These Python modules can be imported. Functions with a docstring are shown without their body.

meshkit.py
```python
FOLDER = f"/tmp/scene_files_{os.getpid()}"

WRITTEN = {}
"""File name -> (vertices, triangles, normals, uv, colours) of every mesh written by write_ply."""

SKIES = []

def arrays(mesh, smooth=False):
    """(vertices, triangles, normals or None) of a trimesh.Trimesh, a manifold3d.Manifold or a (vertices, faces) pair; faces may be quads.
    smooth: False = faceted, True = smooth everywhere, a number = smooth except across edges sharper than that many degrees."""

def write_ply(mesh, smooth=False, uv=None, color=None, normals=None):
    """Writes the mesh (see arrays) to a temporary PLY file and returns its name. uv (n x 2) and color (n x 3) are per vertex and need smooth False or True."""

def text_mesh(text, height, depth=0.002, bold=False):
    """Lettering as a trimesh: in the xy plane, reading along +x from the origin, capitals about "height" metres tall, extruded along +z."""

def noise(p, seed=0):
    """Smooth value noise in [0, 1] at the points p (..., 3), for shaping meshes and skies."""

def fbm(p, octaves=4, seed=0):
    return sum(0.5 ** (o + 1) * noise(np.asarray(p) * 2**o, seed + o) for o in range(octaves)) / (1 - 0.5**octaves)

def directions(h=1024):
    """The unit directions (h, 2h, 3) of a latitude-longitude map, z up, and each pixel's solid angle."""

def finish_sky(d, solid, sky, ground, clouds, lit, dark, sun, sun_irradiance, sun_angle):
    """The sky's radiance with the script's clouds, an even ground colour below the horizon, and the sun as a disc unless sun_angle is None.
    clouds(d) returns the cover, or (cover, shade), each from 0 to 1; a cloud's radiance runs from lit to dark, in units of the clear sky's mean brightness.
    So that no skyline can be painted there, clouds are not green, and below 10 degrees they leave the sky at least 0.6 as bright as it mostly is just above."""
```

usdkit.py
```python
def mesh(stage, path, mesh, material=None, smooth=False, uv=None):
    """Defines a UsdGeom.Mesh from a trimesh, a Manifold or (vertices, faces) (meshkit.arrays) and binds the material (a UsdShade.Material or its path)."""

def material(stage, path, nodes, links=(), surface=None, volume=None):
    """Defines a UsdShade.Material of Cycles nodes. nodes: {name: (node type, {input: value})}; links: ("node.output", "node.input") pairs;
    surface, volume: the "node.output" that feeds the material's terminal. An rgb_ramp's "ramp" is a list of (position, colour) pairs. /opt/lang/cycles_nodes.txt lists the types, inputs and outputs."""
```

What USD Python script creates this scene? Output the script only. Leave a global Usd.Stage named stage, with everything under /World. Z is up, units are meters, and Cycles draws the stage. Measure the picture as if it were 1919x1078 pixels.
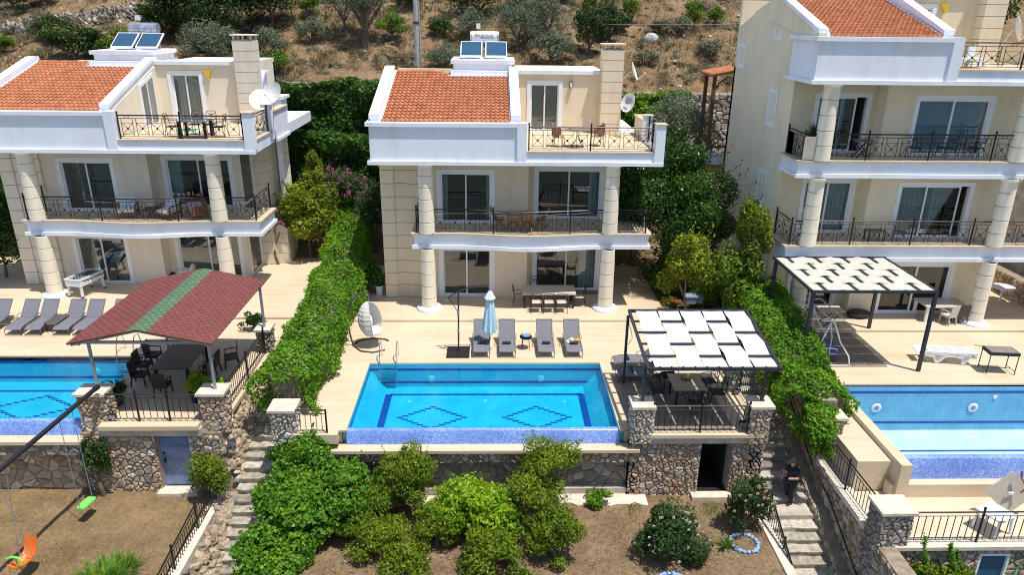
import math, random
import numpy as np
import usdkit, meshkit
from pxr import Usd, UsdGeom, UsdLux, UsdShade, Gf, Sdf, Vt
from scipy.spatial import Voronoi
from shapely.geometry import Polygon, box as sbox
import manifold3d, trimesh

stage = Usd.Stage.CreateInMemory()
UsdGeom.SetStageUpAxis(stage, UsdGeom.Tokens.z)
UsdGeom.SetStageMetersPerUnit(stage, 1.0)
UsdGeom.Xform.Define(stage, '/World')
stage.SetDefaultPrim(stage.GetPrimAtPath('/World'))
UsdGeom.Scope.Define(stage, '/World/Looks')

# ------------------------------------------------------------------ camera, sky, sun, exposure
YAW, PITCH, ROLL, FPX, CAMZ = math.radians(1.595), math.radians(20.871), math.radians(0.665), 1354.4, 13.0
EXPOSURE = 0.34
SUN_TO = np.array([0.25, -0.19, 1.0]); SUN_TO /= np.linalg.norm(SUN_TO)
SUN_I, SKY_S = 1.10, 0.12
cam = UsdGeom.Camera.Define(stage, '/World/camera')
_f = np.array([math.sin(YAW)*math.cos(PITCH), math.cos(YAW)*math.cos(PITCH), -math.sin(PITCH)])
_r = np.cross(_f, [0, 0, 1]); _r /= np.linalg.norm(_r); _u = np.cross(_r, _f)
_R = _r*math.cos(ROLL) + _u*math.sin(ROLL); _U = _u*math.cos(ROLL) - _r*math.sin(ROLL)
cam.AddTransformOp().Set(Gf.Matrix4d(*_R, 0, *_U, 0, *(-_f), 0, 0, 0, CAMZ, 1))
cam.CreateHorizontalApertureAttr(36.0); cam.CreateVerticalApertureAttr(36.0*576/1024)
cam.CreateFocalLengthAttr(FPX/1919*36.0); cam.CreateClippingRangeAttr(Gf.Vec2f(0.1, 5000))
cam.CreateExposureAttr(EXPOSURE)
dome = UsdLux.DomeLight.Define(stage, '/World/sky')
dome.GetPrim().SetCustomDataByKey('kind', 'structure')
skym = usdkit.material(stage, '/World/Looks/sky', {
    's': ('sky_texture', {'sky_type': 'single_scattering', 'sun_disc': False, 'sun_elevation': math.asin(SUN_TO[2]),
                          'sun_rotation': math.atan2(SUN_TO[0], SUN_TO[1]), 'aerosol_density': 1.0}),
    'b': ('background_shader', {'strength': SKY_S})}, [('s.color', 'b.color')], surface='b.background')
UsdShade.MaterialBindingAPI.Apply(dome.GetPrim()).Bind(skym)
sun = UsdLux.DistantLight.Define(stage, '/World/sun')
sun.CreateNormalizeAttr(True); sun.CreateIntensityAttr(SUN_I); sun.CreateAngleAttr(0.53); sun.CreateColorAttr(Gf.Vec3f(1.0, 0.955, 0.88))
_a = np.cross([0, 1, 0], SUN_TO); _a /= np.linalg.norm(_a); _b = np.cross(SUN_TO, _a)
sun.AddTransformOp().Set(Gf.Matrix4d(*_a, 0, *_b, 0, *SUN_TO, 0, 0, 0, 50, 1))

# ------------------------------------------------------------------ helpers
class MB:
    """collects triangles; off is added to every vertex"""
    def __init__(s, off=(0, 0, 0)):
        s.v, s.f, s.n, s.off, s.rn = [], [], 0, np.array(off, float), []
    def add(s, v, f, rnd=0.5):
        v = np.asarray(v, float); f = np.asarray(f, int)
        if f.ndim == 2 and f.shape[1] == 4:
            f = np.vstack([f[:, [0, 1, 2]], f[:, [0, 2, 3]]])
        s.v.append(v + s.off); s.f.append(f + s.n); s.n += len(v)
        s.rn.append(np.broadcast_to(np.asarray(rnd, float), (len(v),)))
        return s
    def bx(s, x0, x1, y0, y1, z0, z1):
        v = [(x, y, z) for z in (z0, z1) for y in (y0, y1) for x in (x0, x1)]
        return s.add(v, [[0, 2, 3, 1], [4, 5, 7, 6], [0, 1, 5, 4], [2, 6, 7, 3], [0, 4, 6, 2], [1, 3, 7, 5]])
    def ob(s, c, size, ax=None):
        """box centred at c, half-axes from rotation rows ax"""
        ax = np.eye(3) if ax is None else np.asarray(ax, float)
        h = np.array(size)/2.0
        v = [np.array(c) + ax[0]*h[0]*i + ax[1]*h[1]*j + ax[2]*h[2]*k for k in (-1, 1) for j in (-1, 1) for i in (-1, 1)]
        return s.add(v, [[0, 2, 3, 1], [4, 5, 7, 6], [0, 1, 5, 4], [2, 6, 7, 3], [0, 4, 6, 2], [1, 3, 7, 5]])
    def bar(s, p, q, w, h=None, up=(0, 0, 1)):
        p = np.array(p, float); q = np.array(q, float); d = q - p; L = np.linalg.norm(d); d = d/L
        up = np.array(up, float)
        if abs(d @ up) > .98: up = np.array([1., 0, 0])
        a = np.cross(up, d); a /= np.linalg.norm(a); b = np.cross(d, a)
        return s.ob((p+q)/2, (L, w, h or w), [d, a, b])
    def cyl(s, p, q, r0, r1=None, n=8, cap=True):
        p = np.array(p, float); q = np.array(q, float); r1 = r0 if r1 is None else r1
        d = (q-p)/np.linalg.norm(q-p); up = np.array([0, 0, 1.]) if abs(d[2]) < .9 else np.array([1., 0, 0])
        a = np.cross(up, d); a /= np.linalg.norm(a); b = np.cross(d, a)
        t = np.arange(n)*2*math.pi/n; ring = np.cos(t)[:, None]*a + np.sin(t)[:, None]*b
        v = np.vstack([p+ring*r0, q+ring*r1, p[None], q[None]])
        i = np.arange(n); j = (i+1) % n
        f = [np.c_[i, j, j+n], np.c_[i, j+n, i+n]]
        if cap: f += [np.c_[j, i, np.full(n, 2*n)], np.c_[i+n, j+n, np.full(n, 2*n+1)]]
        return s.add(v, np.vstack(f))
    def tube(s, pts, r, n=6, close=False):
        pts = np.asarray(pts, float); m = len(pts)
        rr = np.broadcast_to(np.asarray(r, float), (m,))
        d = np.gradient(pts, axis=0) if not close else np.roll(pts, -1, 0)-np.roll(pts, 1, 0)
        d /= np.linalg.norm(d, axis=1, keepdims=True)+1e-12
        up = np.array([0, 0, 1.]) if np.abs(d[:, 2]).mean() < .8 else np.array([0.3, 1., 0])
        a = np.cross(np.broadcast_to(up, d.shape), d); a /= np.linalg.norm(a, axis=1, keepdims=True)+1e-12; b = np.cross(d, a)
        t = np.arange(n)*2*math.pi/n
        v = (pts[:, None]+(np.cos(t)[None, :, None]*a[:, None]+np.sin(t)[None, :, None]*b[:, None])*rr[:, None, None]).reshape(-1, 3)
        f = []
        for k in range(m if close else m-1):
            k2 = (k+1) % m; i = np.arange(n); j = (i+1) % n
            f += [np.c_[k*n+i, k*n+j, k2*n+j], np.c_[k*n+i, k2*n+j, k2*n+i]]
        if not close:
            c = len(v); v = np.vstack([v, pts[:1], pts[-1:]]); i = np.arange(n); j = (i+1) % n
            f += [np.c_[j, i, np.full(n, c)], np.c_[(m-1)*n+i, (m-1)*n+j, np.full(n, c+1)]]
        return s.add(v, np.vstack(f))
    def lathe(s, prof, c=(0, 0, 0), n=20, sx=1, sy=1):
        prof = np.asarray(prof, float); m = len(prof); t = np.arange(n)*2*math.pi/n
        v = np.stack([np.outer(prof[:, 0], np.cos(t))*sx, np.outer(prof[:, 0], np.sin(t))*sy, np.repeat(prof[:, 1:2], n, 1)], -1).reshape(-1, 3)+np.array(c)
        i = np.arange(n); j = (i+1) % n; f = []
        for k in range(m-1): f += [np.c_[k*n+i, k*n+j, k*n+n+j], np.c_[k*n+i, k*n+n+j, k*n+n+i]]
        return s.add(v, np.vstack(f))
    def ell(s, c, r, n=12, m=8):
        a = np.linspace(-math.pi/2, math.pi/2, m)
        return s.lathe([(max(math.cos(x), 1e-3)*r[0], math.sin(x)*r[2]) for x in a], c, n, 1, r[1]/r[0])
    def grid(s, P):
        P = np.asarray(P, float); a, b = P.shape[:2]; i = np.arange(a*b).reshape(a, b)
        return s.add(P.reshape(-1, 3), np.stack([i[:-1, :-1], i[1:, :-1], i[1:, 1:], i[:-1, 1:]], -1).reshape(-1, 4))
    def thick(s, P, t, nrm=(0, 0, 1)):
        """sheet P (a,b,3) given thickness t along nrm"""
        P = np.asarray(P, float); Q = P-np.array(nrm)*t
        s.grid(P); s.grid(Q[::-1])
        for A, B in ((P[0], Q[0]), (P[-1], Q[-1]), (P[:, 0], Q[:, 0]), (P[:, -1], Q[:, -1])): s.grid(np.stack([A, B]))
        return s
    def poly(s, pts, a0, a1, axis):
        """convex-ish polygon given in the two other axes, extruded along axis (0,1,2)"""
        n = len(pts); o = [i for i in range(3) if i != axis]; v = np.zeros((2*n, 3))
        for k, a in enumerate((a0, a1)):
            v[k*n:(k+1)*n, o] = pts; v[k*n:(k+1)*n, axis] = a
        i = np.arange(n); j = (i+1) % n
        tri = trimesh.creation.triangulate_polygon(Polygon(pts), engine='earcut')
        tv, tf = tri
        idx = np.array([np.argmin(((np.asarray(pts)-p)**2).sum(1)) for p in tv])
        tf = idx[np.asarray(tf)]
        return s.add(v, np.vstack([np.c_[i, j, j+n], np.c_[i, j+n, i+n], tf[:, ::-1], tf+n]))
    def slab(s, xs, yf, yb, z0, z1):
        xs = np.asarray(xs, float); yf = np.asarray(yf, float); m = len(xs); yb = np.broadcast_to(yb, (m,))
        P = lambda y, z: np.c_[xs, y, np.full(m, z)]
        A, B, C, D = P(yf, z0), P(yf, z1), P(yb, z1), P(yb, z0)
        s.grid(np.stack([A, B])); s.grid(np.stack([B, C])); s.grid(np.stack([C, D])); s.grid(np.stack([D, A]))
        for k in (0, -1): s.add([A[k], B[k], C[k], D[k]], [[0, 1, 2, 3]])
        return s
    def data(s):
        return np.vstack(s.v), np.vstack(s.f), np.concatenate(s.rn)

_names = {}
def numbered(parent, name):
    k = (parent, name); _names[k] = _names.get(k, -1)+1
    return name if _names[k] == 0 else f'{name}_{_names[k]:03d}'
MATS = {}
class T:
    """a prim that can carry children; loc = world place of its origin"""
    def __init__(s, path, loc=(0, 0, 0)):
        s.path, s.loc = path, np.array(loc, float)
    @property
    def prim(s): return stage.GetPrimAtPath(s.path)
    def p(s, name, mb, mat, smooth=False, label=None, kind=None):
        v, f, rn = mb.data()
        path = f'{s.path}/{numbered(s.path, name)}'
        _mesh(path, v-s.loc, f, rn, mat, smooth)
        t = T(path, s.loc)
        if label: t.prim.SetCustomDataByKey('label', label)
        if kind: t.prim.SetCustomDataByKey('kind', kind)
        return t
def _mesh(path, v, f, rn, mat, smooth):
    if smooth:
        rn = np.full(1, rn[0]) if np.ptp(rn) == 0 else None
    m = usdkit.mesh(stage, path, (v, f), MATS[mat], smooth)
    if rn is not None:
        pv = UsdGeom.PrimvarsAPI(m)
        if np.ptp(rn) == 0: pv.CreatePrimvar('rnd', Sdf.ValueTypeNames.FloatArray, 'constant').Set(Vt.FloatArray([float(rn[0])]))
        else: pv.CreatePrimvar('rnd', Sdf.ValueTypeNames.FloatArray, 'vertex').Set(Vt.FloatArray.FromNumpy(rn.astype(np.float32)))
    return m
def tag(t, label=None, cat=None, group=None, kind=None):
    for k, x in (('label', label), ('category', cat), ('group', group), ('kind', kind)):
        if x: t.prim.SetCustomDataByKey(k, x)
    return t
def thing(name, label, cat, loc=(0, 0, 0), group=None, rot=None):
    """Xform at loc; with rot (degrees) its parts are given in local coordinates, else in world coordinates"""
    path = f'/World/{numbered("/World", name)}'
    x = UsdGeom.Xform.Define(stage, path); x.AddTranslateOp().Set(Gf.Vec3d(*map(float, loc)))
    x.AddRotateZOp().Set(float(rot or 0))
    return tag(T(path, (0, 0, 0) if rot is not None else loc), label, cat, group)
def copy(t, loc, rot=0, label=None, group=None, scale=None):
    was = t.prim.GetCustomData()
    base = t.path.rsplit('/', 1)[1]
    import re as _re
    base = _re.sub(r'_\d{3}$', '', base)
    path = f'/World/{numbered("/World", base)}'
    x = UsdGeom.Xform.Define(stage, path)
    x.GetPrim().GetReferences().AddInternalReference(t.path); x.GetPrim().SetInstanceable(True)
    x.GetPrim().GetAttribute('xformOp:translate').Set(Gf.Vec3d(*map(float, loc)))
    x.GetPrim().GetAttribute('xformOp:rotateZ').Set(float(rot))
    return tag(T(path), label or was['label'], was['category'], group or was.get('group'))
def solo(name, mb, mat, label=None, cat=None, group=None, kind=None, loc=(0, 0, 0), smooth=False):
    v, f, rn = mb.data(); path = f'/World/{numbered("/World", name)}'
    m = _mesh(path, v-np.array(loc, float), f, rn, mat, smooth)
    if any(loc): UsdGeom.Xformable(m).AddTranslateOp().Set(Gf.Vec3d(*map(float, loc)))
    return tag(T(path, loc), label, cat, group, kind)

# ------------------------------------------------------------------ materials
def M(name, nodes, links, surface='p.BSDF', volume=None):
    MATS[name] = usdkit.material(stage, f'/World/Looks/{name}', nodes, links, surface=surface, volume=volume)
def plain(name, col, rough=.6, metal=0, spec=.5, noise=.08, ns=6.0, bump=0, bs=40.0, **kw):
    """one colour with mild uneven tone"""
    c = np.array(col, float)
    n = {'g': ('geometry', {}), 'n': ('noise_texture', {'scale': ns, 'detail': 5.0}),
         'r': ('rgb_ramp', {'ramp': [(0.3, tuple(c*(1-noise))), (0.7, tuple(np.minimum(c*(1+noise), .95)))]}),
         'p': ('principled_bsdf', {'roughness': rough, 'metallic': metal, 'specular_ior_level': spec, **kw})}
    l = [('g.position', 'n.vector'), ('n.fac', 'r.fac'), ('r.color', 'p.base_color')]
    if bump:
        n['n2'] = ('noise_texture', {'scale': bs, 'detail': 4.0}); n['b'] = ('bump', {'strength': bump, 'distance': .02})
        l += [('g.position', 'n2.vector'), ('n2.fac', 'b.height'), ('b.normal', 'p.normal')]
    M(name, n, l)
def wallmat(name, col, streak=.10, bump=.15):
    """painted render with faint rain streaks and blotches"""
    c = np.array(col)
    M(name, {'g': ('geometry', {}), 'mp': ('mapping', {'scale': (3.0, 3.0, .25)}), 'n1': ('noise_texture', {'scale': 1.0, 'detail': 6.0}),
             'n2': ('noise_texture', {'scale': .9, 'detail': 5.0}), 'n3': ('noise_texture', {'scale': 55.0, 'detail': 3.0}),
             'a': ('math', {'math_type': 'add'}), 'h': ('math', {'math_type': 'multiply', 'value2': .5}),
             'r': ('rgb_ramp', {'ramp': [(.32, tuple(c*(1-streak))), (.5, tuple(c)), (.7, tuple(np.minimum(c*(1+streak*.4), .9)))]}),
             'b': ('bump', {'strength': bump, 'distance': .01}), 'p': ('principled_bsdf', {'roughness': .8, 'specular_ior_level': .3})},
      [('g.position', 'mp.vector'), ('mp.vector', 'n1.vector'), ('g.position', 'n2.vector'), ('g.position', 'n3.vector'), ('n1.fac', 'a.value1'), ('n2.fac', 'a.value2'),
       ('a.value', 'h.value1'), ('h.value', 'r.fac'), ('r.color', 'p.base_color'), ('n3.fac', 'b.height'), ('b.normal', 'p.normal')])
def deckmat(name, col, tx, ty, dark=.13):
    """travertine slabs: streaks along x, faint joints"""
    c = np.array(col)
    M(name, {'g': ('geometry', {}), 'mp': ('mapping', {'scale': (.35, 4.0, 4.0)}), 'n1': ('noise_texture', {'scale': 1.0, 'detail': 7.0, 'roughness': .6}),
             'n2': ('noise_texture', {'scale': .45, 'detail': 5.0}), 'mx': ('mix_float', {'fac': .45}),
             'r': ('rgb_ramp', {'ramp': [(.3, tuple(c*(1-dark)*np.array([1, .94, .85]))), (.5, tuple(c)), (.72, tuple(np.minimum(c*1.1, .9)))]}),
             'br': ('brick_texture', {'scale': 1.0, 'brick_width': tx, 'row_height': ty, 'mortar_size': .006, 'mortar_smooth': .3, 'color1': (1, 1, 1), 'color2': (.97, .97, .97), 'mortar': (.86, .84, .81), 'bias': .2}),
             'm': ('mix_color', {'blend_type': 'multiply', 'fac': 1.0}), 'p': ('principled_bsdf', {'roughness': .55, 'specular_ior_level': .35})},
      [('g.position', 'mp.vector'), ('mp.vector', 'n1.vector'), ('g.position', 'n2.vector'), ('n1.fac', 'mx.a'), ('n2.fac', 'mx.b'), ('mx.result', 'r.fac'), ('g.position', 'br.vector'),
       ('r.color', 'm.a'), ('br.color', 'm.b'), ('m.result', 'p.base_color')])
def rndmat(name, ramp, rough=.85, bump=.5, bs=14.0, mottle=.25, spec=.3, ms=9.0):
    """each piece picks its tone by its primvar rnd, with mottling on top"""
    M(name, {'a': ('attribute', {'attribute': 'rnd'}), 'r': ('rgb_ramp', {'ramp': ramp}), 'g': ('geometry', {}), 'n': ('noise_texture', {'scale': ms, 'detail': 6.0}),
             'r2': ('rgb_ramp', {'ramp': [(.3, (1-mottle,)*3), (.55, (1, 1, 1)), (.75, (1+mottle*.5,)*3)]}), 'm': ('mix_color', {'blend_type': 'multiply', 'fac': 1.0, 'use_clamp': False}),
             'n2': ('noise_texture', {'scale': bs, 'detail': 5.0}), 'b': ('bump', {'strength': bump, 'distance': .03}), 'p': ('principled_bsdf', {'roughness': rough, 'specular_ior_level': spec})},
      [('a.fac', 'r.fac'), ('g.position', 'n.vector'), ('n.fac', 'r2.fac'), ('r.color', 'm.a'), ('r2.color', 'm.b'), ('m.result', 'p.base_color'), ('g.position', 'n2.vector'), ('n2.fac', 'b.height'), ('b.normal', 'p.normal')])
def leafmat(name, dark, mid, light, trans=.35, rough=.45):
    """leaf colour by clump noise and per-leaf tone; light passes through"""
    M(name, {'g': ('geometry', {}), 'n': ('noise_texture', {'scale': 1.4, 'detail': 3.0}), 'a': ('attribute', {'attribute': 'rnd'}), 'x': ('mix_float', {'fac': .55}),
             'r': ('rgb_ramp', {'ramp': [(.22, dark), (.5, mid), (.8, light)]}), 'p': ('principled_bsdf', {'roughness': rough, 'specular_ior_level': .35}),
             't': ('translucent_bsdf', {}), 'h': ('hsv', {'hue': .49, 'saturation': 1.1, 'value': 1.5}), 'm': ('mix_closure', {'fac': trans})},
      [('g.position', 'n.vector'), ('n.fac', 'x.a'), ('a.fac', 'x.b'), ('x.result', 'r.fac'), ('r.color', 'p.base_color'), ('r.color', 'h.color'), ('h.color', 't.color'), ('p.BSDF', 'm.closure1'), ('t.BSDF', 'm.closure2')],
      surface='m.closure')

wallmat('cream', (.76, .64, .47), .13); wallmat('cream_pale', (.74, .66, .54), .13); wallmat('cream_yellow', (.76, .66, .475), .13); wallmat('column_cream', (.78, .70, .56), .10)
wallmat('white_paint', (.76, .78, .84), .12, .12)
plain('groove', (.38, .32, .25), .9)
plain('pvc', (.80, .81, .83), .35, noise=.02)
deckmat('travertine', (.585, .475, .34), 1.2, .6, .17); deckmat('travertine_plain', (.59, .475, .335), 3.0, 9.0)
deckmat('paver', (.23, .185, .15), 9, 9, .2)
plain('concrete', (.42, .37, .31), .9, noise=.25, ns=2.5, bump=.3, bs=12)
plain('limestone', (.56, .50, .41), .8, noise=.15, ns=4, bump=.3, bs=18)
plain('mortar', (.25, .20, .15), .95, noise=.3, ns=5, bump=.6, bs=20)
rndmat('stone', [(0, (.22, .195, .165)), (.2, (.38, .32, .25)), (.4, (.48, .38, .27)), (.55, (.37, .26, .165)), (.68, (.46, .31, .19)), (.8, (.50, .44, .36)), (1, (.55, .51, .45))], bump=.9, mottle=.38, ms=13)
rndmat('step_stone', [(0, (.26, .23, .19)), (.5, (.40, .36, .29)), (1, (.50, .46, .39))], mottle=.5, ms=5, bump=.8)
rndmat('stone_brown', [(0, (.20, .16, .12)), (.3, (.32, .25, .175)), (.6, (.41, .31, .21)), (.85, (.46, .38, .28)), (1, (.52, .46, .38))], ms=9)
rndmat('stone_grey', [(0, (.17, .15, .13)), (.4, (.25, .22, .19)), (.7, (.34, .30, .25)), (1, (.44, .41, .37))], ms=9)
rndmat('stone_pale', [(0, (.35, .33, .30)), (.4, (.48, .46, .43)), (.7, (.42, .34, .25)), (1, (.58, .57, .55))], ms=9)
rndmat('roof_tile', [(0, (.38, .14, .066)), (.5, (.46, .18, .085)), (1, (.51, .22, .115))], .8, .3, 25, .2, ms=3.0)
rndmat('shingle_red', [(0, (.165, .056, .052)), (.5, (.18, .062, .057)), (1, (.195, .068, .062))], .95, .3, 90, .1, .15)
rndmat('shingle_green', [(0, (.09, .17, .105)), (1, (.115, .20, .125))], .95, .5, 90, .15, .15)
plain('black_metal', (.015, .015, .018), .45, .3); plain('dark_metal', (.035, .04, .05), .45, .3)
plain('steel', (.62, .63, .65), .28, 1.0); plain('grey_metal', (.30, .33, .40), .4, .4)
plain('grey_mesh', (.15, .15, .175), .75, noise=.05); plain('grey_frame', (.10, .105, .115), .5)
for _n, _c in (('canvas_white', (.72, .73, .75)), ('canvas_cream', (.66, .64, .57))):
    M(_n, {'g': ('geometry', {}), 'n': ('noise_texture', {'scale': 2.2, 'detail': 6.0}), 'r': ('rgb_ramp', {'ramp': [(.3, tuple(np.array(_c)*.86)), (.6, _c)]}), 'n2': ('noise_texture', {'scale': 26.0, 'detail': 3.0}), 'b': ('bump', {'strength': .35, 'distance': .02}),
           'p': ('principled_bsdf', {'roughness': .85, 'specular_ior_level': .2}), 't': ('translucent_bsdf', {}), 'm': ('mix_closure', {'fac': .22})},
      [('g.position', 'n.vector'), ('n.fac', 'r.fac'), ('r.color', 'p.base_color'), ('r.color', 't.color'), ('g.position', 'n2.vector'), ('n2.fac', 'b.height'), ('b.normal', 'p.normal'), ('p.BSDF', 'm.closure1'), ('t.BSDF', 'm.closure2')], surface='m.closure')
plain('umbrella_cloth', (.46, .62, .67), .85, noise=.08, ns=4, bump=.2, bs=30); plain('umbrella_white', (.72, .75, .77), .85)
plain('rattan_white', (.62, .59, .55), .7, noise=.12, ns=30); plain('rattan_tan', (.40, .24, .14), .7, noise=.15, ns=20)
plain('rattan_black', (.012, .012, .014), .5, noise=.2, ns=30); plain('rattan_brown', (.07, .05, .04), .6)
plain('wood_red', (.16, .06, .03), .6, noise=.25, ns=9); plain('wood_grey', (.20, .17, .14), .7, noise=.2, ns=9); plain('wood_brown', (.22, .13, .07), .65, noise=.25, ns=9)
plain('table_stone', (.36, .29, .23), .5, noise=.15, ns=4); plain('table_dark', (.075, .07, .07), .35); plain('table_beige', (.50, .44, .36), .6)
plain('cushion_white', (.72, .71, .68), .9, noise=.05); plain('cushion_blue', (.55, .60, .66), .9)
plain('navy', (.03, .03, .075), .9); plain('violet_cloth', (.14, .14, .30), .9); plain('white_plastic', (.72, .73, .73), .35, noise=.02)
plain('orange_plastic', (.72, .15, .02), .35, noise=.03); plain('green_plastic', (.18, .62, .12), .35, noise=.03); plain('straw', (.66, .55, .38), .9); plain('amber', (.65, .33, .03), .6)
plain('sky_blue', (.12, .25, .62), .4); plain('terracotta', (.30, .12, .07), .8); plain('orange_cloth', (.42, .14, .03), .8); plain('yellow_lamp', (.70, .46, .03), .4)
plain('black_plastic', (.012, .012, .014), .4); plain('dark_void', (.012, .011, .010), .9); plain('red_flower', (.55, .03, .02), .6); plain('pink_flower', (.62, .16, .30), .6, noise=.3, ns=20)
plain('white_flower', (.80, .80, .74), .6); plain('yellow_flower', (.72, .48, .02), .6); plain('rose_flower', (.70, .42, .30), .6, noise=.2, ns=20); plain('fruit', (.45, .36, .04), .4, noise=.4, ns=18)
plain('blue_door', (.16, .22, .36), .5, noise=.3, ns=3.5, bump=.1); plain('blue_stone', (.22, .36, .56), .7, noise=.3, ns=14)
plain('skin', (.42, .24, .16), .6); plain('black_cloth', (.012, .012, .014), .85); plain('chrome_tank', (.52, .54, .60), .25, .7, noise=.3, ns=5); plain('tank_white', (.72, .74, .80), .3)
plain('window_dark', (.04, .055, .07), .08, spec=.8); plain('solar_glass', (.03, .085, .15), .15, spec=.7, noise=.1); plain('lettering', (.06, .07, .10), .6); plain('orange_sign', (.75, .25, .02), .6)
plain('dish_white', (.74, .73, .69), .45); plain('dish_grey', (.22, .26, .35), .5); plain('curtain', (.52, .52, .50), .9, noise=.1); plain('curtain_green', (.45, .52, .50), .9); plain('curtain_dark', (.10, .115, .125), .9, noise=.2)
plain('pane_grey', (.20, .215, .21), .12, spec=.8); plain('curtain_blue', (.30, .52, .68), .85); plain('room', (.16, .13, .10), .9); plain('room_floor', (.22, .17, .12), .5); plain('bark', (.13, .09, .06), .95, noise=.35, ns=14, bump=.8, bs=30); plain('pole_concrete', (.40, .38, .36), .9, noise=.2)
plain('mat_green', (.03, .30, .14), .9); plain('bag_black', (.015, .015, .017), .5); plain('glass_table', (.12, .17, .21), .1); plain('chip_black', (.02, .02, .025), .8)
plain('grass_mid', (.10, .13, .03), .9, noise=.4, ns=20)
# glass that lets the sun through
M('glass', {'f': ('fresnel', {'IOR': 1.75}), 't': ('transparent_bsdf', {'color': (.80, .86, .88)}), 'g': ('glossy_bsdf', {'color': (1, 1, 1), 'roughness': .015}), 'm': ('mix_closure', {})},
  [('f.fac', 'm.fac'), ('t.BSDF', 'm.closure1'), ('g.BSDF', 'm.closure2')], surface='m.closure')
# pool water: tinted and clear, with small ripples in its reflections
M('water', {'f': ('fresnel', {'IOR': 1.33}), 't': ('transparent_bsdf', {'color': (.25, .82, .91)}), 'g': ('glossy_bsdf', {'color': (1, 1, 1), 'roughness': .03}), 'm': ('mix_closure', {}),
            'ge': ('geometry', {}), 'n': ('noise_texture', {'scale': 3.0, 'detail': 3.0, 'distortion': .6}), 'b': ('bump', {'strength': .35, 'distance': .05})},
  [('ge.position', 'n.vector'), ('n.fac', 'b.height'), ('b.normal', 'g.normal'), ('b.normal', 'f.normal'), ('f.fac', 'm.fac'), ('t.BSDF', 'm.closure1'), ('g.BSDF', 'm.closure2')], surface='m.closure')
def pooltile(name, c1, c2, mort, w, spec=.5, rough=.25, axis='xy'):
    M(name, {'g': ('geometry', {}), 'sx': ('separate_xyz', {}), 'cx': ('combine_xyz', {}), 'ad': ('math', {'math_type': 'add'}),
             'br': ('brick_texture', {'scale': 1.0, 'offset': 0.0, 'brick_width': w, 'row_height': w*.5, 'mortar_size': .006, 'color1': c1, 'color2': c2, 'mortar': mort, 'bias': 0.0}),
             'n': ('noise_texture', {'scale': 1.6, 'detail': 5.0}), 'r2': ('rgb_ramp', {'ramp': [(.35, (.85, .88, .92)), (.65, (1.08, 1.06, 1.04))]}), 'mm': ('mix_color', {'blend_type': 'multiply', 'fac': 1.0}),
             'p': ('principled_bsdf', {'roughness': rough, 'specular_ior_level': spec})},
      [('g.position', 'sx.vector'), ('sx.y', 'ad.value1'), ('sx.z', 'ad.value2'), ('sx.x', 'cx.x'), ('ad.value', 'cx.y'), ('cx.vector', 'br.vector'), ('g.position', 'n.vector'), ('n.fac', 'r2.fac'), ('br.color', 'mm.a'), ('r2.color', 'mm.b'), ('mm.result', 'p.base_color')])
pooltile('pool_tile', (.11, .53, .66), (.09, .50, .64), (.15, .56, .68), .25)
pooltile('pool_tile_dry', (.145, .44, .60), (.12, .41, .57), (.26, .52, .64), .25, rough=.45)
pooltile('pool_floor_dry', (.40, .60, .72), (.37, .57, .71), (.45, .63, .73), .25, rough=.5)
plain('pool_line', (.018, .06, .30), .3, noise=.15)
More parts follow.
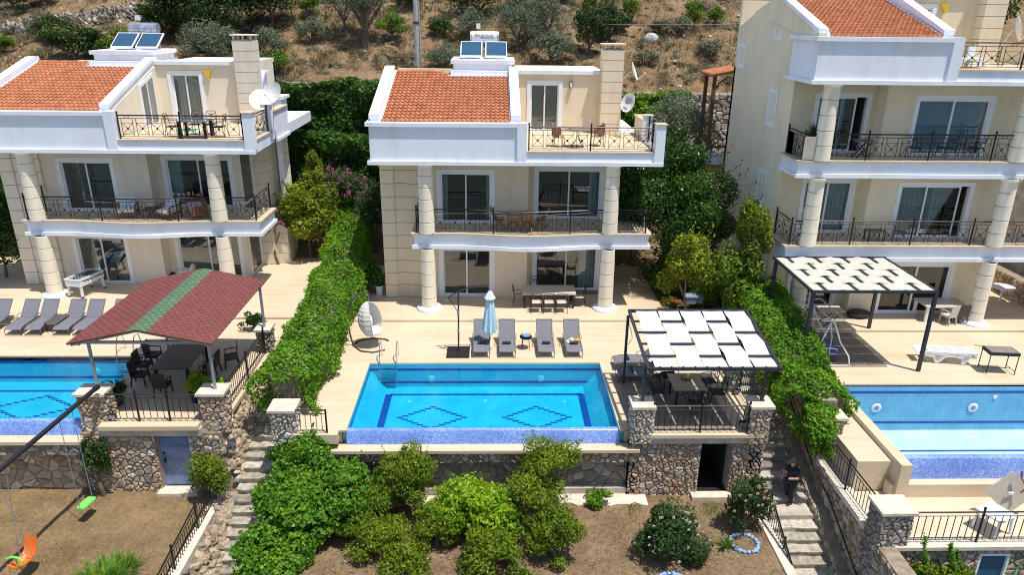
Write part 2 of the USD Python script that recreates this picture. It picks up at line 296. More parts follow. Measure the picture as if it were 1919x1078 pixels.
M('mosaic', {'g': ('geometry', {}), 'v': ('voronoi_texture', {'metric': 'chebychev', 'randomness': 0.0, 'scale': 26.0}), 'n0': ('noise_texture', {'scale': .7, 'detail': 5.0}), 'wn': ('white_noise_texture', {}), 'mx': ('mix_float', {'fac': .55}),
             'r': ('rgb_ramp', {'ramp': [(.15, (.09, .17, .55)), (.45, (.15, .26, .65)), (.65, (.24, .37, .74)), (.9, (.44, .56, .85))]}), 'p': ('principled_bsdf', {'roughness': .22, 'specular_ior_level': .6})},
  [('g.position', 'v.vector'), ('v.position', 'wn.vector'), ('wn.value', 'mx.a'), ('g.position', 'n0.vector'), ('n0.fac', 'mx.b'), ('mx.result', 'r.fac'), ('r.color', 'p.base_color')])
# soils
def soil(name, ramp, s1, s2, bump=.8):
    M(name, {'g': ('geometry', {}), 'n1': ('noise_texture', {'scale': s1, 'detail': 8.0, 'roughness': .65}), 'n2': ('noise_texture', {'scale': s2, 'detail': 6.0, 'roughness': .7}), 'x': ('mix_float', {'fac': .5}),
             'r': ('rgb_ramp', {'ramp': ramp}), 'v': ('voronoi_texture', {'scale': s2*2.2}), 'r3': ('rgb_ramp', {'ramp': [(.0, (1, 1, 1)), (.06, (1, 1, 1)), (.11, (0, 0, 0))]}), 'c': ('mix_color', {'b': (.50, .42, .32)}),
             'sm': ('math', {'math_type': 'multiply', 'value2': .55}), 'b': ('bump', {'strength': bump, 'distance': .12}), 'p': ('principled_bsdf', {'roughness': .95, 'specular_ior_level': .15})},
      [('g.position', 'n1.vector'), ('g.position', 'n2.vector'), ('n1.fac', 'x.a'), ('n2.fac', 'x.b'), ('x.result', 'r.fac'), ('g.position', 'v.vector'), ('v.distance', 'r3.fac'), ('r3.color', 'sm.value1'), ('sm.value', 'c.fac'), ('r.color', 'c.a'), ('c.result', 'p.base_color'),
       ('n2.fac', 'b.height'), ('b.normal', 'p.normal')])
soil('hill_soil', [(.30, (.06, .052, .027)), (.42, (.14, .095, .052)), (.52, (.215, .142, .08)), (.62, (.27, .195, .112)), (.75, (.37, .295, .20))], .35, 3.5)
soil('garden_soil', [(.30, (.10, .068, .04)), (.45, (.19, .127, .075)), (.58, (.265, .185, .11)), (.75, (.36, .27, .17))], .9, 6.0, .9)
soil('dry_lawn', [(.30, (.10, .068, .036)), (.45, (.19, .128, .066)), (.58, (.265, .185, .095)), (.75, (.35, .26, .14))], .9, 7.0, .8)
soil('far_land', [(.3, (.02, .035, .03)), (.5, (.05, .065, .055)), (.7, (.12, .12, .10))], .02, .3, .3)
# leaves
leafmat('ivy_leaf', (.03, .09, .006), (.10, .235, .012), (.22, .39, .024))
leafmat('ivy_dark_leaf', (.014, .048, .005), (.036, .105, .010), (.085, .20, .02))
leafmat('citrus_leaf', (.05, .13, .005), (.17, .31, .010), (.36, .48, .025))
leafmat('pomegranate_leaf', (.04, .085, .006), (.125, .20, .010), (.27, .34, .022))
leafmat('fig_leaf', (.025, .09, .008), (.085, .215, .014), (.20, .35, .025))
leafmat('orange_tree_leaf', (.010, .036, .005), (.032, .085, .010), (.085, .18, .020), .25, .3)
leafmat('thuja_leaf', (.05, .09, .008), (.17, .225, .014), (.37, .40, .035))
leafmat('oleander_leaf', (.018, .045, .015), (.045, .085, .03), (.09, .14, .05))
leafmat('olive_leaf', (.06, .08, .045), (.14, .17, .10), (.25, .29, .19), .2)
leafmat('pine_leaf', (.010, .026, .004), (.030, .062, .009), (.075, .125, .018), .2)
leafmat('shrub_leaf', (.035, .075, .006), (.10, .175, .012), (.19, .28, .022), .25)
leafmat('dry_shrub_leaf', (.06, .045, .022), (.14, .11, .055), (.24, .20, .11), .2)
leafmat('sage_leaf', (.06, .06, .035), (.15, .155, .09), (.27, .27, .18), .2)
leafmat('rose_leaf', (.012, .034, .007), (.03, .07, .015), (.07, .12, .03))
leafmat('dry_grass', (.09, .088, .038), (.175, .155, .072), (.30, .26, .14), .2, .9)
leafmat('green_grass', (.05, .12, .008), (.10, .22, .015), (.17, .30, .03))
# ------------------------------------------------------------------ railings
def arc(pts):
    pts = np.asarray(pts, float); s = np.r_[0, np.cumsum(np.linalg.norm(np.diff(pts, axis=0), axis=1))]
    return lambda t: np.array([np.interp(t, s, pts[:, k]) for k in range(3)]), s[-1]
def railing(par, pts, h=1.05, nseg=3, mode='cross', posts=True, pw=.55, mat='black_metal', gap=.2, low=.10, as_part=True, endposts=(True, True), top2=True):
    """par: thing or part; pts: foot line. Rails are one mesh, posts, panels and bars pieces of their own."""
    at, L = arc(pts); m = MB(); n = max(2, int(L/.35)+1)
    line = np.array([at(t) for t in np.linspace(0, L, n)])
    up = np.array([0, 0, 1.])
    r = None if as_part else par
    for nm, dz, w, hh in (('top_rail', h, .055, .03), ('middle_rail', h-.13, .025, .025), ('bottom_rail', low, .025, .025)):
        m = MB().tube(line+up*dz, w*.55, 4) if len(line) > 2 else MB().bar(line[0]+up*dz, line[1]+up*dz, w, hh)
        if r is None: r = par.p('railing', m, mat)
        else: r.p(nm, m, mat)
    ts = np.linspace(0, L, nseg+1)
    for k, t in enumerate(ts):
        if (k == 0 and not endposts[0]) or (k == nseg and not endposts[1]): continue
        q = MB(); p = at(t); q.cyl(p, p+up*(h+.10), .034, n=6); q.ell(p+up*(h+.13), (.045, .045, .05), 6, 5); r.p('post', q, mat)
    for k in range(nseg):
        a, b = ts[k]+.06, ts[k+1]-.06
        if mode == 'bars':
            nb = max(1, int((b-a)/gap))
            for i in range(nb):
                p = at(a+(i+.5)*(b-a)/nb); r.p('baluster', MB().bar(p+up*low, p+up*(h-.13), .018, .018, (1, 0, 0)), mat)
        else:
            nb = max(1, int(round((b-a)/(pw+.16)))); step = (b-a)/nb; w = step-.15
            for i in range(nb):
                p0, p1 = at(a+i*step+.075), at(a+i*step+.075+w); q = MB(); zt, zl, zm = h-.13, low, (h-.13)*.78
                for p in (p0, p1): q.bar(p+up*zl, p+up*zt, .018, .018, (1, 0, 0))
                q.bar(p0+up*zm, p1+up*zm, .016); q.bar(p0+up*(zl+.1), p1+up*(zl+.1), .016)
                q.bar(p0+up*(zl+.1), p1+up*zm, .016); q.bar(p1+up*(zl+.1), p0+up*zm, .016)
                c = (p0+p1)/2+up*(zl+.1+zm)/2; q.ell(c, (.05, .05, .05), 6, 5)
                if i % 2 == 0:
                    e = (p1-p0)/np.linalg.norm(p1-p0); cc = (p0+p1)/2+up*(h-.065)
                    for sg in (-1, 1): q.tube([cc+e*sg*(.03+.045*(1-math.cos(x)))+up*.045*math.sin(x)*sg for x in np.linspace(0, 5, 8)], .009, 4)
                r.p('cross_panel', q, mat)
    return r

# ------------------------------------------------------------------ doors and windows
def opening_wall(m, x0, x1, y, z0, z1, ops, t=.25):
    """wall in plane y (front face) with openings (xa,xb,za,zb)"""
    x = x0
    for xa, xb, za, zb in sorted(ops):
        m.bx(x, xa, y, y+t, z0, z1)
        if za > z0: m.bx(xa, xb, y, y+t, z0, za)
        if zb < z1: m.bx(xa, xb, y, y+t, zb, z1)
        x = xb
    m.bx(x, x1, y, y+t, z0, z1)
def door(v, O, x0, x1, y, z0, z1, open_right=0, curtain='curtain', cur=((0, .25), (.8, 1)), surround=.16, split=.5, shut_dark=False):
    """sliding door set in an opening: white surround, two sashes with panes, curtains behind; open_right = share of the width standing open"""
    O = np.array(O, float); m = MB(O); s = surround
    for a, b, c, d in ((x0-s, x0+.02, z0, z1+s), (x1-.02, x1+s, z0, z1+s), (x0+.02, x1-.02, z1-.02, z1+s)): m.bx(a, b, y-.035, y+.1, c, d)
    m.bx(x0, x1, y+.02, y+.16, z0, z0+.05)
    d = v.p('sliding_door', m, 'pvc')
    xm = x0+(x1-x0)*split; e = .065; w = x1-x0
    spans = [(x0+.02, xm+e*.5, .10), (xm-e*.5-w*open_right, x1-.02-w*open_right, .055)]
    for a, b, dy in spans:
        f = MB(O); zt, zb = z1-.03, z0+.06
        f.bx(a, a+e, y+dy, y+dy+.04, zb, zt); f.bx(b-e, b, y+dy, y+dy+.04, zb, zt); f.bx(a+e, b-e, y+dy, y+dy+.04, zb, zb+e); f.bx(a+e, b-e, y+dy, y+dy+.04, zt-e, zt)
        d.p('sash', f, 'pvc')
        d.p('pane', MB(O).bx(a+e, b-e, y+dy+.016, y+dy+.024, zb+e, zt-e), 'glass')
    for ca, cb in cur:
        xs = np.linspace(x0+w*ca, x0+w*cb, max(8, int((cb-ca)*w/.035))); ph = np.arange(len(xs))*1.25
        P = [np.c_[xs, y+.26+.03*np.sin(ph)+.012*np.sin(ph*.37), np.full(len(xs), zz)] for zz in (z0+.06, z1-.02)]
        d.p('curtain', MB(O).grid(P), curtain)
    return d
def window_x(v, O, x, y0, y1, z0, z1, sign=-1, depth=.12):
    """window in a side wall with plane x facing sign*x"""
    m = MB(O); s = .14; a, b = sorted((x+sign*.03, x-sign*.06))
    for p, q, c, d in ((y0-s, y0, z0-s, z1+s), (y1, y1+s, z0-s, z1+s), (y0, y1, z1, z1+s), (y0, y1, z0-s, z0)): m.bx(a, b, p, q, c, d)
    w = v.p('window', m, 'pvc'); e = .05; ym = (y0+y1)/2; a, b = sorted((x+sign*.005, x-sign*.03)); f = MB(O)
    for p, q in ((y0, ym), (ym, y1)):
        f.bx(a, b, p, p+e, z0, z1); f.bx(a, b, q-e, q, z0, z1); f.bx(a, b, p+e, q-e, z0, z0+e); f.bx(a, b, p+e, q-e, z1-e, z1)
        w.p('pane', MB(O).bx((a+b)/2-.004, (a+b)/2+.004, p+e, q-e, z0+e, z1-e), 'window_dark')
    w.p('sash', f, 'pvc')
def column(v, O, x, y, z0, z1, r0=.36, r1=.32, n=None, base=True, seed=0):
    m = MB(O).cyl((x, y, z0), (x, y, z1), r0-.02, r1-.02, 20, False)
    c = v.p('column', m, 'groove', 40)
    n = n or max(3, int(round((z1-z0)/.56))); rng = random.Random(seed)
    for k in range(n):
        a, b = z0+(z1-z0)*k/n+(.011 if k else 0), z0+(z1-z0)*(k+1)/n-.011; ra, rb = r0+(r1-r0)*k/n, r0+(r1-r0)*(k+1)/n
        q = MB(O).lathe([(ra-.015, a), (ra, a+.012), (rb, b-.012), (rb-.015, b)], (x, y, 0), 22)
        c.p('drum', q, 'column_cream', 40)
    if base: c.p('base', MB(O).lathe([(.0, .001), (.58, .001), (.58, .07), (.55, .11), (.40, .13), (.36, .19)], (x, y, z0), 24), 'white_paint', 40)
    else: c.p('capital', MB(O).lathe([(r1, z1-.12), (r1+.09, z1-.05), (r1+.12, z1)], (x, y, 0), 22), 'column_cream', 40)
def roof_tiles(v, O, x0, x1, y0, z0, y1, z1, rows, pitch=.20, seed=0):
    """pantiles: scalloped courses, each stepping over the one below"""
    rng = np.random.default_rng(seed); nx = int((x1-x0)/pitch)*6+1; xs = np.linspace(x0, x1, nx)
    ph = (xs-x0)/pitch*2*math.pi; wv = .032*np.cos(ph)+.012*np.cos(2*ph); L = math.hypot(y1-y0, z1-z0); d = np.array([0, (y1-y0)/L, (z1-z0)/L]); nn = np.array([0, -d[2], d[1]])
    m = MB(O); Lr = L/rows; col = np.floor((xs-x0)/pitch+.5).astype(int)
    for k in range(rows):
        tone = np.clip(rng.normal(.5, .22, col.max()+2), 0, 1)[col]; jit = rng.normal(0, .010, col.max()+2)[col]
        base = np.array([0, y0, z0])+d*Lr*k
        def line(s, lift): return np.c_[xs, base[1]+d[1]*(s+jit)+nn[1]*(wv+lift), base[2]+d[2]*(s+jit)+nn[2]*(wv+lift)]
        a, b, c = line(-.05, -.02), line(-.05, .07), line(Lr, .0)
        n0 = len(xs); P = np.vstack([a, b, c]); i = np.arange(n0-1)
        f = np.vstack([np.c_[i, i+1, n0+i+1, n0+i], np.c_[n0+i, n0+i+1, 2*n0+i+1, 2*n0+i]])
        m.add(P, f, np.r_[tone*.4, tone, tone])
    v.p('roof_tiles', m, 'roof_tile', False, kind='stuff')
    n = int((x1-x0)/.42)
    for k in range(int(n*.45)):
        a = x0+(x1-x0)*k/n; b = x0+(x1-x0)*(k+1)/n+.03
        q = MB(O).cyl((a, y1, z1+.01), (b, y1, z1+.01), .10, .12, 10); q.rn = [np.full(len(q.v[0]), rng.random())]
        v.p('ridge_tile', q, 'roof_tile', 50)
def sloped_parapet(v, O, x0, x1, ya, za, yb, zb, h=.28, under=None, mat='white_paint', flat=.35):
    """white sloping coping from front (ya,za) to back, with a short level head"""
    t = .16
    pts = [(ya, za+h-.0), (yb, zb+h), (yb+flat, zb+h), (yb+flat, zb+h-t), (yb, zb+h-t), (ya, za+h-t)]
    v.p('coping', MB(O).poly(pts, x0, x1, 0), mat)
    pts = [(ya+.04, za-.25), (ya+.04, za+h-t), (yb, zb+h-t), (yb+flat, zb+h-t), (yb+flat, zb-1.0)]
    v.p('parapet', MB(O).poly(pts, x0+.05, x1-.05, 0), under or mat)

def curve_front(xa, xb, xc0, xc1, y, bulge):
    xs = np.r_[xa, np.linspace(xc0, xc1, 28), xb]; t = np.clip((xs-xc0)/(xc1-xc0), 0, 1)
    return xs, y-bulge*.5*(1-np.cos(2*math.pi*t))
def slab_band(v, O, xs, yf, yb, z0, z1, ends=(True, True)):
    """balcony edge: bottom moulding, recessed band, flared top and a stone coping"""
    xs = np.asarray(xs); c = (xs[0]+xs[-1])/2
    def w(o):
        q = xs.copy(); q[0] -= o; q[-1] += o; return q
    h = z1-z0
    v.p('moulding', MB(O).slab(w(.10), yf-.10, yb, z0, z0+.16*h/.7), 'white_paint')
    v.p('floor_slab', MB(O).slab(w(0), yf, yb, z0+.16*h/.7, z1-.16), 'white_paint')
    v.p('moulding', MB(O).slab(w(.07), yf-.06, yb, z1-.16, z1-.06), 'white_paint')
    v.p('balcony_floor', MB(O).slab(w(.12), yf-.11, yb, z1-.06, z1), 'travertine')

# ------------------------------------------------------------------ villas
def villa(name, label, O, wall, nf=2, xL=-5.13, xFL=-5.2, split=1.6, yL=32.5, yR=33.3, xE=5.45, left='rust', dL=(-2.42, -.1), dR=(2.05, 5.05), cols=(-2.94, 5.19), xP=1.0, xR=6.85, balx=(-3.52, 6.95), bulge=.40,
          ext_left=None, curtains=None, opens=None, side='plain', corner=False, depth=41.0, z00=.15, FH=3.65, railn=3, terrace_rail2=True, lamp='lantern', dome=True, balfront=30.93):
    O = np.array(O, float); v = thing(name, label, 'villa', O+np.array([0, 31, 0])); v.wall = wall
    xFLb = xFL if ext_left is None else ext_left; xLb = xL if ext_left is None else ext_left
    zf = [z00]+[3.8+FH*k for k in range(nf-1)]            # floor levels
    zc = [3.08+FH*k for k in range(nf)]; zr = zc[-1]+.17 if nf == 2 else zc[-1]+.02   # underside of slabs / roof
    zr = 6.9 if nf == 2 else 6.9+3.60
    zc[-1] = zr
    # shell
    m = MB(O)
    for k in range(nf):
        z0, z1 = (zf[k] if k == 0 else zc[k-1]), zc[k]; zz = zf[k]
        if left != 'plain': opening_wall(m, xLb+1.85 if left == 'rust' else xL, split, yL, z0, z1, [(dL[0], dL[1], zz, zz+2.38)])
        else: opening_wall(m, xL, split, yL, z0, z1, [(dL[0], dL[1], zz, zz+2.38)])
        opening_wall(m, split, xE, yR, z0, z1, [(dR[0], dR[1], zz, zz+2.42)])
        a, b = sorted((yL, yR)); m.bx(split-.25 if yR > yL else split, split if yR > yL else split+.25, a+.25 if yR > yL else a+.25, b+.1, z0, z1)
    m.bx(xLb, xLb+.25, yL+.25, depth, z00-.3, zr); m.bx(xLb, xE, depth-.25, depth, z00-.3, zr+3.2)
    if not corner: m.bx(xE-.25, xE, yR+.25, depth, z00-.3, zr)
    else: m.bx(xE-.25, xE, yR+2.2, depth, z00-.3, zr)
    v.p('wall', m, wall)
    r = MB(O)
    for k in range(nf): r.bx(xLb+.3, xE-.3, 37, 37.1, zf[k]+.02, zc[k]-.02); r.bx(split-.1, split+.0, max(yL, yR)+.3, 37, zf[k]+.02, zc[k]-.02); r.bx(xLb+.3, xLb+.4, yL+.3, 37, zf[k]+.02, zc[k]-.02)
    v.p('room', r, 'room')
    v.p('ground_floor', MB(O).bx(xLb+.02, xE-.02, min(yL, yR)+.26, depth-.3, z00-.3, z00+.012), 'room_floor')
    # corner posts in rusticated blocks
    if left == 'rust':
        rng = random.Random(5); n = int((zr-z00)/.6)
        v.p('wall_core', MB(O).bx(xL+.03, xL+1.8, yL+.03, yL+.28, z00, zr), 'groove')
        for (a, b, dy) in ((xL, xL+.61, -.10), (xL+.61, xL+1.2, -.03), (xL+1.2, xL+1.86, -.10)):
            for k in range(n):
                q0, q1 = z00+(zr-z00)*k/n, z00+(zr-z00)*(k+1)/n
                v.p('block', MB(O).bx(a+.002, b-.002, yL+dy, yL+.03, q0+.012, q1-.012), wall)
    # slabs
    for k in range(nf-1):
        xs, yf = curve_front(balx[0], balx[1], balx[0]+1.8, balx[1]-1.9, balfront, bulge)
        slab_band(v, O, xs, yf, np.full(len(xs), max(yL, yR)+.02), zc[k], zf[k+1])
        m = MB(O).bx(xLb+.26, xE-.26, max(yL, yR)+.26, depth-.3, zc[k]+.05, zf[k+1]+.012); v.p('storey_floor', m, 'room_floor')
    # columns
    for k in range(nf):
        for i, cx in enumerate(cols): column(v, O, cx, 30.97 if nf == 2 else 30.97, zf[k], zc[k], .35, .31, None, k == 0, k*2+i)
    # doors
    ci = curtains or {}; op = opens or {}
    for k in range(nf):
        for s, dd, y in (('L', dL, yL), ('R', dR, yR)):
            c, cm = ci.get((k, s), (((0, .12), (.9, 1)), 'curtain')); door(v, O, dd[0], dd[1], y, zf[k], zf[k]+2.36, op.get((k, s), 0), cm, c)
    if corner:
        for k in range(nf):
            d = v.p('corner_window', MB(O).bx(xE-.16, xE, yR+.25, yR+.42, zf[k], zc[k]).bx(xE-.14, xE-.02, yR+2.05, yR+2.2, zf[k], zc[k]).bx(xE-.14, xE-.02, yR+.42, yR+2.05, zc[k]-.35, zc[k]).bx(xE-.14, xE-.02, yR+.42, yR+2.05, zf[k], zf[k]+.08), 'pvc')
            d.p('pane', MB(O).bx(xE-.09, xE-.08, yR+.42, yR+2.05, zf[k]+.08, zc[k]-.35), 'glass')
    # roof slab with the tall parapet
    yF = 30.6; v.p('roof_slab', MB(O).bx((xFLb+.06) if left != 'plain' else xL+.3, xR+.36, yF+.06, depth, zr+.01, zr+.54), 'white_paint')
    zt = zr+1.76; xp1 = xP+.4
    v.p('fascia', MB(O).bx(xFLb, xP, yF, yF+.2, zr+.16, zt-.16).bx(xFLb, xFLb+.2, yF+.2, 33.2, zr+.16, zt-.16), 'white_paint')
    q = MB(O)
    for k in range(5):
        x = k/4*math.pi/2; q.bx(xFLb-.12*math.cos(x)-.0, xP, yF-.11*(1-math.sin(x))-.003*k, yF+.05, zr+.16+.03*k, zr+.19+.03*k)
    v.p('moulding', MB(O).bx(xFLb-.12, xR+.40, yF-.11, yF+.1, zr, zr+.16).bx(xFLb-.12, xFLb+.1, yF+.1, 33.3, zr, zr+.16), 'white_paint')
    v.p('coping', MB(O).bx(xFLb-.14, xP-.002, yF-.10, yF+.42, zt-.16, zt).bx(xFLb-.14, xFLb+.3, yF+.42, 33.3, zt-.16, zt), 'white_paint')
    v.p('pier', MB(O).bx(xP, xp1, yF-.09, yF+.35, zr+.16, zt+.02), 'white_paint')
    tz = zr+.60
    v.p('terrace_parapet', MB(O).bx(xp1, xR, yF, yF+.2, zr+.16, tz-.06), 'white_paint')
    v.p('terrace_floor', MB(O).bx(xP+.2, xR+.32, yF+.12, 36.1, tz-.07, tz-.012), 'travertine_plain')
    v.p('terrace_coping', MB(O).bx(xp1, xR, yF-.05, yF+.32, tz-.06, tz), 'travertine_plain')
    v.p('pier', MB(O).bx(xR, xR+.4, yF-.09, yF+.35, zr+.16, zt-.02), 'white_paint').p('cap', MB(O).bx(xR-.04, xR+.45, yF-.13, yF+.4, zt-.02, zt+.03), 'travertine_plain')
    v.p('terrace_side', MB(O).bx(xR+.16, xR+.38, yF+.35, 33.3, zr+.02, tz-.06), 'white_paint').p('coping', MB(O).bx(xR+.1, xR+.42, yF+.35, 33.3, tz-.06, tz), 'travertine_plain')
    v.p('pier', MB(O).bx(xR, xR+.4, 33.3, 33.7, zr+.16, zt-.02), 'white_paint').p('cap', MB(O).bx(xR-.04, xR+.45, 33.26, 33.75, zt-.02, zt+.03), 'travertine_plain')
    v.p('terrace_side_wall', MB(O).bx(xR+.12, xR+.36, 33.7, 36.1, zr+.02, zt-.35), wall).p('coping', MB(O).bx(xR+.06, xR+.46, 33.7, 36.1, zt-.35, zt-.28), 'travertine_plain')
    if corner:
        v.p('side_fascia', MB(O).bx(xR+.36, xR+.40, 33.9, 36.1, zr+.1, zt-.5).bx(xR+.36, xR+.48, 33.9, 36.1, zr, zr+.14), 'white_paint')
    if corner:
        rf = v.p('rear_fascia', MB(O).bx(xE-.1, xR+.0, 36.6, 37.7, zr+.15, zt-.1).bx(xE-.1, xR+.12, 36.5, 37.7, zr, zr+.15), 'white_paint'); rf.p('coping', MB(O).bx(xE-.1, xR+.16, 36.45, 37.75, zt-.1, zt+.05), 'white_paint')
        rf.p('rear_gable', MB(O).poly([(36.65, zt+.05), (38.5, zt+.05), (38.5, zt+1.0), (37.9, zt+1.0)], xE, xE+.25, 0), 'white_paint'); rf.p('gable_coping', MB(O).poly([(36.55, zt+.05), (37.85, zt+1.05), (38.55, zt+1.05), (38.55, zt+1.18), (37.8, zt+1.18), (36.4, zt+.12)], xE-.05, xE+.4, 0), 'white_paint')
        cb = v.p('chimney_base', MB(O).bx(xE-.02, xE+.66, 35.43, 37.2, z00, zr), 'groove'); n = int((zr-z00)/.6)
        for k in range(n): cb.p('course', MB(O).bx(xE-.02, xE+.70, 35.4, 37.2, z00+(zr-z00)*k/n+.012, z00+(zr-z00)*(k+1)/n-.012), wall)
        for k in range(4): cb.p('course', MB(O).poly([(xE+.6, z00+.55*k+.012), (xE+1.35, z00+.55*k+.012), (xE+1.35, z00+.55*(k+1)-.012 if k < 3 else z00+1.9), (xE+.6, z00+.55*(k+1)-.012 if k < 3 else z00+2.5)], 35.6, 37.0, 1), wall)
        column(v, O, xR-.35, 37.4, zf[0], zr, .30, .26, None, False, 9); v.p('side_post', MB(O).bx(xR-.35, xR-.1, 36.3, 36.55, zf[0], zr), 'white_paint')
    # tiled roof
    e = .5; yr, zrid = 36.45, zt+1.58
    roof_tiles(v, O, xFLb+e, xP-.28, 30.92, zt+.02, yr, zrid, 17, seed=nf)
    v.p('roof_bed', MB(O).poly([(30.95, zt-.1), (yr, zrid-.06), (yr+2.5, zrid-.7), (yr+2.5, zrid-1.6), (30.95, zt-.5)], xFLb+.2, xP+.05, 0), wall)
    v.p('flashing', MB(O).poly([(30.9, zt-.0), (30.9, zt+.09), (yr, zrid+.10), (yr, zrid)], xFLb+e-.14, xFLb+e+.03, 0), 'white_paint'); v.p('flashing', MB(O).poly([(30.9, zt), (30.9, zt+.09), (yr, zrid+.10), (yr, zrid)], xP-.33, xP-.2, 0), 'white_paint')
    sloped_parapet(v, O, xFLb-.02 if left != 'plain' else xL-.12, xFLb+.42, 30.9, zt-.02, yr-.1, zrid-.02, .30, wall if left == 'plain' else None)
    sloped_parapet(v, O, xP-.27, xP+.15, 30.9, zt-.02, yr-.6, zrid+.02, .30)
    v.p('gable_wall', MB(O).poly([(yF+.5 if left != 'plain' else 32.82, zr+.5 if left != 'plain' else zr-.03), (yF+.5 if left != 'plain' else 32.82, zt-.03), (yr, zrid-.1), (yr+2.4, zrid-.8), (depth-.1, zrid-1.4), (depth-.1, zr+.5 if left != 'plain' else zr-.03)], (xFLb+.06) if left != 'plain' else xL-.001, xFLb+.28, 0), wall)
    # wall below the right parapet, seen from the terrace, with its slanted door
    gx = xP+.135; g = v.p('terrace_gable', MB(O).poly([(31.2, tz-.02), (31.2, zt+.02), (yr-.5, zrid-.05), (36.4, zrid-.05), (36.4, tz-.02)], gx-.25, gx, 0), wall)
    w = v.p('slanted_door', MB(O).poly([(33.9, tz), (33.9, tz+1.95), (35.45, tz+2.4), (35.45, tz)], gx, gx+.05, 0), 'pvc')
    for a, b, za, zb in ((34.03, 34.6, tz+1.83, tz+2.0), (34.72, 35.33, tz+2.03, tz+2.21)):
        w.p('pane', MB(O).poly([(a, tz+.1), (a, za), (b, zb), (b, tz+.1)], gx+.05, gx+.056, 0), 'pane_grey')
    # terrace back wall
    yT = 36.0; zw = tz+2.86; m = MB(O); dT = (1.78, 3.18) if nf == 2 else (1.7, 3.0)
    if xP > 1.1: dT = (dT[0]+.35, dT[1]+.35)
    opening_wall(m, gx, xE-.2, yT, tz-.01, zw, [(dT[0], dT[1], tz, tz+2.32)]); m.bx(gx, xE, yT+.25, depth, zr+.4, zw-.05); v.p('terrace_wall', m, wall)
    c, cm = ci.get(('T', 'L'), (((0, .0), (0, 0)), 'curtain'))
    door(v, O, dT[0], dT[1], yT, tz, tz+2.3, 0, cm, [q for q in c if q[1] > q[0]])
    v.p('dark_room', MB(O).bx(dT[0]-.1, dT[1]+.1, yT+.252, yT+.30, tz, tz+2.4) if False else MB(O).bx(dT[0]-.3, dT[1]+.3, yT+.9, yT+1.0, tz, tz+2.4), 'room')
    v.p('coping', MB(O).bx(gx-.1, xE-.1, yT-.12, yT+.3, zw-.12, zw+.05), 'white_paint')
    if dome: v.p('roof_light', MB(O).ell((4.1, yT+.55, zw-.02), (.75, .4, .18), 18, 8), 'white_paint', 40)
    if lamp == 'lantern':
        l = v.p('wall_lamp', MB(O).bx(3.66, 3.80, yT-.14, yT-.02, zw-.75, zw-.42), 'wood_brown'); l.p('lamp_glass', MB(O).bx(3.685, 3.775, yT-.155, yT-.14, zw-.70, zw-.50), 'white_paint')
    else:
        v.p('wall_lamp', MB(O).poly([(dT[1]+.25, zw-.38), (dT[1]+.62, zw-.38), (dT[1]+.5, zw-.80)], yT-.16, yT, 1), 'yellow_lamp')
    # chimney in courses
    cx0, cx1, cy0, cy1 = xE-.30, xE+.68, 35.4, 36.3; ch = v.p('chimney', MB(O).bx(cx0+.03, cx1-.03, cy0+.03, cy1-.03, tz-.02, tz+3.95), 'groove')
    for k in range(8): ch.p('course', MB(O).bx(cx0, cx1, cy0, cy1, tz+.49*k+(.012 if k else 0), tz+.49*(k+1)-.012), wall)
    cap = MB(O).bx(cx0-.05, cx1+.05, cy0-.05, cy1+.05, tz+4.12, tz+4.18)
    for a in (cx0+.04, (cx0+cx1)/2, cx1-.12):
        for b in (cy0+.03, cy1-.13): cap.bx(a, a+.08, b, b+.1, tz+3.92, tz+4.12)
    ch.p('cap', cap, wall)
    # block house on the roof
    bx0, bx1 = xP-3.05, xP+.02; zb = zrid
    yr -= .55; v.p('roof_block', MB(O).bx(bx0+.12, bx1-.12, yr+.45, yr+3.0, zb-1.0, zb+.46), 'white_paint')
    v.p('coping', MB(O).bx(bx0, bx1, yr+.3, yr+3.1, zb+.42, zb+.60), 'white_paint'); v.p('plinth', MB(O).bx(bx0, bx1, yr+.1, yr+3.1, zb-.28, zb+.12), 'white_paint')
    v.p('flashing', MB(O).bx(bx0-.12, bx1-.3, yr-.12, yr+.5, zrid-.36, zrid-.08), 'white_paint')
    # railings
    for k in range(nf-1):
        xs, yf = curve_front(balx[0], balx[1], balx[0]+1.8, balx[1]-1.9, balfront, bulge); z = zf[k+1]
        i0, i1 = balx[0]+.12, balx[1]-.14; keep = (xs > i0) & (xs < i1)
        front = np.vstack([[i0, balfront+.03, z], np.c_[xs[keep], yf[keep]+.03, np.full(keep.sum(), z)], [i1, balfront+.03, z]])+O
        railing(v, front, 1.06, railn)
        railing(v, np.array([[i0, balfront+.03, z], [i0, yL-.1, z]])+O, 1.06, 1, endposts=(False, True))
        railing(v, np.array([[i1, balfront+.03, z], [i1, yR-.05, z]])+O, 1.06, 1, endposts=(False, True))
    railing(v, np.array([[xp1+.1, yF+.14, tz], [xR-.1, yF+.14, tz]])+O, 1.0, 2)
    railing(v, np.array([[xR+.24, yF+.42, tz], [xR+.24, 33.24, tz]])+O, 1.0, 1)
    return v
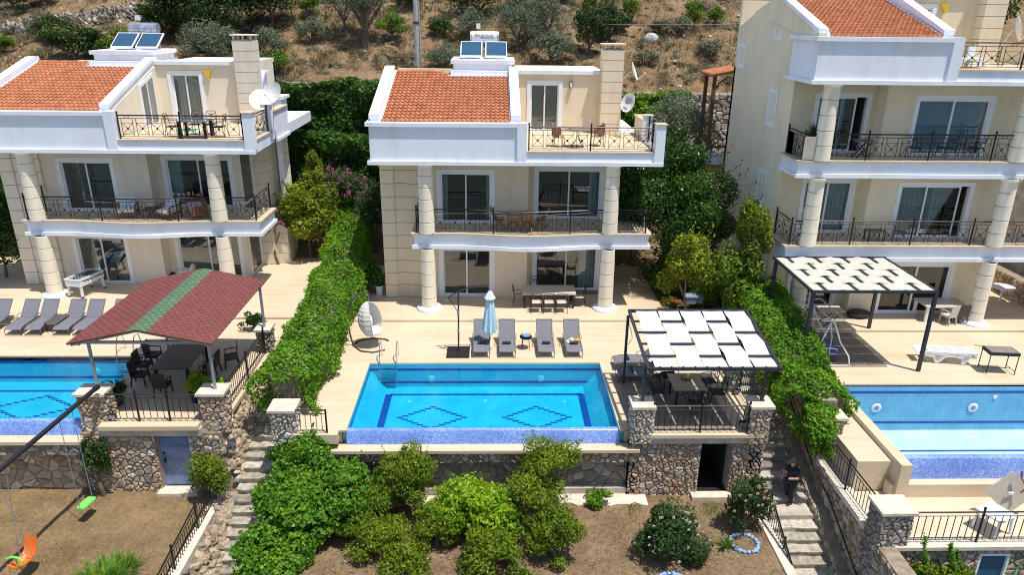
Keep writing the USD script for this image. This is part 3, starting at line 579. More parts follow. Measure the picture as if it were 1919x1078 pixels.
# ------------------------------------------------------------------ rubble masonry
def stones(par, o, u, vv, poly, size, seed, mat='stone', depth=.07, gap=.014, limit=300, name='stone', aspect=1.25, backing=True, smooth=False):
    """irregular stones fitted over the polygon (in u,v metres) of a wall face; each a piece of its own up to the limit, the smallest joined"""
    rng = np.random.default_rng(seed); o, u, vv = (np.array(a, float) for a in (o, u, vv)); n = np.cross(u, vv)
    P = poly if hasattr(poly, 'geoms') or hasattr(poly, 'exterior') else Polygon(poly)
    x0, y0, x1, y1 = P.bounds; sx, sy = size*aspect, size
    nx, ny = int((x1-x0)/sx)+3, int((y1-y0)/sy)+3
    gx, gy = np.meshgrid(np.arange(nx)-.5, np.arange(ny)-.5); gx = gx+.5*(np.arange(ny)[:, None] % 2)
    pts = np.c_[(x0-sx*.5+gx*sx).ravel(), (y0-sy*.5+gy*sy).ravel()]+rng.uniform(-.48, .48, (nx*ny, 2))*[sx, sy]
    drop = rng.random(len(pts)) < .30; pts = pts[~drop]; ex = rng.uniform([x0, y0], [x1, y1], (int(len(pts)*.38), 2)); pts = np.vstack([pts, ex, ex[::2]+rng.normal(0, size*.35, ex[::2].shape)])
    far = 50*max(x1-x0, y1-y0); vor = Voronoi(np.vstack([pts, [[x0-far, y0], [x1+far, y0], [x0, y0-far], [x0, y1+far]]]))
    cells = []
    for k in range(len(pts)):
        reg = vor.regions[vor.point_region[k]]
        if -1 in reg or len(reg) < 3: continue
        c = Polygon(vor.vertices[reg]).intersection(P)
        for g in getattr(c, 'geoms', [c]):
            if g.geom_type != 'Polygon': continue
            g = g.buffer(-gap*rng.uniform(.6, 1.8)-size*.09).buffer(size*.09, quad_segs=2)
            for h in getattr(g, 'geoms', [g]):
                if h.area > size*size*.04: cells.append(h)
    cells.sort(key=lambda c: -c.area); rest = MB()
    for k, c in enumerate(cells):
        ring = np.array(c.simplify(.010).exterior.coords)[:-1]
        if len(ring) < 3: continue
        if not c.exterior.is_ccw: ring = ring[::-1]
        ring = ring+rng.normal(0, size*.035, ring.shape); cen = ring.mean(0); m = len(ring); d = depth*rng.uniform(.55, 1.25)
        inn = cen+(ring-cen)*rng.uniform(.72, .86); w = lambda q, h: o+q[:, :1]*u+q[:, 1:]*vv+np.asarray(h).reshape(-1, 1)*n
        V = np.vstack([w(ring, np.full(m, -.02)), w(ring, d*.45+rng.normal(0, .006, m)), w(inn, d*rng.uniform(.8, 1.15, m)), w(cen[None], np.array([d*rng.uniform(.85, 1.15)]))])
        i = np.arange(m); j = (i+1) % m; F = []
        for a in (0, m): F += [np.c_[i+a, j+a, j+a+m], np.c_[i+a, j+a+m, i+a+m]]
        F += [np.c_[i+2*m, j+2*m, np.full(m, 3*m)]]
        r = float(np.clip(rng.normal(.5, .27), 0, 1))
        if k < limit: par.p(name, MB().add(V, np.vstack(F), r), mat, smooth)
        else: rest.add(V, np.vstack(F), r)
    if rest.n: par.p('small_stones', rest, mat, kind='stuff')
def pillar(name, label, x0, x1, y0, y1, z0, z1, seed, mat='stone', group=None, cap='limestone', sides='fl r'):
    t = thing(name, label, 'stone pillar', ((x0+x1)/2, (y0+y1)/2, z0), group)
    t.p('core', MB().bx(x0+.03, x1-.03, y0+.03, y1-.03, z0, z1), 'mortar'); h = z1-z0
    stones(t, (x0, y0+.03, z0), (1, 0, 0), (0, 0, 1), sbox(0, 0, x1-x0, h), .175, seed, mat)
    if x0 > -1: stones(t, (x0+.03, y1, z0), (0, -1, 0), (0, 0, 1), sbox(0, 0, y1-y0, h), .175, seed+1, mat)
    if x0 < 4.6: stones(t, (x1-.03, y0, z0), (0, 1, 0), (0, 0, 1), sbox(0, 0, y1-y0, h), .175, seed+2, mat)
    t.p('cap', MB().bx(x0-.06, x1+.06, y0-.06, y1+.06, z1, z1+.09), cap)
    return t

# ------------------------------------------------------------------ the ground
def sheet(name, xs, ys, fz, mat, kind='structure', noise=0, ns=.7):
    X, Y = np.meshgrid(xs, ys, indexing='ij'); Z = fz(X, Y)
    if noise: Z = Z+noise*(meshkit.fbm(np.stack([X*ns, Y*ns, X*0], -1), 5, 3)-.5)
    return solo(name, MB().grid(np.stack([X, Y, Z], -1)), mat, kind=kind, smooth=True)
def hill_z(X, Y):
    z = 8.75+.43*(Y-44.6)+.25*np.sin(X*.21+1)+.2*np.sin(Y*.5+X*.1); back = np.maximum(Y-75, 0)
    return z-.12*back
sheet('hillside', np.linspace(-70, 70, 281), np.linspace(44.3, 110, 180), hill_z, 'hill_soil', noise=.9, ns=.8)
sheet('land', np.array([-3000., -900, -250, -60, 0, 60, 250, 900, 3000]), np.array([-3000., -1200, -400, -120, -30, 10, 44.5, 45.]), lambda X, Y: np.where(Y > 11, -6.0, -6.0-(11-Y)*.10), 'far_land')
GZ = -2.42
def garden_z(X, Y): return GZ-.02*np.maximum(20-Y, 0)
sheet('garden_ground', np.linspace(-7.4, 8.85, 90), np.linspace(8, 21.0, 80), garden_z, 'garden_soil', noise=.10, ns=2.0)
sheet('lawn_ground', np.linspace(-32, -9.35, 110), np.linspace(8, 21.9, 70), lambda X, Y: GZ+.02-.02*np.maximum(20-Y, 0), 'dry_lawn', noise=.08, ns=2.0)
sheet('back_yard', np.linspace(-45, 45, 60), np.linspace(33.8, 44.6, 20), lambda X, Y: np.interp(Y, [34, 37, 43, 45], [.02, .1, 2.2, 3.0])-.0, 'garden_soil', noise=.2)
sheet('side_bed', np.linspace(7.95, 12.6, 30), np.linspace(27.3, 36.5, 40), lambda X, Y: .03+0*X, 'garden_soil', noise=.15, ns=1.5)

# ------------------------------------------------------------------ pools
def pool(name, label, x0, x1, yf, yb, z, dpt, water=True, ledge_z=-.5, ledge_y=.62, ends=(True, True), lights=(), spill_h=.5, x_led=None):
    t = thing(name, label, 'swimming pool', ((x0+x1)/2, (yf+yb)/2, z)); tile = 'pool_tile' if water else 'pool_tile_dry'; flo = 'pool_tile' if water else 'pool_floor_dry'
    sl = .62 if water else .05
    def side(xa, sg): return [(xa-sg*.18, z-.004), (xa, z-.004), (xa, z-.30), (xa+sg*sl, z-dpt), (xa+sg*sl, z-dpt-.2), (xa-sg*.18, z-dpt-.2)]
    b = MB().bx(x0-.18, x1+.18, yb, yb+.18, z-dpt-.2, z-.004).poly(side(x0, 1), yf+.12, yb, 1).poly(side(x1, -1), yf+.12, yb, 1)
    t.p('basin', b, tile); t.p('basin_floor', MB().bx(x0+.05, x1-.05, yf-.05, yb-.002, z-dpt-.2, z-dpt), flo)
    # spillway: rounded crest running down to the gutter
    P = []
    prof = [(.32, -dpt), (.26, -.10)]+[(.14+.13*math.cos(a), -.09+.09*math.sin(a)-.004) for a in np.linspace(0.2, math.pi*.86, 9)]+[(-.05, -spill_h*.5), (-.10, -spill_h)]
    for py, pz in prof: P.append([[x0-.02, yf+py, z+pz], [x1+.02, yf+py, z+pz]])
    t.p('spillway', MB().grid(np.array(P)), 'mosaic', 40)
    if water: t.p('water', MB().add([[x0-.01, yf+.14, z-.006], [x1+.01, yf+.14, z-.006], [x1+.01, yb+.01, z-.006], [x0-.01, yb+.01, z-.006]], [[0, 1, 2, 3]]), 'water')
    # dark lines on the back and side walls
    L = MB(); e = .006
    for za, zb in ((z-.28, z-.18), (z-dpt+.16, z-dpt+.26)) if water else ((z-.34, z-.24), (z-dpt+.30, z-dpt+.40)):
        n = int((x1-x0)/.25)
        L.bx(x0+.01, x1-.01, yb-e, yb-.001, za, zb)
        
        if zb > z-.3: L.bx(x0+.001, x0+e, yf+.3, yb-e, za, zb); L.bx(x1-e, x1-.001, yf+.3, yb-e, za, zb)
    t.p('tile_line', L, 'pool_line')
    for lx, lz in lights:
        l = t.p('pool_light', MB().add(*_disc((lx, yb-.02, z+lz), .15 if water else .20, (0, -1, 0))), 'white_plastic'); l.p('lens', MB().add(*_disc((lx, yb-.03, z+lz), .09 if water else .12, (0, -1, 0))), 'dish_grey' if not water else 'white_plastic')
    return t
def _disc(c, r, n, k=18, dome=.03):
    c = np.array(c, float); n = np.array(n, float); up = np.array([0, 0, 1.]) if abs(n[2]) < .9 else np.array([1., 0, 0]); a = np.cross(up, n); a /= np.linalg.norm(a); b = np.cross(n, a)
    t = np.arange(k)*2*math.pi/k; ring = np.cos(t)[:, None]*a+np.sin(t)[:, None]*b
    v = np.vstack([c+ring*r, c+ring*r*.7+n*dome*.8, (c+n*dome)[None]]); i = np.arange(k); j = (i+1) % k
    return v, np.vstack([np.c_[i, j, j+k], np.c_[i, j+k, i+k], np.c_[i+k, j+k, np.full(k, 2*k)]])
def mosaic_tile(t, x, y, z, w, d, mat='pool_line'): t.p('mosaic_tile', MB().bx(x-w/2, x+w/2, y-d/2, y+d/2, z+.001, z+.008), mat)
def diamond(t, cx, cy, hx, hy, z, n=8, w=.30, d=.13):
    for k in range(n):
        f = k/n
        for sx, sy, fx, fy in ((1, 1, f, 1-f), (1, -1, 1-f, -f), (-1, -1, -f, -(1-f)), (-1, 1, -(1-f), f)):
            x, y = cx+hx*fx, cy+hy*fy
            mosaic_tile(t, x, y, z, w, d)
CX0, CX1, CYF, CYB = -4.83, 4.21, 20.78, 25.57; CD = 1.0
pc = pool('swimming_pool', 'filled turquoise pool with two blue diamonds on its floor', CX0, CX1, CYF, CYB, 0, CD, lights=((-2.45, -.62), (1.9, -.62)))
z = -CD
for x in np.arange(-3.85, 3.4, .30): mosaic_tile(pc, x, 24.93, z, .29, .13)
for x in (-4.05, 3.45):
    for y in np.arange(21.2, 24.95, .30): mosaic_tile(pc, x, y, z, .26, .28)
diamond(pc, -2.25, 23.22, 1.18, .76, z, 6, .23, .085); diamond(pc, 1.62, 23.22, 1.18, .76, z, 6, .23, .085)
for x, y in ((-3.2, 24.4), (-.3, 24.45), (2.75, 24.4)): pc.p('inlet', MB().add(*_disc((x, y, z), .08, (0, 0, 1), 10, .02)), 'white_plastic')
LX1, LYF, LYB, LZ = -13.62, 21.12, 25.85, .2
pl = pool('swimming_pool', 'filled turquoise pool beside the red shingled pergola', -31, LX1, LYF, LYB, LZ, 1.1, lights=((-15.6, -.62), (-21, -.62)))
for x in np.arange(-26.9, -14.3, .30): mosaic_tile(pl, x, 25.1, LZ-1.1, .29, .13)
diamond(pl, -17.0, 23.85, 1.5, .85, LZ-1.1, 7, .23, .09)
RX0, RYF, RYB, RD = 12.95, 19.05, 23.78, 1.95
pr = pool('swimming_pool', 'drained pool with bare pale blue floor and dark tile lines', RX0, 26, RYF, RYB, 0, RD, False, lights=((14.6, -.95), (18.35, -.95)), spill_h=.72)
pr.p('inlet', MB().add(*_disc((19.1, RYB-.02, -.5), .09, (0, -1, 0), 12, .02)), 'white_plastic')
n = 0
for x in np.arange(13.2, 25.8, .30): mosaic_tile(pr, x, 22.35, -RD, .29, .10); 
for cx in (14.9, 17.75):
    for dx, dy in ((0, .30), (-.27, .06), (.27, .06)): mosaic_tile(pr, cx+dx, 20.15+dy, -RD, .27, .17)
for x in (16.05, 18.2): pr.p('inlet', MB().add(*_disc((x, 21.1, -RD), .09, (0, 0, 1), 10, .02)), 'white_plastic')

# ------------------------------------------------------------------ decks
def deck(name, boxes, mat='travertine', label=None, cat=None):
    m = MB()
    for b in boxes: m.bx(*b)
    return solo(name, m, mat, label, cat, kind='structure')
ZD = .05
# centre: deck round the pool, step up to the house terrace
deck('pool_terrace', [(-7.3, CX0-.19, CYF+.02, 29.6, -.5, ZD), (CX0-.19, CX1+.19, CYB+.19, 29.6, -.5, ZD), (CX1+.19, 9.1, CYF+.02, 29.6, -.5, ZD), (4.62, 9.1, 20.42, CYF+.02, -.3, ZD), (-6.45, CX0-.25, 20.42, CYF+.02, -.3, ZD)])
deck('house_terrace', [(-6.6, 7.9, 29.6, 38, -.4, .146)])
for a, b in ((CX0-.32, CX0), (CX1, CX1+.32)): deck('pool_coping', [(a, b, CYF-.1, CYB+.32, .0, ZD+.012)], 'travertine_plain')
deck('pool_coping', [(CX0, CX1, CYB, CYB+.32, .0, ZD+.012)], 'travertine_plain')
deck('pool_gutter_ledge', [(CX0-.62, 4.86, 20.28, 20.72, -.60, -.49)], 'travertine_plain')
# centre front wall
t = thing('pool_retaining_wall', 'long stone wall under the pool ledge with overhanging upper course', 'stone wall', (0, 20.5, GZ))
t.p('core', MB().bx(CX0-.6, 4.8, 20.42, 20.62, -1.02, -.60).bx(CX0-.58, 4.78, 20.72, 20.9, GZ, -.62), 'mortar')
stones(t, (CX0-.6, 20.42, -1.03), (1, 0, 0), (0, 0, 1), sbox(0, 0, 10.2, .42), .19, 3, 'stone', .07)
stones(t, (CX0-.6, 20.72, -2.15), (1, 0, 0), (0, 0, 1), sbox(0, 0, 10.2, 1.1), .38, 4, 'stone_grey', .04)
t.p('footing', MB().bx(CX0-.6, 4.8, 20.50, 20.75, GZ-.4, -2.14), 'concrete'); 
# the pergola terrace, its storage room and doorway
t = thing('storage_wall', 'rubble wall of the pergola terrace with open dark doorway', 'stone wall', (6.8, 20.5, GZ))
PX0, PX1, DX0, DX1 = 4.55, 9.1, 6.97, 8.0
t.p('core', MB().bx(PX0, DX0, 20.5, 21.0, GZ-.3, -.30).bx(DX1, PX1-.03, 20.5, 21.0, GZ-.3, -.30).bx(PX1-.5, PX1-.03, 20.5, 25.2, GZ-.3, -.02).bx(PX0, PX0+.3, 20.5, 21.5, GZ-.3, -.3), 'mortar')
stones(t, (PX0, 20.5, GZ-.05), (1, 0, 0), (0, 0, 1), sbox(0, 0, DX0-PX0, 2.1).union(sbox(DX1-PX0, 0, PX1-PX0, 2.1)), .165, 6, 'stone')
t.p('lintel', MB().bx(4.75, 8.6, 20.36, 21.0, -.30, -.06), 'concrete')
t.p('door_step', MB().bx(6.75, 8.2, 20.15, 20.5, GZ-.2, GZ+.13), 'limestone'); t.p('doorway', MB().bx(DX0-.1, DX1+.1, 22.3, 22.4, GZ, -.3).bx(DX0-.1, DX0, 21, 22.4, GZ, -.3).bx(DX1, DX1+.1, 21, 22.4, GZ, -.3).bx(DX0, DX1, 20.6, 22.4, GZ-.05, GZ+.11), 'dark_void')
d = t.p('storage_door', MB().bx(DX0+.03, DX0+.07, 21.0, 21.95, GZ+.15, -.36), 'black_metal', label='black louvred door standing open inward')
deck('terrace_edge', [(4.75, 8.95, 20.30, 20.60, -.06, ZD+.012)], 'travertine_plain')
# dark pavers under the pergola
base = deck('paver_bed', [(4.40, 8.05, 20.62, 24.45, ZD-.02, ZD+.004)], 'mortar'); pv = T('/World/paver_bed', (0, 0, 0))
nx, ny = 6, 8
for i in range(nx):
    for j in range(ny):
        a, b = 4.72+i*.55, 20.65+j*.47
        pv.p('paver', MB().bx(a+.03, a+.52, b+.015, b+.455, ZD, ZD+.03), 'paver')
# left villa
deck('pool_terrace', [(-31, LX1+.19, LYB+.19, 29.45, -.3, LZ+.04), (LX1+.19, -9.1, 20.95, 29.45, -.3, LZ+.04), (-9.1, -8.2, 26.2, 29.45, -.3, LZ+.04)], 'travertine')
deck('house_terrace', [(-31, -8.2, 29.45, 40, -.3, LZ+.145)], 'travertine')
deck('pool_coping', [(-31, LX1, LYB, LYB+.3, 0, LZ+.052)], 'travertine_plain'); deck('pool_coping', [(LX1, LX1+.42, LYF-.05, LYB+.3, -.3, LZ+.052)], 'travertine_plain')
deck('pool_gutter_ledge', [(-31, LX1+.3, LYF-.52, LYF-.08, -.42, -.30)], 'travertine_plain')
t = thing('pool_retaining_wall', 'stone wall behind the play lawn below the left pool', 'stone wall', (-18, 21, GZ))
t.p('core', MB().bx(-31, -13.4, LYF-.42, LYF+.3, -.85, -.42).bx(-31, -13.4, LYF-.08, LYF+.4, GZ-.2, -.85), 'mortar')
stones(t, (-21, LYF-.42, -.86), (1, 0, 0), (0, 0, 1), sbox(0, 0, 7.6, .43), .24, 13, 'stone_grey', .06)
stones(t, (-21, LYF-.08, GZ), (1, 0, 0), (0, 0, 1), sbox(0, 0, 7.6, 1.55), .33, 14, 'stone_brown', .06)
t = thing('storage_wall', 'rubble wall with weathered blue metal door', 'stone wall', (-11, 20.8, GZ)); SY = 20.85
SX0, SX1, EX0, EX1 = -13.6, -9.0, -11.2, -10.1
t.p('core', MB().bx(SX0, EX0, SY, SY+.5, GZ-.2, -.12).bx(EX1, SX1, SY, SY+.5, GZ-.2, -.12), 'mortar')
stones(t, (SX0, SY, GZ-.05), (1, 0, 0), (0, 0, 1), sbox(0, 0, EX0-SX0, 2.26).union(sbox(EX1-SX0, 0, SX1-SX0, 2.26)), .18, 16, 'stone')
t.p('lintel', MB().bx(-12.9, -9.6, SY-.14, SY+.4, -.16, .10), 'concrete'); t.p('door_step', MB().bx(EX0-.1, EX1+.15, SY-.35, SY+.1, GZ-.1, GZ+.14), 'limestone')
d = t.p('blue_door', MB().bx(EX0, EX1, SY+.16, SY+.20, GZ+.14, -.16), 'blue_door')
for k in range(9): d.p('louvre', MB().ob(((EX0+EX1)/2, SY+.145, -.24-k*.065), (.86, .03, .045), [[1, 0, 0], [0, .8, -.6], [0, .6, .8]]), 'blue_door')
d.p('frame', MB().bx(EX0-.02, EX0+.05, SY+.1, SY+.16, GZ+.14, -.16).bx(EX1-.05, EX1+.02, SY+.1, SY+.16, GZ+.14, -.16), 'grey_metal')
d.p('handle', MB().bx(EX0+.12, EX0+.17, SY+.10, SY+.16, -1.35, -1.2), 'black_metal'); d.p('lock', MB().add(*_disc((EX0+.14, SY+.155, -1.0), .05, (0, -1, 0), 8)), 'black_metal')
deck('terrace_edge', [(-12.85, -9.65, SY-.22, SY+.12, LZ-.10, LZ+.052)], 'travertine_plain'); deck('terrace_edge', [(-9.12, -8.86, 21.35, 28.0, LZ-.10, LZ+.052)], 'travertine_plain')
# right villa
deck('pool_terrace', [(12.0, 30, RYB+.19, 28.5, -.4, ZD), (11.5, RX0-.19, RYF, RYB+.19, -1.3, -.12)], 'travertine'); deck('house_terrace', [(12.0, 30, 28.5, 40, -.4, .146)], 'travertine')
deck('pool_coping', [(RX0-.35, RX0, RYF-.5, RYB+.3, -1.2, ZD+.012)], 'travertine_plain'); deck('pool_coping', [(RX0, 28, RYB, RYB+.3, -.05, ZD+.012)], 'travertine_plain')
deck('pool_gutter_ledge', [(RX0-.5, 28, RYF-.40, RYF-.06, -1.2, -.72)], 'travertine_plain')
deck('lower_terrace', [(11.1, 28, 16.55, RYF-.06, -1.5, -1.2)], 'travertine')
bed = deck('paver_bed', [(12.9, 15.6, 25.2, 28.45, ZD-.02, ZD+.004)], 'mortar'); pv = T('/World/paver_bed_001', (0, 0, 0))
for i in range(4):
    for j in range(6): pv.p('paver', MB().bx(12.9+i*.675+.012, 12.9+(i+1)*.675-.012, 25.2+j*.54+.012, 25.2+(j+1)*.54-.012, ZD, ZD+.02), 'paver')

# ------------------------------------------------------------------ flights of steps
def flight(name, label, x0, x1, y0, z0, dy, dz, n, mat, seed=0):
    """n steps descending towards -y from (y0, z0)"""
    t = thing(name, label, 'steps', ((x0+x1)/2, y0, z0)); rng = np.random.default_rng(seed)
    for k in range(n):
        ya = y0-dy*(k+1)-.03; zt = z0-dz*k; a = MB()
        xs = np.linspace(x0, x1, 7); j = rng.normal(0, .015, (2, 7))
        a.slab(xs, np.full(7, ya)+j[0], y0-dy*k+.02, zt-dz-.15, zt-.05); t.p('riser', a, 'stone_brown' if mat == 'stone_pale' else mat)
        b = MB().slab(xs, np.full(7, ya-.03)+j[1], y0-dy*k+.03, zt-.055, zt); b.rn = [np.full(len(b.v[i]), rng.random()) for i in range(len(b.v))]
        t.p('tread', b, mat)
    return t
flight('stone_steps', 'narrow pale stone steps between rubble slope and ivy wall', -8.55, -7.35, 24.0, .02, .33, .2, 24, 'step_stone', 1)
flight('stone_steps', 'shaded stone steps beside the storage room', 9.15, 10.9, 25.2, .0, .37, .172, 14, 'stone_grey', 2)
t = thing('stair_plinth', 'low rough stone plinth under the handrail of the shaded steps', 'stone wall', (10.8, 20, -2.5))
ysp = np.array([25.3, 20.05, 19.35, 13.5]); zsp = np.array([.25, -2.1, -2.15, -4.9]); pol = Polygon([(-y, z) for y, z in zip(ysp, zsp)]+[(-y, z-.9) for y, z in zip(ysp[::-1], zsp[::-1])])
t.p('core', MB().poly([(y, z) for y, z in zip(ysp, zsp)]+[(y, z-.9) for y, z in zip(ysp[::-1], zsp[::-1])], 10.66, 11.0, 0), 'mortar'); stones(t, (10.66, 0, 0), (0, -1, 0), (0, 0, 1), pol, .22, 27, 'stone_brown', .04)
deck('landing', [(8.85, 10.95, 19.35, 20.05, -2.9, GZ-.0)], 'concrete')
flight('stone_steps', 'lower flight of pale steps with iron rail below the landing', 9.0, 10.95, 19.35, GZ-.17, .36, .17, 12, 'step_stone', 3)
# rubble slope beside the left steps
t = thing('rubble_bank', 'steep bank of rough brown rubble under the left terrace', 'stone wall', (-8.8, 20, -2))
n = 40; ys = np.linspace(12, 25.5, n); top = np.interp(ys, [12, 17, 19.4, 20.9, 21.0, 25.5], [-3.5, -2.75, -2.4, -2.3, .05, .10]); bot = np.interp(ys, [12, 17, 24, 25.5], [-6.2, -4.2, 0, .08])
def rub(y, s):
    tp, bo = np.interp(y, ys, top), np.interp(y, ys, bot); return np.stack([-9.05+.5*s, y, tp+(min(bo, tp)-tp)*s], -1)
P = np.array([[rub(y, s) for y in ys] for s in np.linspace(0, 1, 8)]); t.p('core', MB().grid(P), 'mortar')
rng = np.random.default_rng(8); rest = MB(); cand = []
ico = trimesh.creation.icosphere(1)
for k in range(620):
    y = rng.uniform(15.5, 25.2); s = rng.random()**.8; c = rub(y, s); tp, bo = np.interp(y, ys, top), np.interp(y, ys, bot)
    if tp-bo < .12: continue
    r = rng.uniform(.07, .16); q = rng.normal(size=(3, 3)); q, _ = np.linalg.qr(q); v = (ico.vertices*(1+rng.normal(0, .13, (len(ico.vertices), 1))))*[r*1.25, r, r*.7]@q.T+c+[.0, 0, 0]
    cand.append((r, v))
cand.sort(key=lambda c: -c[0])
for k, (r, v) in enumerate(cand):
    if k < 300: t.p('stone', MB().add(v, ico.faces, float(np.clip(rng.normal(.5, .25), 0, 1))), 'stone_brown', 20)
    else: rest.add(v, ico.faces, float(rng.random()))
t.p('small_stones', rest, 'stone_brown', kind='stuff')
# right boundary wall along the steps
t = thing('boundary_wall', 'tall rubble wall along the shaded steps below the creeper', 'stone wall', (11, 20, -3)); BX = 11.0
ysb = [27.5, 21.2, 21.0, 16.5, 16.4, 13.5]; ztop = [1.0, .35, -1.05, -1.25, -1.25, -1.25]; zb = lambda y: np.interp(y, [13, 19.35, 20, 25.2, 28], [-5.4, -2.6, -2.4, 0, 0])
pol = Polygon([(-y, a) for y, a in zip(ysb, ztop)]+[(-y, float(zb(y))) for y in (13.5, 19.35, 20, 25.2, 27.5)])
t.p('core', MB().bx(BX+.03, BX+.55, 21.0, 27.5, -3.2, .95).bx(BX+.03, BX+.55, 13.5, 21.0, -6, -1.22), 'mortar')
stones(t, (BX+.03, 0, 0), (0, -1, 0), (0, 0, 1), pol, .23, 21, 'stone_brown', .05)
t = thing('terrace_wall', 'rubble front wall of the lower right terrace with small window', 'stone wall', (14, 16.5, -3)); WX = 14.1
t.p('core', MB().bx(11.1, WX, 16.5, 17, -6, -1.3).bx(WX, 15.0, 16.5, 17, -6, -2.6).bx(WX, 15.0, 16.5, 17, -1.52, -1.3).bx(15.0, 24, 16.5, 17, -6, -1.3), 'mortar')
stones(t, (11.1, 16.5, -3.6), (1, 0, 0), (0, 0, 1), sbox(0, 0, 7, 2.3).difference(sbox(WX-11.1, 1.0, 15.0-11.1, 2.08)), .20, 22, 'stone')
w = t.p('window', MB().bx(WX, WX+.06, 16.44, 16.6, -2.6, -1.52).bx(14.94, 15.0, 16.44, 16.6, -2.6, -1.52).bx(WX+.06, 14.94, 16.44, 16.6, -1.58, -1.52).bx(WX+.06, 14.94, 16.44, 16.6, -2.6, -2.54), 'pvc'); w.p('pane', MB().bx(WX+.06, 14.94, 16.52, 16.53, -2.54, -1.58), 'solar_glass')
t.p('ledge', MB().bx(11.5, 24, 16.36, 16.75, -1.31, -1.19), 'limestone')
deck('wall_coping', [(10.98, 11.5, 17.2, 20.95, -1.24, -1.12)], 'limestone')
# ------------------------------------------------------------------ the three villas
vc = villa('villa', 'cream villa with two storeys, red tiled roof and solar panels behind the middle pool', (0, 0, 0), 'cream', dome=True,
      curtains={(0, 'R'): (((.72, .98),), 'curtain_green'), (0, 'L'): (((0, .06), (.95, 1)), 'curtain'), (1, 'L'): (((0, .14), (.9, 1)), 'curtain'), (1, 'R'): (((.82, 1),), 'curtain_green')})
vl = villa('villa', 'cream villa behind the loungers and the red shingled pergola', (-17.6, 1.15, .2), 'cream_pale', corner=True, lamp='yellow', dome=False,
      curtains={(0, 'L'): (((.0, .5), (.55, 1)), 'curtain_dark'), (0, 'R'): (((0, 1),), 'curtain_dark'), (1, 'L'): (((0, .48), (.6, 1)), 'curtain_dark'), (1, 'R'): (((0, .2),), 'curtain_green'), ('T', 'L'): (((0, .45), (.5, 1)), 'curtain')})
vr = villa('villa', 'tall yellow villa of three storeys with windows in its plain side wall', (16.4, -1.65, 0), 'cream_yellow', nf=3, xL=-3.75, xFL=-3.9, split=-.1, yL=32.8, yR=32.05, xE=5.65, left='plain', dL=(-2.6, -.5), dR=(1.3, 4.35), cols=(-2.95, 5.19), xP=1.3,
      balx=(-3.85, 9.5), bulge=.0, lamp='yellow', dome=False, railn=5, opens={(1, 'R'): .12, (2, 'L'): .2}, curtains={(0, 'L'): (((0, .4),), 'curtain'), (0, 'R'): (((0, .45), (.5, 1)), 'curtain'), (1, 'L'): (((.0, 1),), 'curtain'), (1, 'R'): (((0, .85),), 'curtain_green'), (2, 'L'): (((.0, .6),), 'curtain_blue'), (2, 'R'): (((0, 1),), 'curtain_blue')})
for y0, y1, z0, z1 in ((33.3, 34.0, 12.1, 13.3), (37.9, 38.7, 10.6, 11.5), (32.9, 33.7, 8.35, 9.75), (32.9, 33.7, 4.75, 6.1), (37.9, 38.7, 3.9, 4.8)): window_x(vr, (0, 0, 0), 12.65, y0, y1, z0, z1)
# ------------------------------------------------------------------ plants
def leaves(rng, pos, outd, size, wid, up=.35, droop=.0, rnd=None):
    """one folded leaf (4 triangles' worth of outline in 2 faces) at each position, facing roughly outd"""
    n = len(pos); nrm = outd+rng.normal(0, .75, (n, 3))+np.array([0, 0, up*.6]); nrm /= np.linalg.norm(nrm, axis=1, keepdims=True)
    a = rng.normal(size=(n, 3)); a[:, 2] -= droop; a -= (a*nrm).sum(1, keepdims=True)*nrm; a /= np.linalg.norm(a, axis=1, keepdims=True)+1e-9; b = np.cross(nrm, a)
    s = size*rng.uniform(.65, 1.25, (n, 1)); w = wid*s
    V = np.stack([pos-a*s*.5, pos+b*w*.5+nrm*w*.18, pos+a*s*.5, pos-b*w*.5+nrm*w*.18], 1).reshape(-1, 3)
    i = np.arange(n)*4; F = np.vstack([np.c_[i, i+1, i+2], np.c_[i, i+2, i+3]])
    r = np.repeat(np.clip(rng.normal(.5, .22, n), 0, 1) if rnd is None else rnd, 4)
    return V, F, r
def crown(c, r, n, size, wid, seed, lobes=14, lr=.42, up=.35, droop=0, fill=.25, squash=.75):
    """leaves gathered on many uneven lobes inside an ellipsoid"""
    rng = np.random.default_rng(seed); c = np.array(c, float); r = np.array(r, float)
    d = rng.normal(size=(lobes, 3)); d /= np.linalg.norm(d, axis=1, keepdims=True); d[:, 2] = np.where(d[:, 2] < -.5, -d[:, 2]*.5, d[:, 2])
    lc = d*rng.uniform(.45, .78, (lobes, 1)); ls = lr*rng.uniform(.6, 1.25, lobes); tone = rng.normal(0, .13, lobes)
    k = rng.integers(0, lobes, n); q = rng.normal(size=(n, 3)); q /= np.linalg.norm(q, axis=1, keepdims=True)
    rad = np.where(rng.random(n) < fill, rng.random(n)**.5, rng.normal(.97, .09, n))
    p = lc[k]+q*(ls[k]*rad)[:, None]*[1, 1, squash]
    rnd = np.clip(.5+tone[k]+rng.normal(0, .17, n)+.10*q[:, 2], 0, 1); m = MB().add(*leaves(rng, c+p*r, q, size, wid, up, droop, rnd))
    ns = max(4, int(n/260)); sh = rng.normal(size=(ns, 3)); sh[:, 2] = np.abs(sh[:, 2])+.35; sh /= np.linalg.norm(sh, axis=1, keepdims=True); kk = rng.integers(0, lobes, ns); per = 16
    t = rng.random((ns, per, 1)); s0 = lc[kk]+sh*(ls[kk]*.8)[:, None]; P = s0[:, None]+sh[:, None]*t*rng.uniform(.12, .42, (ns, 1, 1))+rng.normal(0, .022, (ns, per, 3))
    return m.add(*leaves(rng, (c+P.reshape(-1, 3)*r), np.repeat(sh, per, 0), size*.85, wid, up, droop, np.clip(.62+rng.normal(0, .15, ns*per), 0, 1)))
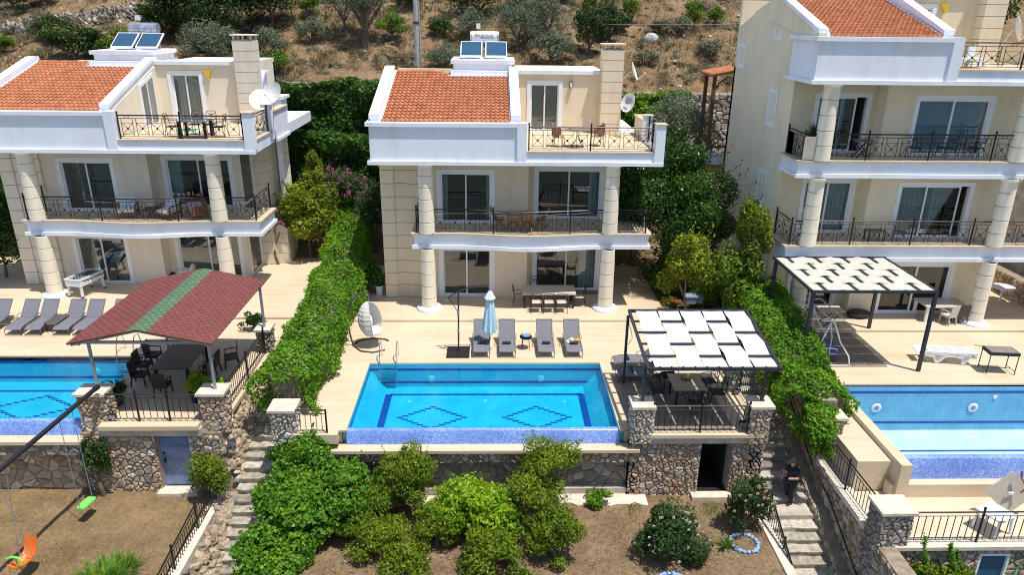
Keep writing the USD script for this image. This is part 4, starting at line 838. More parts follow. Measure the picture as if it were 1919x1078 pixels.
def branches(c, base, r, seed, n=6, r0=.10):
    rng = np.random.default_rng(seed); m = MB(); base = np.array(base, float); c = np.array(c, float)
    fork = base+(c-base)*.45+rng.normal(0, .05, 3); m.tube([base, (base+fork)/2+rng.normal(0, .04, 3), fork], [r0, r0*.8, r0*.65], 8)
    for k in range(n):
        d = rng.normal(size=3); d[2] = abs(d[2])*.7; d /= np.linalg.norm(d); e = c+d*np.array(r)*.75; mid = (fork+e)/2+rng.normal(0, .08, 3)
        m.tube([fork, mid, e], [r0*.5, r0*.32, r0*.1], 5)
    return m
def plant(name, label, cat, c, r, n, size, wid, mat, seed, base=None, group=None, trunk=True, r0=.08, lobes=14, lr=.42, flowers=None, extra=None, **kw):
    r = tuple(np.array(r)*1.16); n = int(n*1.3); c = np.array(c, float); base = np.array(base if base is not None else (c[0], c[1], c[2]-r[2]-.1), float)
    t = thing(name, label, cat, base, group)
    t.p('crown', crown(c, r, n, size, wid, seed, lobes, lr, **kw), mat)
    if trunk: t.p('trunk', branches(c, base, r, seed+1, 6, r0), 'bark')
    if flowers:
        fm, nf, fs = flowers; rng = np.random.default_rng(seed+5)
        for k in range(nf):
            d = rng.normal(size=3); d[2] = abs(d[2]); d[1] = -abs(d[1]); d /= np.linalg.norm(d); p = c+d*np.array(r)*rng.uniform(.85, 1.0)
            f = MB()
            for j in range(5): a = j*1.257+rng.random(); f.ob(p+np.array([math.cos(a), -.2, math.sin(a)])*fs*.28, (fs*.5, fs*.15, fs*.42))
            t.p('flower', f, fm)
    return t
def hedge(name, label, cat, path, width, z0, tops, n, size, wid, mat, seed, wall=None, over=.25, up=.45):
    """creeper thick over a wall: leaves on top and both faces following a path of (x,y); tops = leaf heights along it"""
    rng = np.random.default_rng(seed); at, L = arc([(x, y, 0) for x, y in path]); t = thing(name, label, cat, (*path[0], z0))
    s = rng.random(n)*L; ctr = np.array([at(a) for a in s]); eps = .05; tan = np.array([at(min(a+eps, L))-at(max(a-eps, 0)) for a in s]); tan /= np.linalg.norm(tan, axis=1, keepdims=True); side = np.cross(tan, [0, 0, 1.])
    top = np.interp(s, np.linspace(0, L, len(tops)), tops); bot = np.interp(s, np.linspace(0, L, len(z0) if hasattr(z0, '__len__') else 1), np.atleast_1d(z0)) if hasattr(z0, '__len__') else np.full(n, z0)
    H = top-bot; u = rng.random(n); per = width+2*H; d = u*per
    lump = meshkit.fbm(np.stack([ctr[:, 0]*1.1, ctr[:, 1]*1.1, np.where(d < H, 0, np.where(d < H+width, 5, 9))+d*.9], -1), 4, seed)-.5
    off = np.where(d < H, -width/2, np.where(d < H+width, d-H-width/2, width/2)); zz = np.where(d < H, bot+d, np.where(d < H+width, top, top-(d-H-width)))
    rnd_edge = np.minimum(np.abs(d-H), np.abs(d-H-width)); shave = np.clip(.30-rnd_edge, 0, .3)
    out = np.where((d < H)[:, None], -side, np.where((d < H+width)[:, None], np.array([0, 0, 1.]), side))
    depth = lump*1.5+rng.normal(0, .07, n)-shave*.55-np.abs(rng.normal(0, .05, n))
    p = ctr+side*off[:, None]; p[:, 2] = zz; p = p+out*depth[:, None]
    r = np.clip(.5+lump*.9+rng.normal(0, .17, n), 0, 1)
    t.p('foliage', MB().add(*leaves(rng, p, out, size, wid, up, .25, r)), mat)
    return t
# --- creeper hedges on the boundary walls
h = hedge('creeper_hedge', 'bright green creeper hedge on the wall between left villa and middle pool', 'hedge', [(-7.1, 21.6), (-7.05, 24), (-7.0, 27), (-7.05, 30), (-7.4, 35.5), (-8.4, 41)], 1.75, .1, [1.45, 1.75, 1.95, 2.15, 2.5, 3.0], 46000, .115, .8, 'ivy_leaf', 11)
h.p('wall', MB().bx(-6.75, -6.42, 24.6, 33.5, -.2, 1.35), 'mortar'); stones(h, (-6.42, 24.6, .0), (0, 1, 0), (0, 0, 1), sbox(0, 0, 7.5, 1.2), .26, 31, 'stone_pale', .05)
h.p('wall', MB().bx(-7.9, -6.75, 22.6, 40, -.4, 1.1), 'mortar')
h = hedge('creeper_hedge', 'green creeper hedge on the wall between the two right pools', 'hedge', [(11.0, 21.25), (11.1, 22.3), (11.4, 25), (11.7, 29), (12.1, 32.5), (12.4, 34.5)], 2.0, .05, [1.0, 1.5, 1.8, 1.8, 1.7, 1.6], 38000, .11, .8, 'ivy_leaf', 12)
h.p('wall', MB().bx(11.3, 12.3, 21.6, 34, -.5, .75), 'mortar')
hedge('creeper', 'creeper hanging over the rubble wall above the shaded person', 'creeper', [(10.55, 19.55), (10.7, 20.4), (11.0, 21.4)], .75, -.35, [.45, .75, .95], 4200, .11, .8, 'ivy_leaf', 13)
def ivy_wall(name, label, x0, x1, y, z0, z1, n, seed, mat='ivy_dark_leaf', size=.22, lean=.0):
    rng = np.random.default_rng(seed); t = thing(name, label, 'ivy', ((x0+x1)/2, y, z0)); t.p('wall', MB().bx(x0, x1, y+.5, y+.9, z0-.5, z1-.15), 'mortar')
    x = rng.uniform(x0, x1, n); s = rng.random(n); topz = z1+.35*(meshkit.fbm(np.stack([x*.6, x*0, x*0+seed], -1), 4, 2)-.5)*2; z = z0+(topz-z0)*s
    lump = meshkit.fbm(np.stack([x*.8, z*.8, x*0], -1), 4, seed)-.5
    onb = rng.random(n) < .12
    p = np.stack([x, np.where(onb, y+rng.uniform(-.1, .9, n), y-lump*1.3+lean*(1-s)*-1+rng.normal(0, .08, n)), np.where(onb, topz+lump*.3, z)], -1)
    o = np.tile([0, -1., .35], (n, 1)); t.p('foliage', MB().add(*leaves(rng, p, o, size, .8, .3, .3, np.clip(.48+lump+rng.normal(0, .18, n), 0, 1))), mat)
    return t
ivy_wall('ivy_wall', 'tall dark ivy on the upper bank between left and middle villas', -13.5, -4.5, 43.6, 3.5, 9.0, 11000, 41)
ivy_wall('ivy_wall', 'lower tier of ivy below the upper bank between left and middle villas', -12.5, -4.8, 41.2, 1.0, 6.3, 9500, 42)
ivy_wall('ivy_wall', 'glossy ivy behind the satellite dishes of the middle villa', 5.5, 11.6, 43.4, 3, 8.6, 6500, 43, 'ivy_leaf', .24)
ivy_wall('ivy_wall', 'ivy hanging on the far bank at the left picture edge behind the left roof', -34, -27, 43.8, 3, 8.6, 2500, 44)
# --- trees by the right of the middle villa
plant('orange_tree', 'big dark glossy orange tree between middle and right villas', 'tree', (8.75, 34.0, 4.45), (3.1, 2.5, 3.1), 32000, .16, .55, 'orange_tree_leaf', 51, (9.6, 34, 0), r0=.2, lobes=26, lr=.36)
plant('shrub', 'dark shrub at the foot of the orange tree beside the paved path', 'shrub', (8.75, 33.0, 1.15), (1.4, 1.1, 1.15), 5200, .14, .5, 'orange_tree_leaf', 52, (8.6, 32.6, 0))
plant('thuja', 'round golden green conifer behind the white woven pergola roof', 'tree', (8.5, 29.7, 2.55), (1.05, 1.0, 1.75), 7500, .15, .55, 'thuja_leaf', 53, (8.6, 29.7, 0), lobes=22, lr=.36, up=.8)
plant('thuja', 'tall golden green conifer against the right villa balcony', 'tree', (11.3, 29.9, 4.0), (.80, .8, 1.75), 6500, .15, .55, 'thuja_leaf', 54, (11.2, 30, 0), lobes=20, lr=.38, up=.8)
plant('shrub', 'loose green shrub under the tall golden conifer', 'shrub', (10.35, 29.6, 2.0), (1.25, .9, 1.5), 6500, .15, .55, 'shrub_leaf', 55, (10.3, 29.7, 0), lobes=18, lr=.4)
plant('shrub', 'small green shrub in the bed beside the garden bench', 'shrub', (9.9, 31.4, .55), (.7, .5, .55), 900, .12, .6, 'ivy_leaf', 56, (9.9, 31.4, 0))
plant('flower', 'red flowers in the bed beside the paved path', 'flower', (8.35, 31.6, .25), (.3, .3, .25), 350, .09, .6, 'ivy_leaf', 57, (8.35, 31.6, 0), trunk=False, flowers=('red_flower', 8, .09))
plant('olive_tree', 'dark olive tree behind the orange tree near the pale stone wall', 'tree', (11.0, 42.0, 7.0), (1.9, 1.3, 2.0), 5000, .17, .35, 'olive_leaf', 58, (11.2, 42, 2.2), r0=.14, lobes=18)
plant('shrub', 'dark leafy mass filling the gap behind the middle villa right column', 'shrub', (7.6, 37.5, 3.6), (1.7, 1.3, 2.6), 7000, .17, .55, 'orange_tree_leaf', 59, (7.6, 37.5, .2), lobes=20)
# --- shrubs between left and middle villas
plant('thuja', 'yellow green conifer beside the left villa with pink blossom behind', 'tree', (-9.9, 37.6, 2.9), (1.4, 1.1, 1.7), 8000, .17, .55, 'thuja_leaf', 61, (-9.9, 37.8, 0), lobes=20, lr=.4, up=.8)
plant('thuja', 'slim tip of a conifer rising above the yellow green one', 'tree', (-9.6, 38.4, 4.8), (.5, .5, 1.2), 1800, .16, .55, 'thuja_leaf', 62, (-9.6, 38.4, 0), up=.8)
plant('oleander', 'pink oleander in full flower behind the yellow green conifer', 'shrub', (-8.7, 39.4, 3.6), (1.9, .9, 1.3), 5000, .17, .3, 'oleander_leaf', 63, (-8.7, 39.4, 1), flowers=('pink_flower', 60, .15), lobes=18)
plant('oleander', 'pink oleander blossoming against the side of the left villa', 'shrub', (-11.5, 36.6, 2.5), (.6, .5, 1.0), 1400, .16, .3, 'oleander_leaf', 64, (-11.4, 36.6, .3), flowers=('pink_flower', 26, .14))
plant('shrub', 'grey green shrub in the shade beside the middle villa wall', 'shrub', (-6.4, 38.2, 2.6), (1.1, .9, 1.5), 2600, .16, .45, 'oleander_leaf', 65, (-6.4, 38.2, .4), flowers=('pink_flower', 8, .12))
plant('shrub', 'leafy vine beside the white bin at the villa corner', 'shrub', (-6.1, 33.1, .95), (.75, .7, .95), 2200, .14, .75, 'ivy_dark_leaf', 66, (-6.1, 33.1, .1))
plant('shrub', 'dark shrub with yellow flowers at the left edge by the villa corner', 'shrub', (-24.35, 34.4, 2.9), (1.25, 1.4, 2.7), 9000, .18, .5, 'orange_tree_leaf', 67, (-24.3, 34.5, .2), flowers=('yellow_flower', 9, .2))
plant('shrub', 'tall dark shrub behind the yellow flowered one at the left edge', 'shrub', (-25.0, 38.5, 3.4), (1.5, 1.6, 3.2), 8000, .18, .5, 'orange_tree_leaf', 69, (-25.0, 38.5, .2), lobes=22)
plant('shrub', 'low dark plant by the left rail of the left terrace pillar', 'shrub', (-10.15, 28.2, .55), (.45, .4, .5), 700, .13, .5, 'rose_leaf', 68, (-10.1, 28.2, .2))
# --- lower garden
plant('fig_tree', 'sprawling fig with bright leaves below the ivy pillar', 'tree', (-5.5, 19.1, -1.45), (1.95, 1.5, 1.15), 20000, .135, .85, 'fig_leaf', 71, (-5.6, 19.2, -2.5), lobes=44, lr=.25, fill=.35)
plant('shrub', 'lowest leafy shrub at the foot of the pale steps', 'shrub', (-6.4, 17.3, -2.3), (1.2, 1.0, .95), 9000, .13, .85, 'fig_leaf', 72, (-7.0, 17.3, -3), lobes=18)
plant('vine', 'leafy vine spilling below the pillar with short rail', 'shrub', (-6.2, 20.35, -.75), (1.15, .5, .85), 8500, .115, .85, 'fig_leaf', 73, (-6.5, 20.6, -2.2), lobes=16)
PO = [('pomegranate bush filling the gap between the fig and the lower shrubs', (-3.5, 17.9, -2.1), (.9, .8, .75)), ('pomegranate bush standing tall against the shaded wall below the pool left part', (-2.75, 19.7, -1.15), (.88, .8, 1.05)), ('pomegranate bush joining the sprawling fig', (-3.95, 19.0, -1.75), (.95, .85, .8)),
      ('tallest pomegranate bush reaching the pool ledge', (1.85, 19.6, -.85), (.95, .85, 1.0)), ('pomegranate bush just in front of the tallest one', (1.25, 18.9, -1.5), (.85, .8, .8)),
      ('pomegranate bush nearest the bare soil right of the citrus', (1.9, 17.6, -1.9), (.85, .7, .9)), ('low pomegranate bush left of the citrus', (-1.75, 18.2, -2.0), (.75, .7, .7)),
      ('pomegranate bush in front of the citrus at the picture bottom', (-.1, 17.1, -2.15), (.85, .7, .75)), ('small pomegranate bush at the bottom edge below the fig', (-2.75, 17.0, -2.35), (.75, .7, .6)),
      ('smallest pomegranate sapling at the bottom edge', (.75, 16.4, -2.6), (.6, .5, .5))]
for k, (lb, c, r) in enumerate(PO):
    r = tuple(np.array(r)*1.12); c = (c[0], c[1], c[2]+.12); plant('pomegranate_bush', lb, 'bush', c, r, int(5200*r[0]*r[2]), .105, .5, 'pomegranate_leaf', 80+k*3, (c[0], c[1], -2.5), 'pomegranate bushes in the garden', lobes=26, lr=.30, r0=.06, flowers=('red_flower', 2, .05))
plant('citrus_tree', 'round lime green citrus tree in the middle of the garden', 'tree', (-.55, 18.6, -1.65), (1.6, 1.3, 1.25), 11000, .15, .5, 'citrus_leaf', 120, (-.5, 18.6, -2.5), lobes=36, lr=.27)
plant('bush', 'low green bush on the cracked concrete strip', 'bush', (3.55, 20.0, -2.2), (.45, .35, .3), 700, .12, .5, 'ivy_leaf', 121, (3.55, 20, -2.45), trunk=False)
plant('jasmine_bush', 'round dark green bush with white blossoms inside a blue stone ring', 'bush', (5.45, 17.7, -1.95), (1.0, .9, .95), 6500, .11, .55, 'rose_leaf', 122, (5.4, 17.6, -2.5), flowers=('white_flower', 22, .075), lobes=22)
plant('rose_bush', 'tall rose bush with pale roses beside the stair rail', 'bush', (8.15, 18.8, -1.55), (.72, .65, .95), 3600, .10, .6, 'rose_leaf', 123, (8.1, 18.7, -2.5), flowers=('rose_flower', 22, .09), lobes=22, lr=.36)
plant('vine', 'upright climbing plant with tall shoots before the lower terrace rail', 'shrub', (12.55, 16.0, -2.3), (.95, .45, .85), 3600, .12, .8, 'pomegranate_leaf', 124, (12.5, 16.0, -3.6), lobes=18)
for k, (x, h) in enumerate(((12.15, 1.5), (12.95, 1.25), (13.2, .95))):
    rng = np.random.default_rng(130+k); n = 170; zz = rng.random(n); p = np.c_[x+.10*np.sin(zz*5)+rng.normal(0, .05*(1.2-zz), n), 16.05+rng.normal(0, .05, n), -2.0+h*zz]
    T('/World/vine_001', (12.5, 16.0, -3.6)).p('shoot', MB().add(*leaves(rng, p, np.tile([0, -1., .3], (n, 1)), .085, .9)), 'ivy_leaf')
plant('bush', 'olive green bush beside the blue metal door', 'bush', (-9.35, 20.35, -1.45), (.68, .5, .85), 2600, .10, .5, 'pomegranate_leaf', 141, (-9.35, 20.4, -2.4), lobes=18)
plant('rose_bush', 'climbing rose with red blooms on the wall left of the blue door', 'bush', (-13.15, 20.55, -1.05), (.42, .3, 1.0), 1700, .10, .6, 'rose_leaf', 142, (-13.1, 20.6, -2.4), flowers=('red_flower', 7, .06))
def spikes(name, label, cat, c, n, L, mat, seed, spread=.3, w=.02, group=None):
    rng = np.random.default_rng(seed); t = thing(name, label, cat, c, group); m = MB()
    for k in range(n):
        a = rng.random()*6.28; e = rng.uniform(.2, 1.0); d = np.array([math.cos(a)*e, math.sin(a)*e, 1.1-.5*e]); d /= np.linalg.norm(d); b = np.array(c)+np.array([math.cos(a), math.sin(a), 0])*spread*rng.random()
        l = L*rng.uniform(.6, 1.1); s = np.cross(d, [0, 0, 1.]); s /= np.linalg.norm(s); mid = b+d*l*.6; tip = b+d*l-np.array([0, 0, l*.25*e])
        m.add([b-s*w, b+s*w, mid+s*w, mid-s*w, tip], [[0, 1, 2], [0, 2, 3], [3, 2, 4]], rng.random())
    t.p('leaves', m, mat); return t
spikes('grass_clump', 'bright green grass clump at the bottom edge of the play lawn', 'grass', (-11.1, 16.75, -2.5), 700, .55, 'green_grass', 151, .75, .014)
spikes('spiky_plant', 'strappy green plant beside the blue stone ring of the rose', 'plant', (7.25, 17.95, -2.45), 40, .5, 'shrub_leaf', 152, .12, .018)
# --- hillside
def hz(x, y): return float(hill_z(np.array(x), np.array(y)))
hill = [('pine_tree', 'broad dark pine mass on the hill behind the left chimney', 'tree', (-18.2, 50.6), (4.2, 2.4, 3.1), 24000, .24, .35, 'pine_leaf'), ('pine_tree', 'dark pine left of the broad pine mass on the hill', 'tree', (-21.3, 50.3), (1.4, 1.2, 1.3), 3000, .24, .35, 'pine_leaf'), ('pine_tree', 'second dark pine right of the broad mass over the left chimney', 'tree', (-15.0, 52.5), (1.9, 1.4, 2.5), 4200, .24, .35, 'pine_leaf'),
        ('olive_bush', 'silvery olive bush behind the left chimney', 'bush', (-17.6, 47.6), (1.7, 1.2, 1.25), 3800, .17, .3, 'olive_leaf'), ('olive_bush', 'smaller silvery bush right of the left chimney', 'bush', (-14.2, 48.0), (1.1, .9, 1.2), 2200, .17, .3, 'olive_leaf'),
        ('bush', 'dark rounded bush behind the left tiled roof', 'bush', (-25.3, 46.4), (1.9, 1.1, 1.0), 4200, .2, .45, 'pine_leaf'), ('bush', 'paler green bush behind the left solar panels', 'bush', (-22.6, 46.8), (1.4, 1.0, .9), 3000, .2, .45, 'shrub_leaf'),
        ('olive_tree', 'olive tree with thick trunk on the hill left of the concrete pole', 'tree', (-8.3, 50.2), (1.8, 1.5, 1.5), 5200, .17, .3, 'olive_leaf'), ('olive_tree', 'thin olive tree just left of the thick trunked one', 'tree', (-9.9, 51.2), (1.3, 1.1, 1.4), 3000, .17, .3, 'olive_leaf'),
        ('bush', 'bright round bush between olive trunk and concrete pole', 'bush', (-6.7, 50.7), (.95, .8, .95), 1900, .15, .45, 'shrub_leaf'), ('olive_bush', 'dry olive bush behind the middle roof ridge beside the pole', 'bush', (-3.1, 46.7), (1.3, .9, .75), 2000, .17, .3, 'olive_leaf'),
        ('bush', 'dark bush on the hill above the middle water tank', 'bush', (-1.0, 53.0), (1.8, 1.2, 1.3), 3600, .19, .4, 'pine_leaf'), ('bush', 'dark green crown at the top edge right of the pole', 'bush', (1.5, 53.5), (1.6, 1.2, 1.4), 3000, .19, .4, 'pine_leaf'),
        ('olive_bush', 'large silvery olive bush behind the middle solar panels', 'bush', (1.6, 49.2), (1.6, 1.2, 1.5), 4200, .17, .3, 'olive_leaf'), ('olive_bush', 'silvery olive crown right of the largest olive bush', 'bush', (3.5, 49.8), (1.45, 1.1, 1.75), 4000, .17, .3, 'olive_leaf'), ('olive_bush', 'lower silvery olive bush touching the middle parapet', 'bush', (3.6, 47.2), (1.35, .9, 1.05), 3000, .17, .3, 'olive_leaf'),
        ('pine_tree', 'young pine left of the middle chimney', 'tree', (6.1, 48.3), (1.1, .9, 1.7), 3000, .2, .35, 'pine_leaf'), ('pine_tree', 'young pine just above the middle chimney', 'tree', (7.5, 50.0), (.8, .7, 1.3), 1700, .2, .35, 'pine_leaf'),
        ('pine_sapling', 'yellow green pine sapling above the young pines', 'tree', (6.5, 52.8), (.6, .5, .95), 1000, .18, .35, 'shrub_leaf'), ('pine_sapling', 'pine sapling on the hill left of the pale boulder', 'tree', (9.3, 52.3), (.6, .5, 1.0), 1000, .18, .35, 'shrub_leaf'), ('pine_sapling', 'pine sapling on the hill right of the pale boulder', 'tree', (13.7, 52.6), (.75, .6, .9), 1200, .18, .35, 'shrub_leaf'),
        ('pine_sapling', 'pine sapling next to the right villa wall on the hill', 'tree', (15.4, 53.2), (.55, .5, .7), 800, .18, .35, 'shrub_leaf'), ('pine_sapling', 'pine sapling at the top edge above the middle chimney', 'tree', (8.0, 55.0), (.7, .6, 1.0), 1000, .18, .35, 'shrub_leaf'), ('bush', 'bush at the top left corner above the dry stone wall', 'bush', (-33.0, 54.0), (1.6, 1.2, 1.2), 2600, .2, .4, 'pine_leaf'), ('bush', 'dark bush at the left edge above the dry stone wall', 'bush', (-31.3, 54.6), (1.1, .9, 1.0), 1500, .2, .4, 'pine_leaf'),
        ('bush', 'small bush on the slope below the dry stone wall', 'bush', (-30.2, 47.2), (.9, .7, .6), 900, .18, .4, 'shrub_leaf'), ('bush', 'dusty shrub at the top edge over the olive trees', 'bush', (-12.7, 53.8), (.8, .7, .7), 1000, .18, .4, 'shrub_leaf'), ('bush', 'grey scrub bush beside the pale boulder', 'bush', (11.3, 51.0), (.9, .7, .5), 900, .16, .4, 'sage_leaf'), ('bush', 'grey scrub bush below the right sapling', 'bush', (12.6, 51.2), (.8, .6, .5), 800, .16, .4, 'sage_leaf'),
        ('tree', 'dark tree at the top right behind the right villa chimney', 'tree', (27.5, 46.0), (3.5, 2.5, 4.0), 7000, .28, .45, 'pine_leaf')]
hill += [('bush', 'dark juniper bush on the slope above the left roof edge', 'bush', (-27.6, 48.6), (1.3, 1.0, .9), 1900, .17, .4, 'pine_leaf'), ('bush', 'olive toned bush halfway between the left chimney and the thick olive trunk', 'bush', (-11.9, 50.6), (1.1, .9, .8), 1500, .17, .35, 'olive_leaf'),
  ('bush', 'green bush low on the slope just right of the left chimney', 'bush', (-13.4, 46.4), (.8, .7, .7), 1100, .16, .45, 'shrub_leaf'), ('bush', 'dark bush right of the concrete pole above the middle ridge', 'bush', (-3.6, 50.6), (.9, .8, .7), 1300, .17, .4, 'pine_leaf'), ('olive_bush', 'silvery bush above the middle water tank left side', 'bush', (-1.6, 50.4), (1.1, .9, .9), 1700, .17, .3, 'olive_leaf'),
  ('bush', 'dark bush under the wire left of the boulder', 'bush', (8.3, 50.9), (.8, .7, .6), 1100, .17, .4, 'pine_leaf'), ('bush', 'low sage bush near the gazebo roof', 'bush', (13.8, 48.6), (.8, .7, .5), 900, .16, .4, 'sage_leaf'), ('bush', 'low sage bush straight above the satellite dish', 'bush', (9.6, 47.4), (.7, .6, .4), 700, .16, .4, 'sage_leaf'), ('bush', 'dark bush at the top edge left of the concrete pole', 'bush', (-6.2, 54.4), (1.2, .9, .9), 1600, .18, .4, 'pine_leaf'), ('bush', 'green bush at the top edge over the young pines', 'bush', (5.0, 55.3), (1.0, .8, .8), 1300, .18, .4, 'shrub_leaf')]
for k, (nm, lb, ct, (x, y), r, n, s, w, mt) in enumerate(hill):
    z = hz(x, y); tall = nm in ('olive_tree',); lift = 1.5 if tall else (.25 if nm != 'tree' else 0)
    plant(nm, lb, ct, (x, y, z+lift+r[2]*.75), r, n, s, w, mt, 200+k*7, (x, y, z-.3), r0=.3 if tall and k == 7 else .13, lobes=20, lr=.38)
# scattered scrub, dry grass and stones of the slope
rng = np.random.default_rng(77); m1, m2 = MB(), MB()
for k in range(1150):
    x, y = rng.uniform(-38, 34), rng.uniform(44.6, 58); z = hz(x, y); r = rng.uniform(.16, .62)*(.7+.6*rng.random()); c = crown((x, y, z+r*.35), (r, r, r*.65), int(60+260*r), .10, .4, 900+k, 5, .5)
    (m1 if rng.random() < .45 else m2).add(c.v[0], c.f[0], c.rn[0])
solo('scrub', m1, 'dry_shrub_leaf', 'dry brown scrub scattered over the hillside', 'scrub', kind='stuff'); solo('scrub', m2, 'sage_leaf', 'grey green scrub scattered over the hillside', 'scrub', kind='stuff')
def grass(name, label, n, area, zf, L, mat, seed, w=.012, clump=.0):
    rng = np.random.default_rng(seed); x, y = rng.uniform(area[0], area[1], n), rng.uniform(area[2], area[3], n); d = meshkit.fbm(np.stack([x*.9, y*.9, x*0], -1), 3, seed); k = d > .5-clump+rng.normal(0, .06, n); x, y = x[k], y[k]; n = len(x)
    z = zf(x, y); a = rng.random(n)*6.28; l = L*rng.uniform(.5, 1.3, n); tilt = rng.uniform(.2, 1.0, n); s = np.stack([np.sin(a), -np.cos(a), 0*a], -1)*w; b = np.stack([x, y, z-.03], -1); t = b+np.stack([np.cos(a)*l*tilt, np.sin(a)*l*tilt, l+.03], -1)
    i = np.arange(n)*3; return solo(name, MB().add(np.stack([b-s, b+s, t], 1).reshape(-1, 3), np.c_[i, i+1, i+2], np.repeat(rng.random(n), 3)), mat, label, 'grass', kind='stuff')
grass('dry_grass', 'dry straw grass over the hillside', 60000, (-38, 32, 44.5, 59), lambda x, y: hill_z(x, y), .26, 'dry_grass', 301, .028, .06)
grass('dry_grass', 'dry grass tufts in the lower garden', 9000, (-7, 8.6, 15.5, 20.2), lambda x, y: garden_z(x, y), .09, 'dry_grass', 302, .008, .0)
grass('dry_grass', 'short dry grass on the play lawn', 16000, (-18, -9.5, 15.5, 20.6), lambda x, y: garden_z(x, y)+.02, .07, 'dry_grass', 303, .008, .02)
grass('grass', 'thin green grass patches in the lower garden', 7000, (4.5, 8.8, 18.9, 20.0), lambda x, y: garden_z(x, y), .08, 'green_grass', 304, .008, -.02)
grass('grass', 'green grass under the shrubs beside the paved path', 5000, (8.0, 9.6, 31.5, 35.5), lambda x, y: 0*x+.05, .12, 'green_grass', 305, .012, .1)
m = MB(); ico1 = trimesh.creation.icosphere(1)
for k in range(1500):
    x, y = rng.uniform(-38, 34), rng.uniform(44.5, 58); r = rng.uniform(.03, .16)**1.0; r = r if rng.random() < .25 else r*.5; m.add(ico1.vertices*(1+rng.normal(0, .15, (42, 1)))*[r*1.3, r, r*.7]+[x, y, hz(x, y)+.0], ico1.faces, rng.random())
solo('loose_stones', m, 'stone_pale', 'pale stones strewn over the hillside', 'stones', kind='stuff')
m = MB(); n = 2600; x, y = rng.uniform(-7, 8.6, n), rng.uniform(15.3, 20.4, n); m.add(*leaves(rng, np.c_[x, y, garden_z(x, y)+.045], np.tile([0, 0, 1.], (n, 1)), .06, .6)); solo('leaf_litter', m, 'dry_shrub_leaf', 'dry fallen leaves on the garden soil', 'leaves', kind='stuff')
m = MB()
for k in range(420):
    x, y = (rng.uniform(-7, 8.6), rng.uniform(15.3, 20.4)) if k < 560 else (rng.uniform(-19, -9.6), rng.uniform(15.3, 20.7)); r = rng.uniform(.010, .026)*(1.8 if rng.random() < .06 else 1); m.add(ico1.vertices*(1+rng.normal(0, .18, (42, 1)))*[r*1.3, r, r*.8]+[x, y, garden_z(x, y)+.035], ico1.faces, rng.random())
solo('pebbles', m, 'stone_brown', 'small pale stones on the garden soil and the play lawn', 'stones', kind='stuff')
b = trimesh.creation.icosphere(2); v = b.vertices*(1+.25*(meshkit.fbm(b.vertices*2, 3, 9)-.5)[:, None])*[.50, .32, .36]
solo('boulder', MB().add(v+[10.4, 50.3, hz(10.4, 50.3)+.12], b.faces, .9), 'stone_pale', 'pale boulder on the hill right of the middle chimney', 'boulder', loc=(10.4, 50.3, hz(10.4, 50.3)))
# dry stone wall top left
t = thing('dry_stone_wall', 'dry stone wall climbing the hill behind the left villa', 'stone wall', (-26, 52.3, hz(-26, 52.3))); wl = []
for k in range(520):
    s = rng.random(); hgt = .55+.75*s; q = rng.random()**.85; x = -33+15.5*s; y = 50.2+5.0*s-(s-.5)**2*1.0+rng.uniform(-.3, .3)*(1-q*.5)-.35*(1-q); r = rng.uniform(.14, .30)*(1.15-.4*q)
    rot, _ = np.linalg.qr(rng.normal(size=(3, 3))); wl.append((r, (ico1.vertices*(1+rng.normal(0, .13, (42, 1)))*[r*1.2, r, r*.8])@(np.eye(3)*.6+rot*.4).T+[x, y, hz(x, y)+q*hgt]))
wl.sort(key=lambda c: -c[0]); rest = MB()
for k, (r, v) in enumerate(wl):
    if k < 300: t.p('stone', MB().add(v, ico1.faces, float(rng.random())), 'stone_grey' if k % 3 else 'stone_pale', 25)
    else: rest.add(v, ico1.faces, float(rng.random()))
t.p('small_stones', rest, 'stone_grey', kind='stuff')
# pale stone wall in the gap before the right villa
t = thing('bank_wall', 'pale rubble wall in the gap left of the tall right villa', 'stone wall', (12.5, 43.8, 4)); t.p('core', MB().bx(8.5, 18, 44.0, 44.6, 1, 8.6), 'mortar'); stones(t, (8.5, 44.0, 4.4), (1, 0, 0), (0, 0, 1), sbox(0, 0, 6.5, 4.2), .33, 61, 'stone_pale', .12)
t = thing('bank_wall', 'low pale stone edge on top of the ivy bank', 'stone wall', (-8, 44.4, 9)); t.p('core', MB().bx(-16, 5, 44.5, 44.8, 7, 8.9), 'mortar'); stones(t, (-14, 44.5, 8.5), (1, 0, 0), (0, 0, 1), sbox(0, 0, 16, .5), .3, 62, 'stone_pale', .1)
